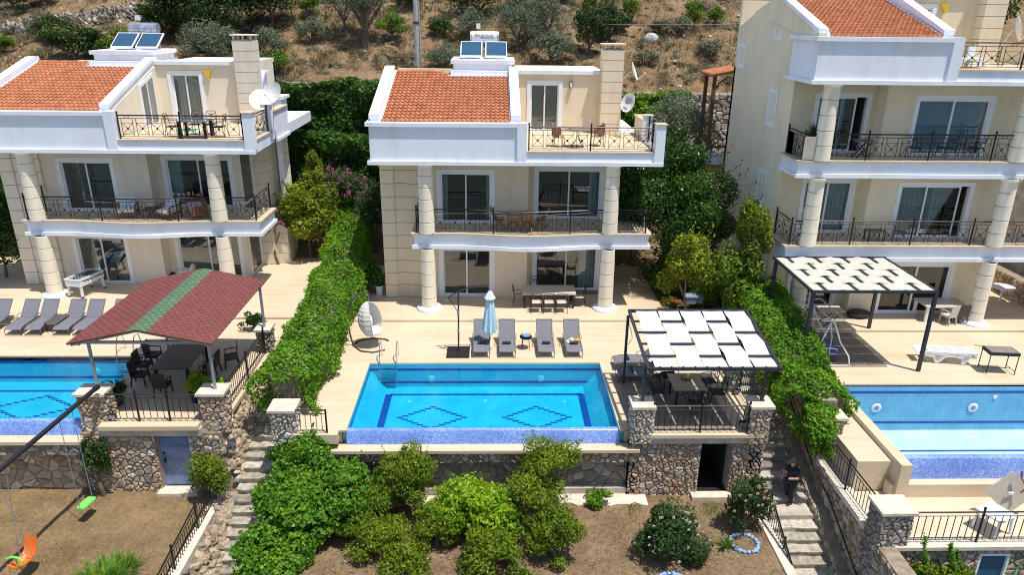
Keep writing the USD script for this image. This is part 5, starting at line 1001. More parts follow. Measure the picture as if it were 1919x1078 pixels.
# ------------------------------------------------------------------ loungers
def lounger(label, loc, rot, group=None):
    t = thing('sun_lounger', label, 'sun lounger', loc, group, rot=rot); w = .31
    prof = [(0.0, .28), (.12, .335), (.3, .35), (.7, .345), (1.12, .34)]; back = [(1.14, .345), (1.42, .62), (1.70, .93), (1.76, .95)]
    def sheet_(pf): return np.array([[[-w, y, z], [0, y, z-.015], [w, y, z]] for y, z in pf])
    t.p('seat', MB().thick(sheet_(prof), .012), 'grey_mesh', 40); t.p('backrest', MB().thick(sheet_(back), .012), 'grey_mesh', 40)
    for s in (-1, 1):
        x = s*(w+.015)
        t.p('side_rail', MB().tube([(x, 0, 0), (x, -.03, .18), (x, .02, .29), (x, .3, .355), (x, 1.13, .345)], .017, 6), 'grey_frame', 40)
        t.p('back_rail', MB().tube([(x, 1.13, .345), (x, 1.42, .63), (x, 1.72, .95)], .017, 6), 'grey_frame', 40)
        t.p('leg', MB().tube([(x, 1.55, 0), (x, 1.30, .20), (x, 1.05, .345)], .017, 6), 'grey_frame', 40)
        t.p('armrest', MB().tube([(x+s*.03, .95, .35), (x+s*.05, 1.0, .48), (x+s*.05, 1.28, .50)], .015, 5), 'grey_frame', 40)
    t.p('crossbar', MB().cyl((-w, 1.72, .945), (w, 1.72, .945), .016), 'grey_frame'); t.p('crossbar', MB().cyl((-w, .0, .05), (w, .0, .05), .014), 'grey_frame')
    return t
l0 = lounger('grey lounger half covered by the closed parasol', (-.47, 26.03, ZD), 0)
for x, lb in ((.57, 'grey lounger between the closed parasol and the round side table'), (2.13, 'grey lounger right of the round side table'), (3.26, 'grey lounger with a straw hat lying on it')): copy(l0, (x, 26.03, ZD), 0, lb)
for y, lb in ((25.25, 'grey lounger under the woven pergola, farther one from the table'), (24.25, 'grey lounger under the woven pergola, nearer to the table')): copy(l0, (4.70, y, ZD), -90, lb)
for x, lb in ((-21.8, 'leftmost grey lounger by the left pool, cut by the picture edge'), (-21.05, 'second grey lounger from the left picture edge'), (-19.85, 'third grey lounger from the left picture edge'), (-19.05, 'grey lounger just left of the low dark table'), (-17.9, 'grey lounger just right of the low dark table'), (-17.1, 'second grey lounger right of the low dark table'), (-16.0, 'grey lounger mostly hidden behind the red shingled roof')):
    copy(l0, (x, 27.75, LZ+.04), 0, lb)
def roll(loc, rot, label):
    t = solo('rolled_towel', MB().cyl((-.17, 0, .055), (.17, 0, .055), .055, n=10).cyl((-.172, 0, .06), (-.168, 0, .06), .03, n=8), 'navy', label, 'towel', smooth=40); x = UsdGeom.Xformable(t.prim); x.AddTranslateOp().Set(Gf.Vec3d(*loc)); x.AddRotateZOp().Set(rot)
roll((.55, 26.62, .405), 0, 'rolled navy towel on the lounger left of the side table'); roll((2.16, 26.62, .405), 0, 'rolled navy towel on the lounger right of the side table'); roll((3.28, 26.60, .405), 0, 'rolled navy towel in front of the straw hat')
roll((5.25, 25.28, .405), 90, 'rolled navy towel on the farther lounger under the pergola'); roll((5.25, 24.27, .405), 90, 'rolled navy towel on the nearer lounger under the pergola'); roll((-.45, 26.62, .405), 0, 'rolled navy towel in the parasol shadow')
t = thing('straw_hat', 'straw sun hat with wide brim lying on a grey lounger', 'hat', (3.22, 26.83, .4), rot=0); t.p('brim', MB().lathe([(0.02, .02), (.12, .02), (.22, .0), (.221, .012), (.12, .032)], n=22), 'straw', 40); t.p('band', MB().lathe([(.118, .03), (.112, .07)], n=18), 'wood_brown', 40); t.p('crown_top', MB().lathe([(.112, .07), (.10, .12), (.05, .135), (.0, .125)], n=18), 'straw', 40)
solo('beach_bag', MB().ell((3.45, 26.82, .46), (.13, .07, .07)).tube([(3.4, 26.82, .5), (3.47, 26.86, .58), (3.54, 26.82, .5)], .012), 'amber', 'mustard yellow pouch beside the straw hat', 'bag', smooth=40)
t = thing('side_table', 'round dark tray table between the grey loungers', 'table', (1.34, 26.92, ZD), rot=0)
t.p('tray', MB().lathe([(0, .50), (.23, .50), (.245, .54), (.255, .54), (.24, .485), (0, .485)], n=22), 'black_metal', 40)
for k in range(4): a = k*1.571+.78; t.p('leg', MB().cyl((.17*math.cos(a), .17*math.sin(a), .49), (.22*math.cos(a), .22*math.sin(a), 0), .011), 'black_metal')
solo('blue_bowl', MB().lathe([(0, .56), (.12, .57), (.17, .62), (.155, .62), (.11, .585), (0, .58)], (1.36, 26.86, ZD), 18), 'sky_blue', 'blue bowl on the round tray table', 'bowl', smooth=40)
solo('towel_roll', MB().cyl((1.16, 27.02, .645), (1.28, 27.05, .645), .045), 'amber', 'left amber bottle on the round tray table', 'bottle', smooth=40); solo('towel_roll', MB().cyl((1.42, 27.05, .645), (1.54, 27.02, .645), .045), 'amber', 'right amber bottle on the round tray table', 'bottle', smooth=40)
# ------------------------------------------------------------------ parasol and hanging chair
t = thing('parasol', 'closed pale blue cantilever parasol on a black slab base', 'parasol', (-1.4, 26.45, ZD))
for i in (0, 1):
    for j in (0, 1): t.p('base_slab', MB().bx(-1.86+.46*i, -1.41+.46*i, 26.0+.46*j, 26.45+.46*j, ZD, ZD+.10), 'black_plastic')
t.p('pole', MB().cyl((-1.40, 26.6, ZD+.1), (-1.38, 26.7, 2.62), .033, n=10), 'dark_metal', 40); t.p('arm', MB().tube([(-1.80, 26.7, 2.36), (-1.62, 26.7, 2.5), (-1.38, 26.7, 2.64), (-1.04, 26.7, 2.78), (-.62, 26.7, 2.85), (-.13, 26.7, 2.85)], .028, 8), 'dark_metal', 40)
t.p('strut', MB().cyl((-1.76, 26.7, 2.38), (-1.39, 26.66, 1.75), .015), 'dark_metal'); t.p('hub', MB().cyl((-.13, 26.7, 2.72), (-.13, 26.7, 2.88), .05, n=10), 'grey_metal'); t.p('slider', MB().cyl((-1.40, 26.65, 1.66), (-1.39, 26.66, 1.86), .05, n=8), 'grey_metal')
t.p('slider', MB().cyl((-1.40, 26.62, .95), (-1.40, 26.62, 1.05), .045, n=8), 'grey_metal'); t.p('crank', MB().tube([(-1.85, 26.7, 2.33), (-1.86, 26.65, 2.2)], .012), 'grey_metal'); t.p('brace', MB().cyl((-2.2, 26.95, ZD+.03), (-1.4, 26.5, ZD+.12), .014), 'black_metal')
th = np.linspace(0, 2*math.pi, 97); Z = np.linspace(2.62, .92, 14); P = []
for z in Z:
    s = (2.62-z)/1.7; r = .06+.29*s**.8; f = 1-.42*s*(.5-.5*np.cos(th*8))**.6; hem = z+.10*s**6*np.cos(th*8); P.append(np.c_[-.13+r*f*np.cos(th), 26.7+r*f*np.sin(th), hem])
c = t.p('canopy', MB().grid(np.array(P)), 'umbrella_cloth', 50); P = []
for z, r in ((2.70, .04), (2.62, .08), (2.45, .16), (2.36, .21)): P.append(np.c_[-.13+r*(1+.12*np.cos(th*8))*np.cos(th), 26.7+r*(1+.12*np.cos(th*8))*np.sin(th), np.full(97, z)])
t.p('vent_cap', MB().grid(np.array(P)), 'umbrella_white', 50)
t = thing('hanging_chair', 'white wicker egg chair hanging from a dark curved stand', 'hanging chair', (-5.3, 27.1, ZD))
t.p('stand', MB().tube([(-5.78, 27.2, ZD), (-5.88, 27.2, .6), (-5.92, 27.2, 1.3), (-5.82, 27.2, 1.85), (-5.6, 27.2, 2.18), (-5.3, 27.2, 2.36), (-5.02, 27.2, 2.42)], .035, 8), 'rattan_brown', 40)
t.p('base', MB().tube([(-4.40, 26.72, ZD+.03), (-4.85, 26.48, ZD+.03), (-5.35, 26.6, ZD+.03), (-5.78, 27.15, ZD+.03), (-5.6, 27.6, ZD+.03), (-5.1, 27.85, ZD+.03), (-4.55, 27.75, ZD+.03), (-4.38, 27.6, ZD+.03)], .035, 8), 'rattan_brown', 40)
t.p('chain', MB().cyl((-5.04, 27.2, 2.42), (-5.05, 27.2, 1.98), .012), 'steel')
eg = t.p('basket', MB(), 'rattan_white') if False else None
uu = np.linspace(math.radians(62), math.radians(298), 25); vv = np.linspace(.03, math.pi*.985, 17); face = math.radians(-18)
def egg(a, b, r=1.0):
    rr = math.sin(b)*(.50+.06*math.cos(b)*-1)*r; sx = rr*math.cos(a+face); sy = rr*math.sin(a+face); z = 1.22+.76*math.cos(b); k = (1.98-z)*.10; return (-5.06+sx+k, 27.2+sy, z)
b = T(t.path, t.loc).p('basket', MB().grid(np.array([[egg(a, c_) for a in uu] for c_ in vv])), 'rattan_white', 60)
for k, c_ in enumerate(np.linspace(.2, math.pi*.95, 13)): b.p('strand', MB().tube([egg(a, c_, 1.02) for a in np.linspace(uu[0], uu[-1], 18)], .012, 5), 'rattan_white')
for a in np.linspace(uu[0], uu[-1], 9): b.p('rib', MB().tube([egg(a, c_, 1.03) for c_ in np.linspace(.06, math.pi*.97, 14)], .016, 5), 'rattan_white')
t.p('cushion', MB().ell((-4.88, 27.14, .72), (.36, .36, .16), 14, 8), 'cushion_white', 50); t.p('back_cushion', MB().ell((-5.13, 27.24, 1.08), (.20, .33, .36), 14, 8), 'cushion_white', 50)
# ------------------------------------------------------------------ ladders
def ladder(label, x, y, z):
    t = thing('pool_ladder', label, 'pool ladder', (x, y, z), rot=0)
    for s in (0, .65): t.p('handrail', MB().tube([(s, .68, 0), (s, .64, .45), (s, .55, .70), (s, .38, .78), (s, .2, .70), (s, .0, .35), (s, -.10, -.2), (s, -.10, -.8)], .022, 8), 'steel', 40)
    for k in range(3): t.p('step', MB().bx(.02, .63, -.17, -.05, -.28-.22*k, -.25-.22*k), 'steel')
    return t
ld = ladder('chrome ladder at the back left corner of the middle pool', -4.44, CYB, ZD); copy(ld, (-14.70, LYB, LZ+.04), 0, 'chrome ladder of the left pool seen past the red pergola')
# ------------------------------------------------------------------ middle pergola
PA, PB = (4.98, 20.45), (9.22, 24.12); zf_, zb_ = 2.43, 2.90; pz_ = lambda y: zf_+(zb_-zf_)*(y-20.45)/(24.12-20.45)
t = thing('pergola', 'dark steel pergola with woven white canvas roof over paved terrace', 'pergola', (7, 22.3, ZD))
for x, y, z0 in ((4.86, 23.85, ZD), (4.90, 20.72, 1.13), (8.85, 20.72, 1.13), (8.9, 23.6, 1.05)): t.p('post', MB().bx(x-.045, x+.045, y-.045, y+.045, z0, pz_(y)-.04), 'dark_metal')
for x in (4.94, 9.22): t.p('side_beam', MB().bar((x, 20.45, pz_(20.45)), (x, 24.12, pz_(24.12)), .09, .10), 'dark_metal')
for y in (20.45, 24.12): t.p('end_beam', MB().bar((4.90, y, pz_(y)), (9.26, y, pz_(y)), .09, .10), 'dark_metal')
by = np.linspace(20.45, 24.12, 6)[1:-1]
for y in by: t.p('crossbar', MB().bar((4.94, y, pz_(y)+.0), (9.22, y, pz_(y)+.0), .085, .05), 'dark_metal')
ns = 5; sx = np.linspace(5.14, 9.16, ns+1)
for i in range(ns):
    P = []; ys = np.linspace(20.50, 24.08, 41)
    for y in ys:
        w = 0
        for j, b in enumerate(by): w += (1 if (i+j) % 2 else -1)*.06*math.exp(-((y-b)/.24)**2)
        e = .05*math.cos((y-20.5)*8.6+i); P.append([[sx[i]+.028+(.03*math.sin(y*5+i) if 0 else 0), y, pz_(y)+w+.015], [(sx[i]+sx[i+1])/2, y, pz_(y)+w+.004], [sx[i+1]-.028, y, pz_(y)+w+.015]])
    t.p('canvas_strip', MB().thick(np.array(P), .006), 'canvas_white', 40)
for x in np.linspace(5.3, 9.1, 11): t.p('lashing', MB().ob((x, 20.44, pz_(20.45)+.06), (.05, .06, .04)), 'black_plastic')
t.p('cable', MB().tube([(4.90, 23.82, 2.55), (5.02, 23.8, 2.2), (5.06, 23.8, 1.95), (4.95, 23.82, 1.72), (4.90, 23.83, 1.7)], .01), 'black_plastic')
p1 = pillar('stone_pillar', 'grey stone pillar with pale cap carrying the front left pergola post', 4.56, 5.22, 20.32, 20.98, -.30, 1.04, 301, 'stone_pale'); p2 = pillar('stone_pillar', 'stone pillar with square cap at the head of the shaded steps', 8.44, 9.10, 20.32, 20.98, -.30, 1.04, 305, 'stone')
pillar('stone_pillar', 'low rubble pillar behind the patio table under the woven roof', 8.55, 9.05, 23.2, 23.75, ZD, .97, 309, 'stone_pale')
t = thing('terrace_railing', 'black iron railing of straight bars in front of the patio table', 'railing', (6.8, 20.45, ZD)); railing(t, [(5.26, 20.46, ZD), (8.40, 20.46, ZD)], 1.02, 2, 'bars', gap=.2, as_part=False)
t = thing('terrace_railing', 'black iron railing along the head of the shaded steps', 'railing', (9.02, 22, ZD)); railing(t, [(9.02, 21.0, ZD), (9.02, 23.2, ZD)], 1.02, 1, 'bars', gap=.16, as_part=False); railing(t, [(9.02, 23.8, ZD), (9.02, 25.3, ZD), (8.5, 25.6, ZD)], 1.02, 1, 'bars', gap=.16, as_part=False)
def spot(label, c, d=(0, -1, -.3)):
    c = np.array(c, float); d = np.array(d, float); d /= np.linalg.norm(d); t = thing('floodlight', label, 'floodlight', c); t.p('housing', MB().bar(c-d*.04, c+d*.06, .24, .18), 'black_plastic'); t.p('lens', MB().bar(c+d*.06, c+d*.065, .19, .13), 'dish_grey'); t.p('bracket', MB().tube([c-d*.04, c-d*.04+np.array([0, .08, -.14])], .015), 'black_plastic')
spot('black floodlight at the foot of the low rubble pillar', (8.85, 23.02, .22)); spot('black floodlight on the inner side of the stair head pillar', (8.33, 20.75, .25)); spot('black floodlight on the rubble bank below the left terrace corner', (-8.70, 20.85, -.45), (.3, -1, -.4)); spot('black floodlight low on the rubble bank beside the sloping rail', (-9.0, 17.0, -2.6), (.4, -1, -.2)); spot('small black floodlight by the left terrace rail end', (-12.5, 21.0, .45))
# ------------------------------------------------------------------ chairs and tables
def iron_chair(label, loc, rot, seat='black_metal'):
    t = thing('iron_chair', label, 'chair', loc, rot=rot); w = .23
    t.p('seat', MB().bx(-w, w, -.22, .22, .43, .465), seat); t.p('seat_frame', MB().tube([(-w, -.22, .44), (w, -.22, .44), (w, .22, .44), (-w, .22, .44)], .014, 5, True), 'black_metal')
    for x in (-w, w):
        t.p('leg', MB().tube([(x, -.22, .44), (x*1.08, -.25, .2), (x*1.12, -.27, 0)], .014, 5), 'black_metal'); t.p('leg', MB().tube([(x, .22, .44), (x*1.08, .26, .2), (x*1.12, .31, 0)], .014, 5), 'black_metal')
        t.p('armrest', MB().tube([(x, -.20, .44), (x*1.1, -.20, .64), (x*1.1, .0, .67), (x, .24, .66)], .013, 5), 'black_metal'); t.p('back_post', MB().tube([(x, .22, .44), (x, .27, .8), (x*.9, .31, .96)], .014, 5), 'black_metal')
    t.p('top_rail', MB().tube([(-w*.9, .31, .96), (-.1, .33, 1.0), (0, .34, .985), (.1, .33, 1.0), (w*.9, .31, .96)], .013, 5), 'black_metal')
    s = MB(); s.tube([(-w, .25, .66), (-.08, .29, .78), (w*.9, .31, .93)], .011, 5); s.tube([(w, .25, .66), (.08, .29, .78), (-w*.9, .31, .93)], .011, 5); s.tube([(.09*math.cos(a), .30, .79+.09*math.sin(a)) for a in np.linspace(0, 6.28, 12)], .011, 5); t.p('back_scroll', s, 'black_metal')
    return t
def table(name, label, x0, x1, y0, y1, z0, h, top, leg, th=.05, ll=.07, trestle=False, inset=.12):
    t = thing(name, label, 'table', ((x0+x1)/2, (y0+y1)/2, z0)); t.p('tabletop', MB().bx(x0, x1, y0, y1, z0+h-th, z0+h), top)
    for x in (x0+inset, x1-inset):
        for y in (y0+inset, y1-inset): t.p('leg', MB().bx(x-ll/2, x+ll/2, y-ll/2, y+ll/2, z0, z0+h-th), leg)
    return t
tb = table('patio_table', 'square stone topped patio table under the woven white roof', 6.32, 7.44, 22.05, 23.25, ZD, .75, 'table_stone', 'black_metal'); tb.p('apron', MB().tube([(6.44, 22.17, .45), (6.9, 22.65, .3), (7.32, 23.1, .45)], .015).tube([(7.32, 22.17, .45), (6.9, 22.65, .3), (6.44, 23.1, .45)], .015), 'black_metal')
c0 = iron_chair('black iron scroll chair at the front of the patio table', (7.0, 21.65, ZD), 180)
for loc, r, lb in (((5.85, 22.55, ZD), 90, 'black iron chair at the left of the patio table'), ((7.95, 22.45, ZD), -95, 'black iron chair at the right of the patio table, nearer one'), ((7.85, 23.25, ZD), -75, 'black iron chair at the right back of the patio table'), ((6.55, 23.75, ZD), 5, 'black iron chair behind the patio table'), ((6.2, 23.6, ZD), 30, 'black iron chair at the back left corner of the patio table')): copy(c0, loc, r, lb)
t = thing('fruit_bowl', 'shallow bowl of yellow fruit on the patio table', 'bowl', (6.9, 22.8, .80), rot=0); t.p('bowl', MB().lathe([(0, 0), (.10, 0), (.19, .07), (.175, .07), (.09, .02), (0, .02)], n=18), 'wood_brown', 40)
for k, (x, y) in enumerate(((-.07, 0), (.06, .05), (.05, -.07), (-.03, .09), (0, 0))): t.p('fruit', MB().ell((x, y, .08+.03*(k == 4)), (.055, .05, .05), 8, 6), 'fruit', 40)
for k, (x, y) in enumerate(((6.52, 22.35), (7.2, 22.35), (6.55, 23.05), (7.2, 23.05))): solo('napkin', MB().bx(x-.09, x+.09, y-.06, y+.06, .803, .808), 'citrus_leaf' if 0 else 'fruit', 'folded olive napkin on the patio table at the %s' % ('front left', 'front right', 'back left', 'back right')[k], 'napkin')
tb = table('dining_table', 'long stone topped dining table on the shaded house terrace', 1.34, 3.82, 30.9, 32.05, .146, .76, 'table_beige', 'black_metal', .07, .09)
d0 = iron_chair('leftmost of three iron chairs with beige seats before the dining table', (1.98, 30.65, .146), 180, 'table_beige')
for loc, r, lb in (((2.56, 30.65, .146), 180, 'middle of three iron chairs with beige seats before the dining table'), ((3.13, 30.65, .146), 180, 'rightmost of three iron chairs with beige seats before the dining table'), ((1.22, 31.35, .146), 90, 'iron chair with beige seat at the left end of the dining table'), ((4.02, 31.35, .146), -90, 'iron chair with beige seat at the right end of the dining table'), ((2.0, 32.3, .146), 0, 'iron chair with beige seat behind the dining table at left'), ((3.1, 32.3, .146), 0, 'iron chair with beige seat behind the dining table at right')): copy(d0, loc, r, lb)
t = thing('bin', 'white plastic bin at the villa corner by the creeper', 'bin', (-5.5, 32.75, .15), rot=0); t.p('body', MB().lathe([(0, 0), (.15, 0), (.19, .45), (.21, .45), (.21, .48), (.17, .46), (.14, .05), (0, .04)], n=18), 'white_plastic', 40)
t = thing('garden_bench', 'slatted garden bench with a dark grey box on it', 'bench', (9.3, 31.1, .05))
for k in range(5): t.p('slat', MB().bx(8.35, 10.25, 30.85+.12*k, 30.94+.12*k, .40, .43), 'wood_red')
for x in (8.5, 10.1): t.p('leg', MB().bx(x-.04, x+.04, 30.88, 31.4, .0, .40), 'black_metal')
solo('storage_box', MB().bx(8.95, 9.75, 30.9, 31.35, .43, .72).bx(8.92, 9.78, 30.87, 31.38, .72, .76), 'dish_grey', 'dark grey box on the slatted garden bench', 'box')
solo('stepping_slab', MB().bx(8.15, 8.75, 32.0, 32.4, .02, .08), 'limestone', 'pale paving slab in the bed beside the path', 'slab')
# wooden folding chair, used on the balconies
def folding_chair(label, loc, rot, mat='wood_grey', name='folding_chair'):
    t = thing(name, label, 'chair', loc, rot=rot)
    for x in (-.23, .23):
        t.p('leg', MB().bar((x, -.28, 0), (x, .22, .62), .03, .05), mat); t.p('leg', MB().bar((x*.9, .30, 0), (x*.9, -.2, .44), .03, .05), mat); t.p('back_post', MB().bar((x, .10, .42), (x, .38, 1.0), .03, .05), mat); t.p('armrest', MB().bar((x*1.08, -.22, .62), (x*1.08, .26, .64), .05, .03), mat)
    for k in range(5): t.p('seat_slat', MB().bx(-.23, .23, -.22+.085*k, -.15+.085*k, .43, .45), mat)
    for k in range(6): f = k/5; t.p('back_slat', MB().bar((-.19+.076*k, .14, .5), (-.19+.076*k, .38, 1.0), .05, .015), mat)
    t.p('crest', MB().bar((-.24, .385, .99), (.24, .385, .99), .03, .06), mat); return t
w0 = folding_chair('brown folding chair at the left of the middle balcony table', (.25, 31.55, 3.8), 90, 'wood_brown')
for loc, r, lb in (((2.15, 31.6, 3.8), -90, 'brown folding chair at the right of the middle balcony table'), ((.9, 31.15, 3.8), 180, 'brown folding chair before the middle balcony table at left'), ((1.5, 31.15, 3.8), 180, 'brown folding chair before the middle balcony table at right')): copy(w0, loc, r, lb)
table('balcony_table', 'brown wooden table on the middle balcony', .6, 1.8, 31.35, 32.05, 3.8, .74, 'wood_brown', 'wood_brown')
# roof terrace of the middle villa
t = thing('bistro_table', 'round table with curved iron legs on the middle roof terrace', 'table', (3.69, 31.85, 7.5), rot=0); t.p('tabletop', MB().lathe([(0, .72), (.48, .72), (.50, .735), (.48, .75), (0, .75)], n=26), 'wood_grey', 40)
for k in range(4): a = k*1.571+.6; t.p('leg', MB().tube([(.06*math.cos(a), .06*math.sin(a), .72), (.06*math.cos(a), .06*math.sin(a), .35), (.2*math.cos(a), .2*math.sin(a), .2), (.38*math.cos(a), .38*math.sin(a), 0)], .016, 6), 'black_metal')
def wicker_chair(label, loc, rot, mat='rattan_tan'):
    t = thing('wicker_chair', label, 'chair', loc, rot=rot); a = np.linspace(-.35, math.pi+.35, 15)
    t.p('backrest', MB().thick(np.array([[(.28*math.cos(x), .02+.26*math.sin(x), z+(.12*math.sin(x) if z > .6 else 0)) for x in a] for z in (.44, .6, .78)]), .02, (0, 0, .0001)), mat, 50)
    t.p('seat', MB().lathe([(0, .45), (.25, .45), (.27, .43), (.25, .40), (0, .40)], n=18), mat, 40)
    for x, y in ((-.2, -.2), (.2, -.2), (-.2, .2), (.2, .2)): t.p('leg', MB().cyl((x, y, .42), (x*1.2, y*1.2, 0), .02), mat)
    t.p('back_panel', MB().thick(np.array([[(x, .27+.03*z, .5+z) for x in np.linspace(-.2, .2, 5)] for z in (0, .25, .48)]), .02, (0, 1, 0)), mat, 50); return t
k0 = wicker_chair('tan wicker chair left of the round table on the roof terrace', (2.85, 31.9, 7.5), 75); copy(k0, (4.6, 32.2, 7.5), -80, 'tan wicker chair right of the round table on the roof terrace')
# ------------------------------------------------------------------ satellite dishes and solar heaters
def dish(label, c, d, r=.45, mat='dish_white', arm=True, mast=None):
    c = np.array(c, float); d = np.array(d, float); d /= np.linalg.norm(d); t = thing('satellite_dish', label, 'satellite dish', c); u = np.cross([0, 0, 1.], d); u /= np.linalg.norm(u); v = np.cross(d, u); P = []
    for k in range(7):
        q = k/6*r; P.append([c+u*q*math.cos(a)+v*q*1.08*math.sin(a)+d*(q/r)**2*.10 for a in np.linspace(0, 2*math.pi, 25)])
    t.p('reflector', MB().thick(np.array(P), .012, d), mat, 50); e = c+d*.55-v*.25; t.p('feed_arm', MB().cyl(c-v*r*.98+d*.1, e, .014), 'dish_white'); t.p('feed_horn', MB().cyl(e, e-d*.08+v*.03, .03), 'dish_white')
    m = np.array(mast if mast is not None else c+[0, .2, -.8], float); t.p('mast', MB().tube([c-d*.03, c-d*.14, m], .022), 'dish_white'); return t
dish('white satellite dish with dark patch beside the middle chimney', (6.35, 34.6, 9.08), (-.75, -.55, .30), .42, mast=(6.1, 35.6, 8.9)).p('shadow_panel', MB().add(*_disc((6.28, 34.53, 9.2), .17, (-.75, -.55, .3), 14, .01)), 'dish_grey')
dish('satellite dish seen edge on above the middle chimney side', (6.62, 35.6, 10.42), (.95, -.25, .35), .42, mast=(6.15, 35.9, 10.0)); dish('large pale dish lying against the left chimney', (-10.8, 34.7, 9.05), (.15, -.8, .6), .5, mast=(-11.3, 35.6, 8.6)); dish('tilted pale dish on the right pier of the left roof terrace', (-9.95, 34.1, 9.45), (-.45, -.75, .35), .45, mast=(-10.4, 35.2, 8.6))
dish('big pale dish beside the right villa chimney seen in profile', (22.55, 32.6, 12.55), (.9, -.4, .25), .5, mast=(22.3, 33.4, 11.2))
def solar(label, O, bx, n=2, tank='tank_white', wide=1.06, gap=.16, text=None, yb=36.95, zb=10.86):
    O = np.array(O, float); t = thing('solar_heater', label, 'solar heater', O+[bx, yb, zb]); A = np.array([0, .87, .52]); A /= np.linalg.norm(A); N = np.cross([1, 0, 0], A)
    for k in range(n):
        c = O+np.array([bx+wide/2+k*(wide+gap), yb, zb+.10])+A*.62; p = t.p('panel', MB().ob(c, (wide, 1.24, .08), [[1, 0, 0], A, N]), 'pvc'); p.p('collector', MB().ob(c+N*.035, (wide-.08, 1.15, .02), [[1, 0, 0], A, N]), 'solar_glass')
    tx0, tx1 = bx+.45, bx+.45+1.42; cy = O+np.array([0, yb+1.42, zb+.98]); q = t.p('tank', MB().lathe([(.0, 0), (.24, 0), (.27, .04), (.27, 1.38), (.24, 1.42), (0, 1.42)], n=20), tank) if False else None
    v = MB().cyl(cy+[tx0, 0, 0], cy+[tx1, 0, 0], .27, n=24); q = t.p('tank', v, tank, 40)
    for x in (tx0+.02, tx1-.08): q.p('hoop', MB().cyl(cy+[x, 0, 0], cy+[x+.06, 0, 0], .276, n=24), 'steel', 40)
    for x in (tx0+.1, tx1-.1): t.p('leg', MB().bar(cy+[x, .1, -.2], cy+[x, .15, -1.1], .04), 'grey_metal'); t.p('leg', MB().bar(cy+[x, -.1, -.2], cy+[x, -.6, -.75], .04), 'grey_metal')
    t.p('expansion_box', MB().bx(*(np.repeat(cy, 2)+[tx0+.3, tx0+.5, .05, .25, .38, .62])), 'white_plastic'); t.p('bracket', MB().cyl(cy+[tx0+.4, .15, .25], cy+[tx0+.4, .15, .4], .02), 'steel')
    if text:
        for s, h, dx, a, mt in text:
            g = meshkit.text_mesh(s, h, .004); V = np.array(g.vertices); ang = a-V[:, 1]/.272*-1; Y = np.stack([cy[0]+tx0+dx+V[:, 0], cy[1]-np.cos(ang)*(.272+V[:, 2]), cy[2]+np.sin(ang)*(.272+V[:, 2])], -1); q.p('lettering', MB().add(Y, g.faces), mt)
        q.p('emblem', MB().add(*_disc(cy+[tx0+.30, -.262, .10], .07, (0, -.95, .3), 14, .008)), 'orange_sign')
    return t
solar('solar water heater with lettered white tank on the middle roof', (0, 0, 0), -1.62, text=[('erge Suser', .115, .37, .12, 'lettering'), ('538 50 50', .095, .52, -.35, 'lettering')])
solar('solar water heater with chrome tank on the left roof', (-17.6, 1.15, .2), -1.35, tank='chrome_tank')
# ------------------------------------------------------------------ left terrace
RX = [-13.5, -11.25, -8.95]; RZ = [3.03, 3.52, 3.03]; RY0, RY1 = 21.05, 26.85
t = thing('shingled_pergola', 'pergola with brown red hexagon shingles and green ridge band', 'pergola', (-11.3, 23.9, .2))
slopes = ((RX[1], RZ[1], RX[0], RZ[0]), (RX[1], RZ[1], RX[2], RZ[2])); rest = {}; cells = []
for si, (xa, za, xb, zb) in enumerate(slopes):
    L = math.hypot(xb-xa, zb-za); d = np.array([(xb-xa)/L, 0, (zb-za)/L]); nrm = np.array([-d[2], 0, d[0]]); nrm = nrm if nrm[2] > 0 else -nrm
    t.p('roof_board', MB().thick(np.array([[np.array([xa, y, za])+d*s for y in (RY0, RY1)] for s in (0, L)]), .05, nrm), 'wood_red')
    hw, hh = .30, .165; nr, nc = int(L/(hh*.78))+2, int((RY1-RY0)/hw)+2
    for j in range(nr):
        for i in range(nc+1):
            cs, cy = j*hh*.78, RY0+(i+.5*(j % 2))*hw; hx = Polygon([(cy-hw*.5, cs), (cy-hw*.28, cs-hh*.5), (cy+hw*.28, cs-hh*.5), (cy+hw*.5, cs), (cy+hw*.28, cs+hh*.5), (cy-hw*.28, cs+hh*.5)]).buffer(-.006).intersection(sbox(RY0-.02, 0, RY1+.02, L+.02))
            if hx.is_empty or hx.geom_type != 'Polygon': continue
            q = np.array(hx.exterior.coords)[:-1]; m = len(q); w = lambda h: np.array([xa, 0, za])+np.c_[q[:, 1]*d[0]+nrm[0]*h, q[:, 0], q[:, 1]*d[2]+nrm[2]*h]
            V = np.vstack([w(.002), w(.014+.003*((i*7+j*3) % 3)/2)]); ii = np.arange(m); jj = (ii+1) % m; F = np.vstack([np.c_[ii, jj, jj+m], np.c_[ii, jj+m, ii+m], np.c_[np.full(m-2, m), m+ii[1:-1], m+jj[1:-1]]])
            green = cs < .26; cells.append((cy, V, F, green))
cells.sort(key=lambda c: c[0]); rng = np.random.default_rng(5)
for k, (cy, V, F, g) in enumerate(cells):
    r = float(rng.random()); mt = 'shingle_green' if g else 'shingle_red'
    if k < 300: t.p('shingle', MB().add(V, F, r), mt)
    else: rest.setdefault(mt, MB()).add(V, F, r)
for mt, m in rest.items(): t.p('shingles', m, mt, kind='stuff')
for x, y, z0 in ((-12.95, 21.28, 1.29), (-9.15, 21.28, 1.29), (-9.05, 26.4, 1.25), (-12.95, 26.4, LZ)): t.p('post', MB().cyl((x, y, z0), (x, y, 3.02), .055, n=10), 'grey_metal', 40)
for y in (21.28, 26.4): t.p('tie_beam', MB().bar((-13.2, y, 2.98), (-9.0, y, 2.98), .07, .09), 'grey_metal')
for x in (-13.2, -9.15): t.p('eave_beam', MB().bar((x, RY0+.1, 2.96), (x, RY1-.1, 2.96), .07, .07), 'grey_metal')
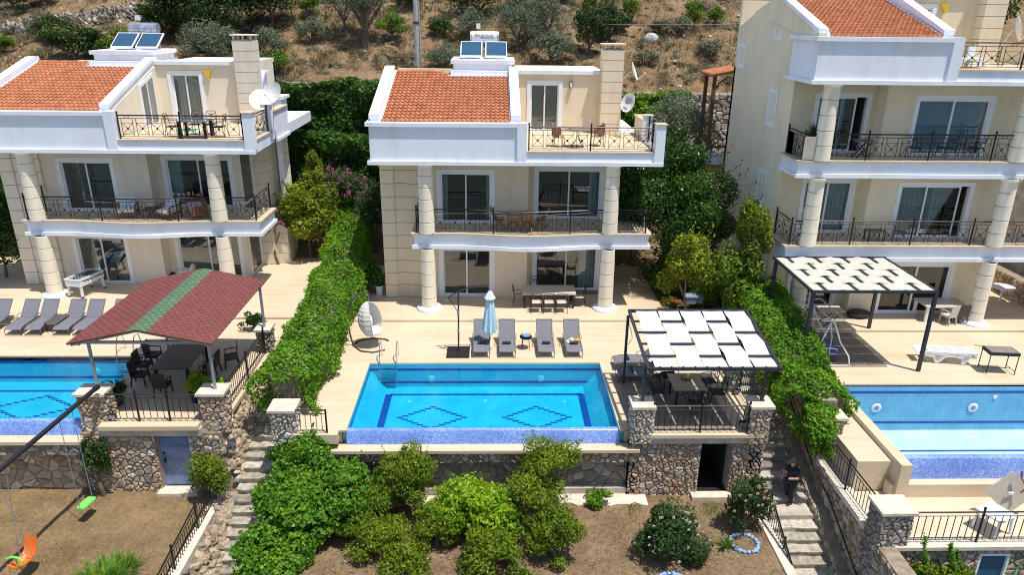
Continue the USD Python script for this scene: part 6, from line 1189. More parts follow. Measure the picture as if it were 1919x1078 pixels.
for y in (21.1, 24, 26.7): t.p('rafter', MB().bar((RX[0]+.1, y, RZ[0]-.06), (RX[1], y, RZ[1]-.06), .05, .07), 'grey_metal'); t.p('rafter', MB().bar((RX[1], y, RZ[1]-.06), (RX[2]-.1, y, RZ[2]-.06), .05, .07), 'grey_metal')
pillar('stone_pillar', 'rubble pillar with cap where the black swing beam meets the left pergola', -13.55, -12.66, 20.95, 21.62, -.2, 1.2, 321, 'stone'); pillar('stone_pillar', 'rubble pillar with cap at the right corner of the left terrace', -9.62, -8.82, 20.95, 21.62, -.2, 1.2, 325, 'stone'); pillar('stone_pillar', 'grey pillar half hidden by the creeper under the back pergola post', -9.35, -8.8, 26.1, 26.7, 0, 1.16, 329, 'stone_grey')
t = thing('terrace_railing', 'black railing of straight bars above the blue door', 'railing', (-11.1, 21, .25)); railing(t, [(-12.64, 20.98, .25), (-9.64, 20.98, .25)], 1.0, 3, 'bars', gap=.2, as_part=False, endposts=(False, False))
t = thing('terrace_railing', 'black railing along the rubble bank side of the left terrace', 'railing', (-9.0, 24, .25)); railing(t, [(-8.98, 21.7, .25), (-9.0, 26.0, .25)], 1.0, 2, 'bars', gap=.17, as_part=False)
t = thing('patio_table', 'long dark patio table under the red shingled roof', 'table', (-11.6, 24.4, .24), rot=0); t = T(t.path, (0, 0, 0)); P = np.array([[-12.2, 23.3], [-10.9, 23.35], [-10.95, 25.6], [-12.3, 25.6]])-[-11.6, 24.4]
t.p('tabletop', MB().poly([tuple(p) for p in P], .70, .75, 2), 'table_dark')
for x, y in P*.85: t.p('leg', MB().bx(x-.05, x+.05, y-.05, y+.05, 0, .70), 'black_plastic')
def rattan_chair(label, loc, rot, mat='rattan_black'):
    t = thing('rattan_chair', label, 'chair', loc, rot=rot); t.p('seat', MB().bx(-.24, .24, -.24, .22, .36, .45), mat)
    t.p('backrest', MB().thick(np.array([[(x, .22+.12*z+.03*abs(x), .42+z) for x in np.linspace(-.24, .24, 7)] for z in (0, .2, .4, .5, .53)]), .035, (0, 1, 0)), mat, 40)
    for x in (-.21, .21):
        t.p('leg', MB().cyl((x, -.21, .38), (x*1.06, -.24, 0), .028), mat); t.p('leg', MB().cyl((x, .2, .38), (x*1.06, .27, 0), .028), mat); t.p('armrest', MB().tube([(x*1.1, -.2, .42), (x*1.12, -.2, .64), (x*1.12, .05, .66), (x*1.08, .25, .66)], .022, 6), mat)
    return t
r0 = rattan_chair('black rattan chair on the pool side of the dark table, nearest the rail', (-12.75, 23.55, .24), 95)
for loc, r, lb in (((-12.95, 24.35, .24), 92, 'black rattan chair in the middle of the pool side row'), ((-12.95, 25.15, .24), 90, 'black rattan chair farthest back on the pool side row'), ((-11.6, 22.75, .24), 180, 'black rattan chair at the front end of the dark table'), ((-10.45, 23.5, .24), -90, 'black rattan chair on the rail side of the dark table'), ((-10.45, 24.3, .24), -90, 'second black rattan chair on the rail side of the dark table'), ((-9.95, 24.95, .24), -70, 'black rattan chair turned away near the side rail'), ((-11.6, 26.1, .24), 0, 'black rattan chair at the far end of the dark table')): copy(r0, loc, r, lb)
def potted(label, c, r, mat, pot='black_plastic', ph=.4, seed=0, n=2600):
    t = thing('potted_plant', label, 'potted plant', c); t.p('pot', MB().lathe([(0, 0), (r*.5, 0), (r*.65, ph), (r*.58, ph), (0, ph-.04)], c, 16), pot, 40); t.p('foliage', crown((c[0], c[1], c[2]+ph+r*.6), (r, r, r*.85), n, .09, .5, seed, 12, .5), mat)
potted('clipped dark ball shrub behind the left terrace rail', (-12.95, 22.1, .24), .46, 'rose_leaf', ph=.2, seed=401); potted('yellow green potted shrub by the front pergola post', (-10.25, 22.35, .24), .42, 'citrus_leaf', seed=402); potted('small yellow potted shrub between pergola post and side rail', (-9.55, 22.3, .24), .36, 'citrus_leaf', seed=403, n=1800)
t = thing('low_table', 'low dark table between the left loungers', 'table', (-18.45, 28.55, .24), rot=0); t.p('tabletop', MB().bx(-.28, .28, -.5, .5, .40, .43), 'table_dark')
for x in (-.24, .24):
    for y in (-.42, .42): t.p('leg', MB().bar((x, y, .4), (x*.9, -y*.3, 0) if 0 else (x, y*1.05, 0), .03), 'black_metal')
t = thing('football_table', 'white table football game on the left house terrace', 'game table', (-19.25, 32.45, .35), rot=-14); t.p('cabinet', MB().bx(-.40, .40, -.75, .75, .55, .85), 'white_plastic'); t.p('rim', MB().bx(-.42, -.36, -.77, .77, .85, .90).bx(.36, .42, -.77, .77, .85, .90).bx(-.36, .36, -.77, -.71, .85, .90).bx(-.36, .36, .71, .77, .85, .90), 'white_plastic'); t.p('playing_field', MB().bx(-.36, .36, -.71, .71, .851, .857), 'glass_table')
for x in (-.33, .33):
    for y in (-.66, .66): t.p('leg', MB().bar((x, y, .56), (x*1.1, y*1.05, .0), .09), 'white_plastic').p('foot', MB().cyl((x*1.1, y*1.05, 0), (x*1.1, y*1.05, .06), .07), 'black_plastic')
for k in range(8): y = -.6+.171*k; rd = t.p('rod', MB().cyl((-.55, y, .82), (.55, y, .82), .012), 'steel'); rd.p('grip', MB().cyl((.50, y, .82), (.62, y, .82), .03), 'black_plastic'); rd.p('players', MB().bx(-.03, .03, y-.02, y+.02, .84, .93), 'navy')
t = thing('armchair', 'white armchair with orange sides on the left house terrace', 'armchair', (-15.5, 34.6, .35), rot=0); t.p('seat', MB().ell((0, -.1, .36), (.40, .40, .16), 14, 8), 'cushion_white', 50); t.p('backrest', MB().ell((0, .30, .68), (.40, .17, .27), 14, 8), 'cushion_white', 50)
for s in (-1, 1): t.p('armrest', MB().ell((s*.46, -.02, .50), (.13, .36, .22), 12, 8), 'cushion_white', 50); t.p('side', MB().ell((s*.72, .08, .34), (.26, .36, .16), 12, 8), 'orange_cloth', 50)
t.p('frame', MB().bx(-.55, .55, -.35, .35, .02, .2), 'black_plastic')
solo('dark_box', MB().poly([(-17.1, .35), (-17.0, .85), (-16.55, .92), (-16.45, .35)], 33.9, 34.5, 1), 'chip_black', 'dark grey box against the wall beside the white armchair', 'box'); solo('barbecue_cover', MB().bx(-16.4, -15.9, 33.9, 34.3, .35, .72), 'chip_black', 'low dark case before the white armchair', 'case')
def sofa_chair(label, loc, rot, w=.8):
    t = thing('garden_armchair', label, 'armchair', loc, rot=rot); h = w/2
    t.p('frame', MB().bx(-h, h, -.38, .36, .22, .30), 'wood_red'); t.p('seat_cushion', MB().bx(-h+.07, h-.07, -.36, .26, .30, .44), 'cushion_white'); t.p('back_cushion', MB().ob((0, .30, .64), (w-.14, .14, .46), [[1, 0, 0], [0, .97, -.24], [0, .24, .97]]), 'cushion_blue')
    for s in (-1, 1):
        t.p('armrest', MB().bx(s*h-.04, s*h+.04, -.38, .40, .58, .62), 'wood_red')
        for y in (-.34, .34): t.p('leg', MB().bx(s*h-.03, s*h+.03, y-.03, y+.03, 0, .60), 'wood_red')
    return t
s0 = sofa_chair('wooden armchair with white cushions on the left balcony, nearer the left door', (-16.75, 32.6, 4.0), 15); copy(s0, (-14.85, 32.5, 4.0), -20, 'wooden armchair with white cushions on the left balcony, right of the low table')
table('coffee_table', 'low red wood table between the balcony armchairs', -16.05, -15.45, 32.3, 33.1, 4.0, .38, 'wood_red', 'wood_red', .05, .07, inset=.06)
t = thing('sofa', 'dark wooden sofa slanting across the left balcony corner', 'sofa', (-13.75, 33.0, 4.0), rot=-62); t.p('frame', MB().bx(-.95, .95, -.36, .36, .2, .32).bx(-.95, .95, .28, .36, .32, .85), 'wood_red'); t.p('seat_cushion', MB().bx(-.88, .88, -.34, .26, .32, .45), 'cushion_blue')
for x in (-.9, .9): t.p('armrest', MB().bx(x-.04, x+.04, -.36, .36, .2, .62), 'wood_red')
# left roof terrace
z = 7.7; tb = table('glass_table', 'dark dining table with blue glass top on the left roof terrace', -13.7, -12.45, 32.0, 32.9, z, .75, 'glass_table', 'black_metal', .05, .10, inset=.07)
g0 = iron_chair('black iron chair left of the glass table on the left roof terrace', (-14.1, 32.6, z), 90)
for loc, r, lb in (((-13.4, 33.3, z), 0, 'black iron chair behind the glass table at left'), ((-12.75, 33.3, z), 0, 'black iron chair behind the glass table at right'), ((-12.1, 32.6, z), -90, 'black iron chair right of the glass table on the left roof terrace')): copy(g0, loc, r, lb)
solo('green_mat', MB().bx(-14.7, -13.9, 34.2, 34.8, z+.001, z+.015), 'mat_green', 'green mat on the left roof terrace floor', 'mat')
# ------------------------------------------------------------------ play lawn
b0, b1 = np.array([-12.72, 20.92, 1.58]), np.array([-14.36, 12.0, .66])
t = thing('swing_set', 'long black steel beam of the swings running out over the lawn', 'swing set', b0); t.p('beam', MB().cyl(b1, b0, .075, n=10), 'black_metal', 40); t.p('leg', MB().cyl(b1, b1+[-1.2, 0, -2.2], .05, n=8), 'black_metal'); t.p('leg', MB().cyl(b1, b1+[1.0, 0, -2.2], .05, n=8), 'black_metal'); t.p('collar', MB().cyl(b0+(b1-b0)*.02, b0, .085, n=10), 'black_metal')
bd = (b0-b1)/np.linalg.norm(b0-b1); onb = lambda y: b0+(b1-b0)*((y-b0[1])/(b1[1]-b0[1]))
def swing(name, label, yc, zs, half=.17):
    t = thing(name, label, 'swing', (*onb(yc)[:2], zs)); c = onb(yc)*[1, 1, 0]+[0, 0, zs]; u = bd*[1, 1, 0]; u /= np.linalg.norm(u)
    return t, c, u, np.array([-u[1], u[0], 0])
t, c, u, w = swing('swing', 'lime green board swing on ropes near the stone wall', 19.45, -1.85)
P = [c+u*a+w*b+np.array([0, 0, .02*math.cos(a*6)]) for a, b in ((-.30, -.10), (-.24, -.15), (.24, -.15), (.30, -.10), (.30, .10), (.24, .15), (-.24, .15), (-.30, .10))]; P = np.array(P); i = np.arange(8); t.p('seat', MB().add(np.vstack([P, P+[0, 0, .05]]), np.vstack([np.c_[i, (i+1) % 8, (i+1) % 8+8], np.c_[i, (i+1) % 8+8, i+8], [[8, 8+k, 9+k] for k in range(1, 7)], [[0, k+1, k] for k in range(1, 7)]])), 'green_plastic')
for s in (-1, 1): t.p('rope', MB().cyl(c+u*.27*s+[0, 0, .04], onb(19.45+.27*s*u[1]), .012, n=5), 'grey_metal')
t, c, u, w = swing('swing', 'orange toddler swing seat with lime green safety bar', 16.97, -1.9); m = MB()
for a, b in (((-.34, 0, .0), (.10, 0, -.05)), ((.10, 0, -.05), (.26, 0, .12)), ((.26, 0, .12), (.36, 0, .50))): pass
prof = [(-.42, .06), (-.30, -.02), (-.05, -.05), (.12, -.03), (.24, .10), (.30, .30), (.36, .52)]
t.p('seat', MB().thick(np.array([[c+u*a+w*b+np.array([0, 0, h+.10*(abs(b)/.2)**2]) for b in np.linspace(-.2, .2, 7)] for a, h in prof]), .03, (0, 0, 1)), 'orange_plastic', 50)
t.p('safety_bar', MB().tube([c+u*(-.30)+w*b+np.array([0, 0, .30+.05*math.cos(b*9)]) for b in np.linspace(-.27, .27, 9)], .035, 8), 'green_plastic', 50); t.p('post', MB().cyl(c+u*(-.28)+[0, 0, 0], c+u*(-.28)+[0, 0, .3], .03), 'green_plastic')
for s in (-1, 1): t.p('rope', MB().cyl(c+u*.05+w*.22*s+[0, 0, .05], onb(16.95)+bd*.2*s, .012, n=5), 'grey_metal')
t = thing('slope_railing', 'black railing sloping down beside the play lawn', 'railing', (-9.3, 18, -2.4)); railing(t, [(-9.32, 20.7, -2.42), (-9.32, 19.0, -2.5), (-9.32, 13.5, -3.0)], 1.0, 4, 'bars', gap=.15, as_part=False); deck('wall_coping', [(-9.45, -9.1, 12, 21, -2.75, -2.40)], 'limestone')
p = pillar('stone_pillar', 'pale capped pillar beside the short rail at the middle pool corner', -7.22, -6.45, 20.5, 21.2, -.45, .84, 341, 'stone_pale'); t = thing('terrace_railing', 'short black rail at the front left corner of the middle pool deck', 'railing', (-5.9, 20.5, .05)); railing(t, [(-6.42, 20.55, .05), (-5.42, 20.55, .05)], .85, 1, 'bars', gap=.17, as_part=False, endposts=(False, False)); t.p('post', MB().bx(-5.45, -5.40, 20.53, 20.58, .05, .92), 'black_metal')
# ------------------------------------------------------------------ right terrace
RPx, RPy, RPz = (11.9, 16.65), (24.84, 28.85), 3.38
t = thing('pergola', 'tall dark pergola with woven cream canvas roof before the right villa', 'pergola', (14.2, 26.8, .05))
for x, y in ((16.6, 24.84), (11.98, 24.9), (16.55, 28.75), (12.0, 28.75)): t.p('post', MB().bx(x-.06, x+.06, y-.06, y+.06, ZD if y < 28.5 else .146, RPz-.05), 'dark_metal')
for x in RPx: t.p('side_beam', MB().bar((x, RPy[0], RPz), (x, RPy[1], RPz), .08, .10), 'dark_metal')
for y in RPy: t.p('end_beam', MB().bar((RPx[0]-.04, y, RPz), (RPx[1]+.04, y, RPz), .08, .10), 'dark_metal')
bxs = np.linspace(RPx[0], RPx[1], 9)[1:-1]
for x in bxs: t.p('crossbar', MB().bar((x, RPy[0], RPz), (x, RPy[1], RPz), .085, .04), 'dark_metal')
sy = np.linspace(RPy[0]+.06, RPy[1]-.04, 6)
for i in range(5):
    P = []
    for x in np.linspace(RPx[0]+.03, RPx[1]-.03, 57):
        w = sum((1 if (i+j) % 2 else -1)*.045*math.exp(-((x-b)/.16)**2) for j, b in enumerate(bxs)); P.append([[x, sy[i]+.012, RPz+w+.012], [x, (sy[i]+sy[i+1])/2, RPz+w], [x, sy[i+1]-.012, RPz+w+.012]])
    t.p('canvas_strip', MB().thick(np.array(P), .006), 'canvas_cream', 40)
t = thing('garden_swing', 'white steel garden swing with violet cushions beside the creeper hedge', 'swing bench', (13.2, 26.2, .05))
for y in (25.3, 27.4):
    t.p('side_frame', MB().tube([(12.5, y, .05), (12.62, y, .5), (13.05, y, 1.9), (13.18, y, 1.96), (13.55, y, 1.1), (14.0, y, .45), (14.1, y, .05)], .03, 8), 'white_plastic', 40); t.p('foot_bar', MB().cyl((12.5, y, .06), (14.1, y, .06), .03), 'white_plastic')
t.p('top_bar', MB().cyl((13.12, 25.25, 1.95), (13.12, 27.45, 1.95), .03), 'white_plastic'); t.p('canopy_bar', MB().tube([(12.7, 25.25, 2.0), (13.55, 25.25, 2.05), (13.55, 27.45, 2.05), (12.7, 27.45, 2.0)], .022, 6, True), 'white_plastic')
t.p('seat', MB().thick(np.array([[(13.92-.6*a, y, .50-.05*a) for y in (25.55, 26.3, 27.15)] for a in (0, .5, 1)]), .08), 'violet_cloth', 40); t.p('backrest', MB().thick(np.array([[(13.34-.25*a, y, .48+.55*a) for y in (25.55, 26.3, 27.15)] for a in (0, .5, 1)]), .07, (1, 0, .3)), 'violet_cloth', 40)
for y in (25.5, 27.2): t.p('hanger', MB().tube([(13.12, y, 1.92), (13.3, y, 1.2), (13.3, y, .5), (13.55, y, .48)], .018), 'white_plastic'); t.p('armrest', MB().tube([(13.0, y, .7), (13.3, y, .74), (13.6, y, .68), (13.6, y, .5)], .022), 'white_plastic')
t = thing('folding_table', 'folding table with beige top and dark crossed legs under the cream pergola', 'table', (14.9, 29.2, .146)); t.p('tabletop', MB().bx(14.45, 15.45, 28.85, 29.55, .84, .88), 'table_beige')
for y in (28.95, 29.45): t.p('leg', MB().tube([(14.6, y, .84), (14.85, y, .45), (15.3, y, .146)], .018).tube([(15.3, y, .84), (15.05, y, .45), (14.6, y, .146)], .018), 'black_metal')
def plastic_lounger(name, label, c, rot, n):
    t = thing(name, label, 'sun lounger', c, rot=rot, group=None)
    for k in range(n):
        z = .13*k
        for s in (-1, 1):
            P = [(a, z+b) for a, b in ((-1.0, .30), (-.95, .38), (.95, .38), (.95, .32), (.75, .30), (.55, .02), (.42, .02), (.48, .24), (.2, .30), (0, .31), (-.2, .28), (-.42, .02), (-.55, .02), (-.65, .26))]; t.p('side', MB().poly(P, s*.30-.03, s*.30+.03, 1), 'white_plastic')
        for j in range(14 if k == n-1 else 3): x = -.85+.132*j if k == n-1 else -.8+.8*j; t.p('slat', MB().bx(x, x+.105, -.28, .28, z+.345, z+.37), 'white_plastic')
    t.p('head', MB().thick(np.array([[(-1.28+.3*a, y, .13*(n-1)+.30+.08*a) for y in (-.30, -.15, 0, .15, .30)] for a in (0, .5, 1)]), .03), 'white_plastic', 40); return t
plastic_lounger('plastic_loungers', 'white slatted plastic sun bed stacked low by the drained pool', (18.25, 25.75, .05), -9, 2)
t = thing('metal_grill', 'black rusty charcoal grill on thin legs beside the drained pool', 'grill', (19.7, 24.85, .05), rot=-6); t.p('tray', MB().bx(-.55, .55, -.32, .32, .80, .92), 'chip_black'); t.p('grate', MB().bx(-.50, .50, -.28, .28, .921, .93), 'wood_grey')
for x in (-.52, .52):
    for y in (-.3, .3): t.p('leg', MB().cyl((x, y, .8), (x, y, 0), .018), 'black_metal')
    t.p('brace', MB().cyl((x, -.3, .14), (x, .3, .14), .012), 'black_metal')
t.p('brace', MB().cyl((-.52, 0, .14), (.52, 0, .14), .012), 'black_metal'); t.p('handle', MB().cyl((-.55, .28, .9), (-.85, .34, .93), .012), 'black_metal')
tb = table('dining_table', 'white dining table on the right house terrace', 19.36, 21.3, 29.35, 30.5, .146, .76, 'table_beige', 'white_plastic', .06, .11, inset=.10)
q0 = rattan_chair('cream rattan chair before the white dining table', (20.35, 29.25, .146), 200, 'canvas_cream'); 
q1 = rattan_chair('brown rattan chair by the white dining table and round column', (20.95, 29.35, .146), 170, 'rattan_brown'); copy(q0, (21.4, 30.9, .146), 20, 'cream rattan chair behind the white dining table at right'); copy(q0, (20.4, 30.95, .146), 0, 'cream rattan chair behind the white dining table, farther left')
solo('dark_cover', MB().ell((16.65, 30.0, .33), (.55, .35, .2), 14, 8).bx(16.3, 17.0, 29.8, 30.2, .146, .3), 'bag_black', 'black bundled cover lying on the right house terrace', 'cover', smooth=50)
t = thing('round_table', 'white round table behind the right column', 'table', (24.6, 32.0, .146), rot=0); t.p('tabletop', MB().lathe([(0, .70), (.5, .70), (.5, .74), (0, .74)], n=24), 'white_plastic'); t.p('leg', MB().cyl((0, 0, 0), (0, 0, .7), .05), 'white_plastic')
t = thing('retaining_wall', 'low stone retaining wall at the far right of the right terrace', 'stone wall', (26, 31, .1)); t.p('core', MB().bx(25.3, 26, 27.6, 40, .1, 1.2), 'mortar'); stones(t, (25.3, 36, .1), (0, -1, 0), (0, 0, 1), sbox(0, 0, 8, 1.1), .3, 71, 'stone_brown', .05); t.p('wall', MB().bx(27, 27.4, 26, 42, 0, 6), 'concrete')
f0 = folding_chair('grey wooden deck chair on the right middle balcony', (17.75, 30.0, 3.8), 155, 'wood_grey', 'deck_chair'); table('side_table', 'small dark table next to the deck chair on the right middle balcony', 16.3, 17.1, 29.75, 30.3, 3.8, .46, 'wood_grey', 'black_metal', .04, .04, inset=.06)
x0 = iron_chair('dark metal chair at left before the blue curtained door of the right villa', (17.6, 29.9, 7.45), 140)
copy(x0, (18.95, 29.9, 7.45), 190, 'dark metal chair in the middle before the blue curtained door'); copy(x0, (20.2, 29.9, 7.45), 215, 'dark metal chair at right before the blue curtained door')
t = thing('folding_table', 'dark crossed leg folding table on the top right balcony', 'table', (15.3, 29.8, 7.45)); t.p('tabletop', MB().bx(14.95, 15.75, 29.55, 30.1, .72+7.45, .75+7.45), 'wood_grey')
for y in (29.65, 30.0): t.p('leg', MB().bar((15.05, y, 8.17), (15.65, y, 7.45), .05, .03).bar((15.65, y, 8.17), (15.05, y, 7.45), .05, .03), 'chip_black')
t = thing('planter', 'terracotta planter on the corner of the top right balcony', 'planter', (13.45, 29.75, 7.45)); t.p('pot', MB().bx(13.2, 13.7, 29.5, 30.0, 7.45, 7.95), 'terracotta')
spikes('palm', 'spiky yucca in the terracotta planter of the top right balcony', 'palm', (13.4, 29.8, 8.1), 90, 1.05, 'rose_leaf', 501, .15, .03); spikes('palm', 'second spiky yucca leaning against the balcony column', 'palm', (14.05, 30.2, 8.1), 45, .9, 'rose_leaf', 502, .1, .03)
for k, (a, b, lb) in enumerate((((12.66, 30.9), (12.66, 30.35), 'beige cloth screen on the side rail of the top right balcony'), ((12.68, 29.28), (13.15, 29.24), 'beige cloth screen at the front corner of the top right balcony'))): solo('cloth_screen', MB().thick(np.array([[(*(np.array(a)+(np.array(b)-np.array(a))*s+[-.05, -.03]), 7.5+z) for s in (0, .33, .66, 1)] for z in (0, .45, .92)]), .02, (0, 1, 0)), 'table_beige', lb, 'cloth')
# roof terrace of the right villa
z = 11.1; f = thing('stacked_chair', 'white plastic chair tipped over among the terrace clutter', 'chair', (19.6, 30.3, z), rot=35); f.p('seat', MB().bx(-.3, .3, -.25, .25, .25, .30), 'white_plastic'); f.p('backrest', MB().bx(-.3, .3, .2, .26, .3, .8), 'white_plastic')
for x in (-.25, .25):
    for y in (-.2, .2): f.p('leg', MB().cyl((x, y, .26), (x*1.2, y*1.3, 0), .03), 'white_plastic')
plastic_lounger('plastic_lounger', 'white plastic sun bed on the right roof terrace', (18.9, 30.0, z), 15, 1); table('dark_table', 'dark green table on the right roof terrace', 18.2, 19.0, 30.9, 31.5, z, .72, 'bag_black', 'black_metal')
# gazebo at the back of the right villa
t = thing('gazebo', 'small gazebo with red tiled roof behind the right villa', 'gazebo', (13.0, 41.0, 5.2)); m = MB()
t.p('roof', MB().poly([(11.75, 10.0), (13.2, 10.25), (14.6, 10.0), (14.6, 9.9), (13.2, 10.1), (11.75, 9.86)], 40.2, 42.2, 1), 'roof_tile')
for k in range(7): t.p('roof_tile', MB().tube([(11.7, 40.25+.3*k, 9.98), (13.2, 40.25+.3*k, 10.26)], .10, 6), 'roof_tile')
for x, y in ((12.0, 40.4), (12.0, 42), (14.4, 40.4)): t.p('post', MB().bx(x-.09, x+.09, y-.09, y+.09, 5.2, 9.9), 'wood_red')
for k in range(3): t.p('brace', MB().tube([(12.0, 40.4, 9.0), (12.25, 40.4, 9.5), (12.7, 40.4, 9.85)], .05), 'wood_red') if k == 0 else None
t.p('rail', MB().bx(11.95, 14.5, 40.35, 40.45, 6.0, 6.1).bx(11.95, 14.5, 40.35, 40.45, 5.6, 5.66), 'wood_red'); t.p('parapet', MB().bx(11.9, 14.6, 40.2, 40.34, 5.1, 5.75), 'white_paint')
t = thing('yard_fence', 'thin iron fence on the slope behind the orange tree', 'fence', (11, 40, 4)); t.p('rail', MB().cyl((9.2, 40.0, 6.0), (12.2, 40, 6.0), .02), 'black_metal'); t.p('rail', MB().cyl((9.2, 40.0, 5.3), (12.2, 40, 5.3), .02), 'black_metal')
for x in (9.3, 10.3, 11.6, 12.1): t.p('post', MB().cyl((x, 40, 4.3), (x, 40, 6.1), .025), 'black_metal')
# concrete pole and wire
t = thing('utility_pole', 'grey concrete utility pole on the hill behind the middle roof', 'pole', (-4.7, 47.0, 9.3)); t.p('shaft', MB().cyl((-4.7, 47, 8.8), (-4.7, 47, 20), .20, .12, 10), 'pole_concrete', 40); t.p('conduit', MB().tube([(-4.52, 46.85, 9.3), (-4.48, 46.85, 11), (-4.5, 46.9, 12.2), (-4.55, 46.88, 14.5)], .03), 'pole_concrete'); t.p('band', MB().cyl((-4.7, 47, 12.3), (-4.7, 47, 12.42), .21, n=10), 'dark_metal')
solo('overhead_wire', MB().tube([(x, 49, 12.35+.0012*(x-6)**2) for x in np.linspace(-20, 30, 30)], .012, 4), 'black_plastic', 'thin dark wire strung across the hillside', 'wire')
# ------------------------------------------------------------------ lower right terrace, stair rails
t = thing('terrace_railing', 'black railing at the front of the lower right terrace', 'railing', (14, 16.6, -1.2)); railing(t, [(11.95, 16.58, -1.19), (20, 16.58, -1.19)], 1.05, 4, 'bars', gap=.2, as_part=False, endposts=(False, True))
t = thing('terrace_railing', 'black railing above the rubble wall beside the stairs', 'railing', (11.2, 19, -1.12)); railing(t, [(11.22, 20.6, -1.12), (11.22, 17.35, -1.12)], 1.0, 2, 'bars', gap=.17, as_part=False, endposts=(False, False))
pillar('stone_pillar', 'broad grey stone pillar with pale cap at the lower terrace corner', 10.98, 11.9, 16.45, 17.2, -4.5, -.12, 351, 'stone_grey'); pillar('stone_pillar', 'stone pillar under the creeper at the head of the lower terrace rail', 10.98, 11.75, 20.62, 21.25, -1.3, .42, 355, 'stone_grey')
t = thing('stair_railing', 'black railing along the lower flight of pale steps', 'railing', (8.95, 18, -2.6)); railing(t, [(8.98, 19.1, -2.5), (8.98, 15.1, -4.35)], 1.0, 3, 'bars', gap=.15, as_part=False); deck('wall_coping', [(8.68, 8.98, 14, 19.4, -5, -2.42)], 'limestone')
pillar('stone_pillar', 'small pale pillar cap at the foot of the shaded steps', 8.72, 9.12, 19.5, 20.05, -2.6, -1.95, 361, 'stone_pale')
t = thing('stair_handrail', 'black tube handrail along the shaded stair wall', 'handrail', (10.85, 21, -1)); t.p('tube', MB().tube([(10.86, 26.0, .95), (10.86, 25.2, .9), (10.86, 20.2, -1.45), (10.86, 19.2, -1.55), (10.86, 15.0, -3.45)], .028, 8), 'black_metal', 40)
for y, z in ((25.2, .9), (23.5, .1), (21.8, -.7), (20.2, -1.45), (17.5, -2.3), (15.5, -3.2)): t.p('bracket', MB().cyl((10.86, y, z-.02), (11.05, y, z-.08), .012), 'black_metal')
t = thing('plastic_table', 'white plastic table on the lower right terrace', 'table', (14.75, 17.1, -1.2), rot=25); t.p('tabletop', MB().bx(-.38, .38, -.38, .38, .62, .66), 'white_plastic')
for x in (-.3, .3):
    for y in (-.3, .3): t.p('leg', MB().bar((x, y, .63), (x*1.15, y*1.15, 0), .06), 'white_plastic')
t = thing('board', 'square beige board leaning behind the white plastic table', 'board', (15.6, 17.8, -1.2), rot=0); t.p('panel', MB().ob((0, 0, .80), (1.0, .05, 1.0), [[.7, 0, .71], [.15, .97, -.15], [-.7, .21, .69]]), 'table_beige'); t.p('knob', MB().ob((-.05, -.1, .85), (.16, .05, .08)), 'white_plastic')
solo('chair_arm', MB().tube([(15.75, 17.6, -.25), (15.85, 17.55, -.05), (15.7, 17.7, .25), (15.68, 17.7, .45)], .03), 'wood_brown', 'dark wooden stake at the right edge of the lower terrace', 'stake'); solo('garden_hose', MB().tube([(15.05, 16.35, -2.6), (15.2, 16.34, -2.0), (15.45, 16.33, -1.5), (15.75, 16.5, -1.0), (16.2, 16.7, -.3)], .02), 'mat_green', 'green hose hanging over the lower right wall window', 'hose')
# blue painted stone rings and edging in the garden
def ring(label, c, r, seed):
    rng = np.random.default_rng(seed); t = thing('stone_ring', label, 'stone ring', (*c, GZ)); n = int(2*math.pi*r/.13)
    for k in range(n): a = k*2*math.pi/n; q = rng.uniform(.055, .085); t.p('stone', MB().add(ico1.vertices*(1+rng.normal(0, .12, (42, 1)))*[q, q, q*.8]+[c[0]+r*math.cos(a), c[1]+r*math.sin(a), garden_z(0, c[1])+.05], ico1.faces, rng.random()), 'blue_stone', 30)
ring('ring of blue painted stones under the rose bush', (7.85, 18.05), .42, 1); ring('ring of blue painted stones under the white flowered bush', (5.2, 16.3), .5, 2)
m = MB(); rng = np.random.default_rng(4)
for a, b, c, d in ((-1.5, .3, 20.05, 20.5), (2.2, 5.2, 20.05, 20.55), (-2.6, -1.2, 20.05, 20.45)):
    xs = np.linspace(a, b, 15); m.slab(xs, c-.12+.12*rng.random(15)*2-.12, np.full(15, d), GZ-.1, GZ+.05)
solo('concrete_strip', m, 'limestone', 'cracked pale concrete strip along the wall foot', 'path', kind='structure')
# ------------------------------------------------------------------ person
def body(label, foot, face, J, R, bones, mats):
    pass
base = np.array([9.95, 20.02, GZ]); fx = np.array([-.86, -.5, 0]); fx /= np.linalg.norm(fx); sd = np.array([fx[1], -fx[0], 0])   # fx: facing, sd: the figure's right
Jp = lambda f, s, z: base+fx*f+sd*s+np.array([0, 0, z])
t = thing('person', 'person in black cap, tee and trousers standing on the shaded steps', 'person', base)
def hull(bones, cut=.035, it=8):
    out = manifold3d.Manifold()
    for a, ra, b, rb in bones:
        s = [manifold3d.Manifold.sphere(r, 20).translate(tuple(map(float, p))) for p, r in ((a, ra), (b, rb))]; out = out+manifold3d.Manifold.batch_hull(s)
    out = out.refine_to_length(cut); g = out.to_mesh(); m = trimesh.Trimesh(g.vert_properties[:, :3], g.tri_verts, process=True); o = m.vertices.copy(); trimesh.smoothing.filter_taubin(m, iterations=it); bad = ~(np.linalg.norm(m.vertices-o, axis=1) < .5*cut); m.vertices = np.where(bad[:, None], o, m.vertices); return MB().add(m.vertices, m.faces)
hipL, hipR, kL, kR, aL, aR = Jp(0, -.10, .90), Jp(0, .10, .90), Jp(.04, -.11, .50), Jp(-.02, .13, .50), Jp(-.02, -.12, .09), Jp(-.16, .15, .09)
ch, wa, nk, hd = Jp(.0, 0, 1.28), Jp(.0, 0, 1.05), Jp(.03, 0, 1.48), Jp(.08, 0, 1.63)
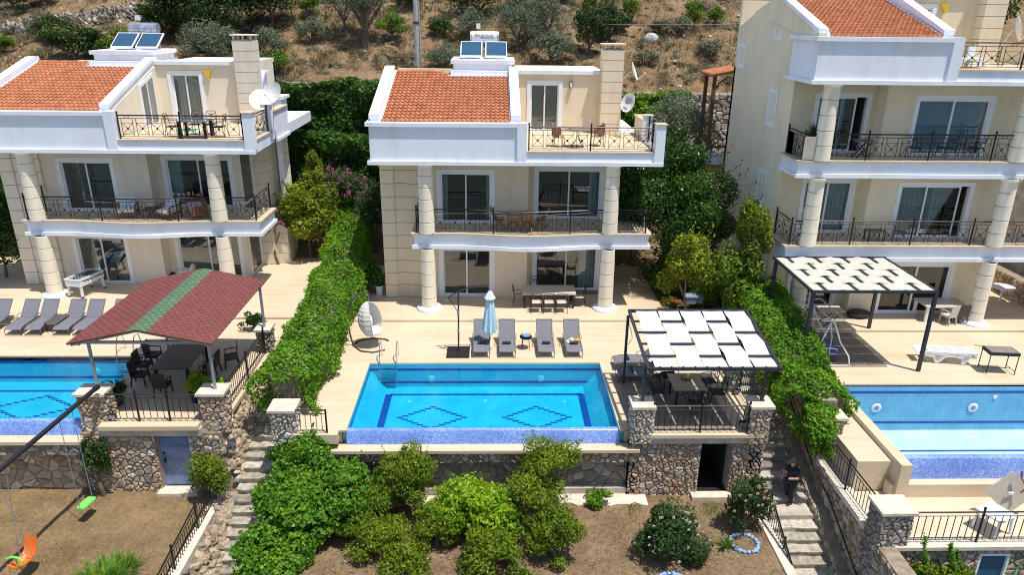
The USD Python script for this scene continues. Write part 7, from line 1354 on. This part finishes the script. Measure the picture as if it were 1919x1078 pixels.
sL, sR, eL, eR, wL, wR = Jp(.0, -.20, 1.40), Jp(.0, .20, 1.40), Jp(.06, -.27, 1.14), Jp(-.02, .26, 1.12), Jp(.30, -.22, 1.22), Jp(.10, .27, .90)
bd_ = t.p('body', hull([(hipL, .10, hipR, .10), (wa, .12, hipL, .10), (wa, .12, hipR, .10), (wa, .12, ch, .15), (ch, .14, sL, .065), (ch, .14, sR, .065), (sL, .06, eL, .045), (eL, .042, wL, .03), (sR, .06, eR, .045), (eR, .042, wR, .03), (ch, .08, nk, .06), (nk, .055, hd, .075), (hd, .095, hd+[0, 0, .06], .095), (hipL, .09, kL, .062), (kL, .058, aL, .042), (hipR, .09, kR, .062), (kR, .058, aR, .042)], .03, 6), 'skin', 60)
t.p('shirt', hull([(wa+[0, 0, -.12], .145, ch, .165), (ch, .155, sL, .08), (ch, .155, sR, .08), (sL, .075, (sL+eL*2)/3, .062), (sR, .075, (sR+eR*2)/3, .062), (ch, .10, nk+[0, 0, -.04], .075)], .03, 5), 'black_cloth', 60)
t.p('trousers', hull([(hipL, .118, hipR, .118), (hipL, .112, kL, .082), (kL, .08, aL+[0, 0, .03], .062), (hipR, .112, kR, .082), (kR, .08, aR+[0, 0, .03], .062), (wa+[0, 0, -.10], .13, hipL, .115), (wa+[0, 0, -.10], .13, hipR, .115)], .03, 5), 'black_cloth', 60)
for a in (aL, aR): t.p('shoe', hull([(a+[0, 0, -.045], .048, a+fx*.17+[0, 0, -.06], .035), (a+[0, 0, -.05], .045, a-fx*.05+[0, 0, -.05], .042)], .03, 4), 'black_plastic', 60)
t.p('cap', MB().ell(hd+[0, 0, .075], (.108, .108, .085), 18, 10).ob(hd+fx*.13+np.array([0, 0, .075]), (.14, .17, .015), [fx*.96+np.array([0, 0, -.28]), sd, [0, 0, 1]]), 'black_cloth', 40)
hdv = (hd+fx*.02); f = MB()
for s in (-1, 1): f.ell(hd+sd*.095*s+[0, 0, .02], (.02, .02, .032), 8, 6)
f.ell(hd+fx*.098+np.array([0, 0, .01]), (.016, .016, .026), 8, 6); t.p('ears_and_nose', f, 'skin', 60)
e = MB()
for s in (-1, 1): e.ell(hd+fx*.088+sd*.034*s+np.array([0, 0, .035]), (.012, .012, .009), 8, 6)
e.ob(hd+fx*.089+np.array([0, 0, -.042]), (.006, .04, .008), [fx, sd, [0, 0, 1]]); t.p('eyes_and_mouth', e, 'black_cloth')
def hand(w, d, palm_n, side):
    d = np.array(d, float); d /= np.linalg.norm(d); n = np.array(palm_n, float); n -= (n@d)*d; n /= np.linalg.norm(n); b = np.cross(n, d)*side; c = w+d*.05; bones = [(w, .027, c, .03), (c-b*.022, .018, c+b*.022+d*.02, .018)]
    for k, (o, l) in enumerate(((-.030, .060), (-.010, .072), (.010, .068), (.029, .052))): p = c+d*.035+b*o; q = p+d*l*.55+n*.008; r = q+d*l*.35+n*l*.45; bones += [(p, .0095, q, .009), (q, .009, r, .0075)]
    p = w+d*.025-b*.028; q = p-b*.026+d*.03+n*.012; bones += [(p, .012, q, .0105), (q, .0105, q+d*.026+n*.014, .0085)]
    return hull(bones, .006, 3)
t.p('hand', hand(wL, fx+np.array([0, 0, .4]), (0, 0, -1), 1), 'skin', 60); t.p('hand', hand(wR, (wR-eR), -sd, -1), 'skin', 60); dw = (wR-eR)/np.linalg.norm(wR-eR); t.p('watch', MB().cyl(wR-dw*.035, wR-dw*.005, .036, n=14), 'steel', 40)
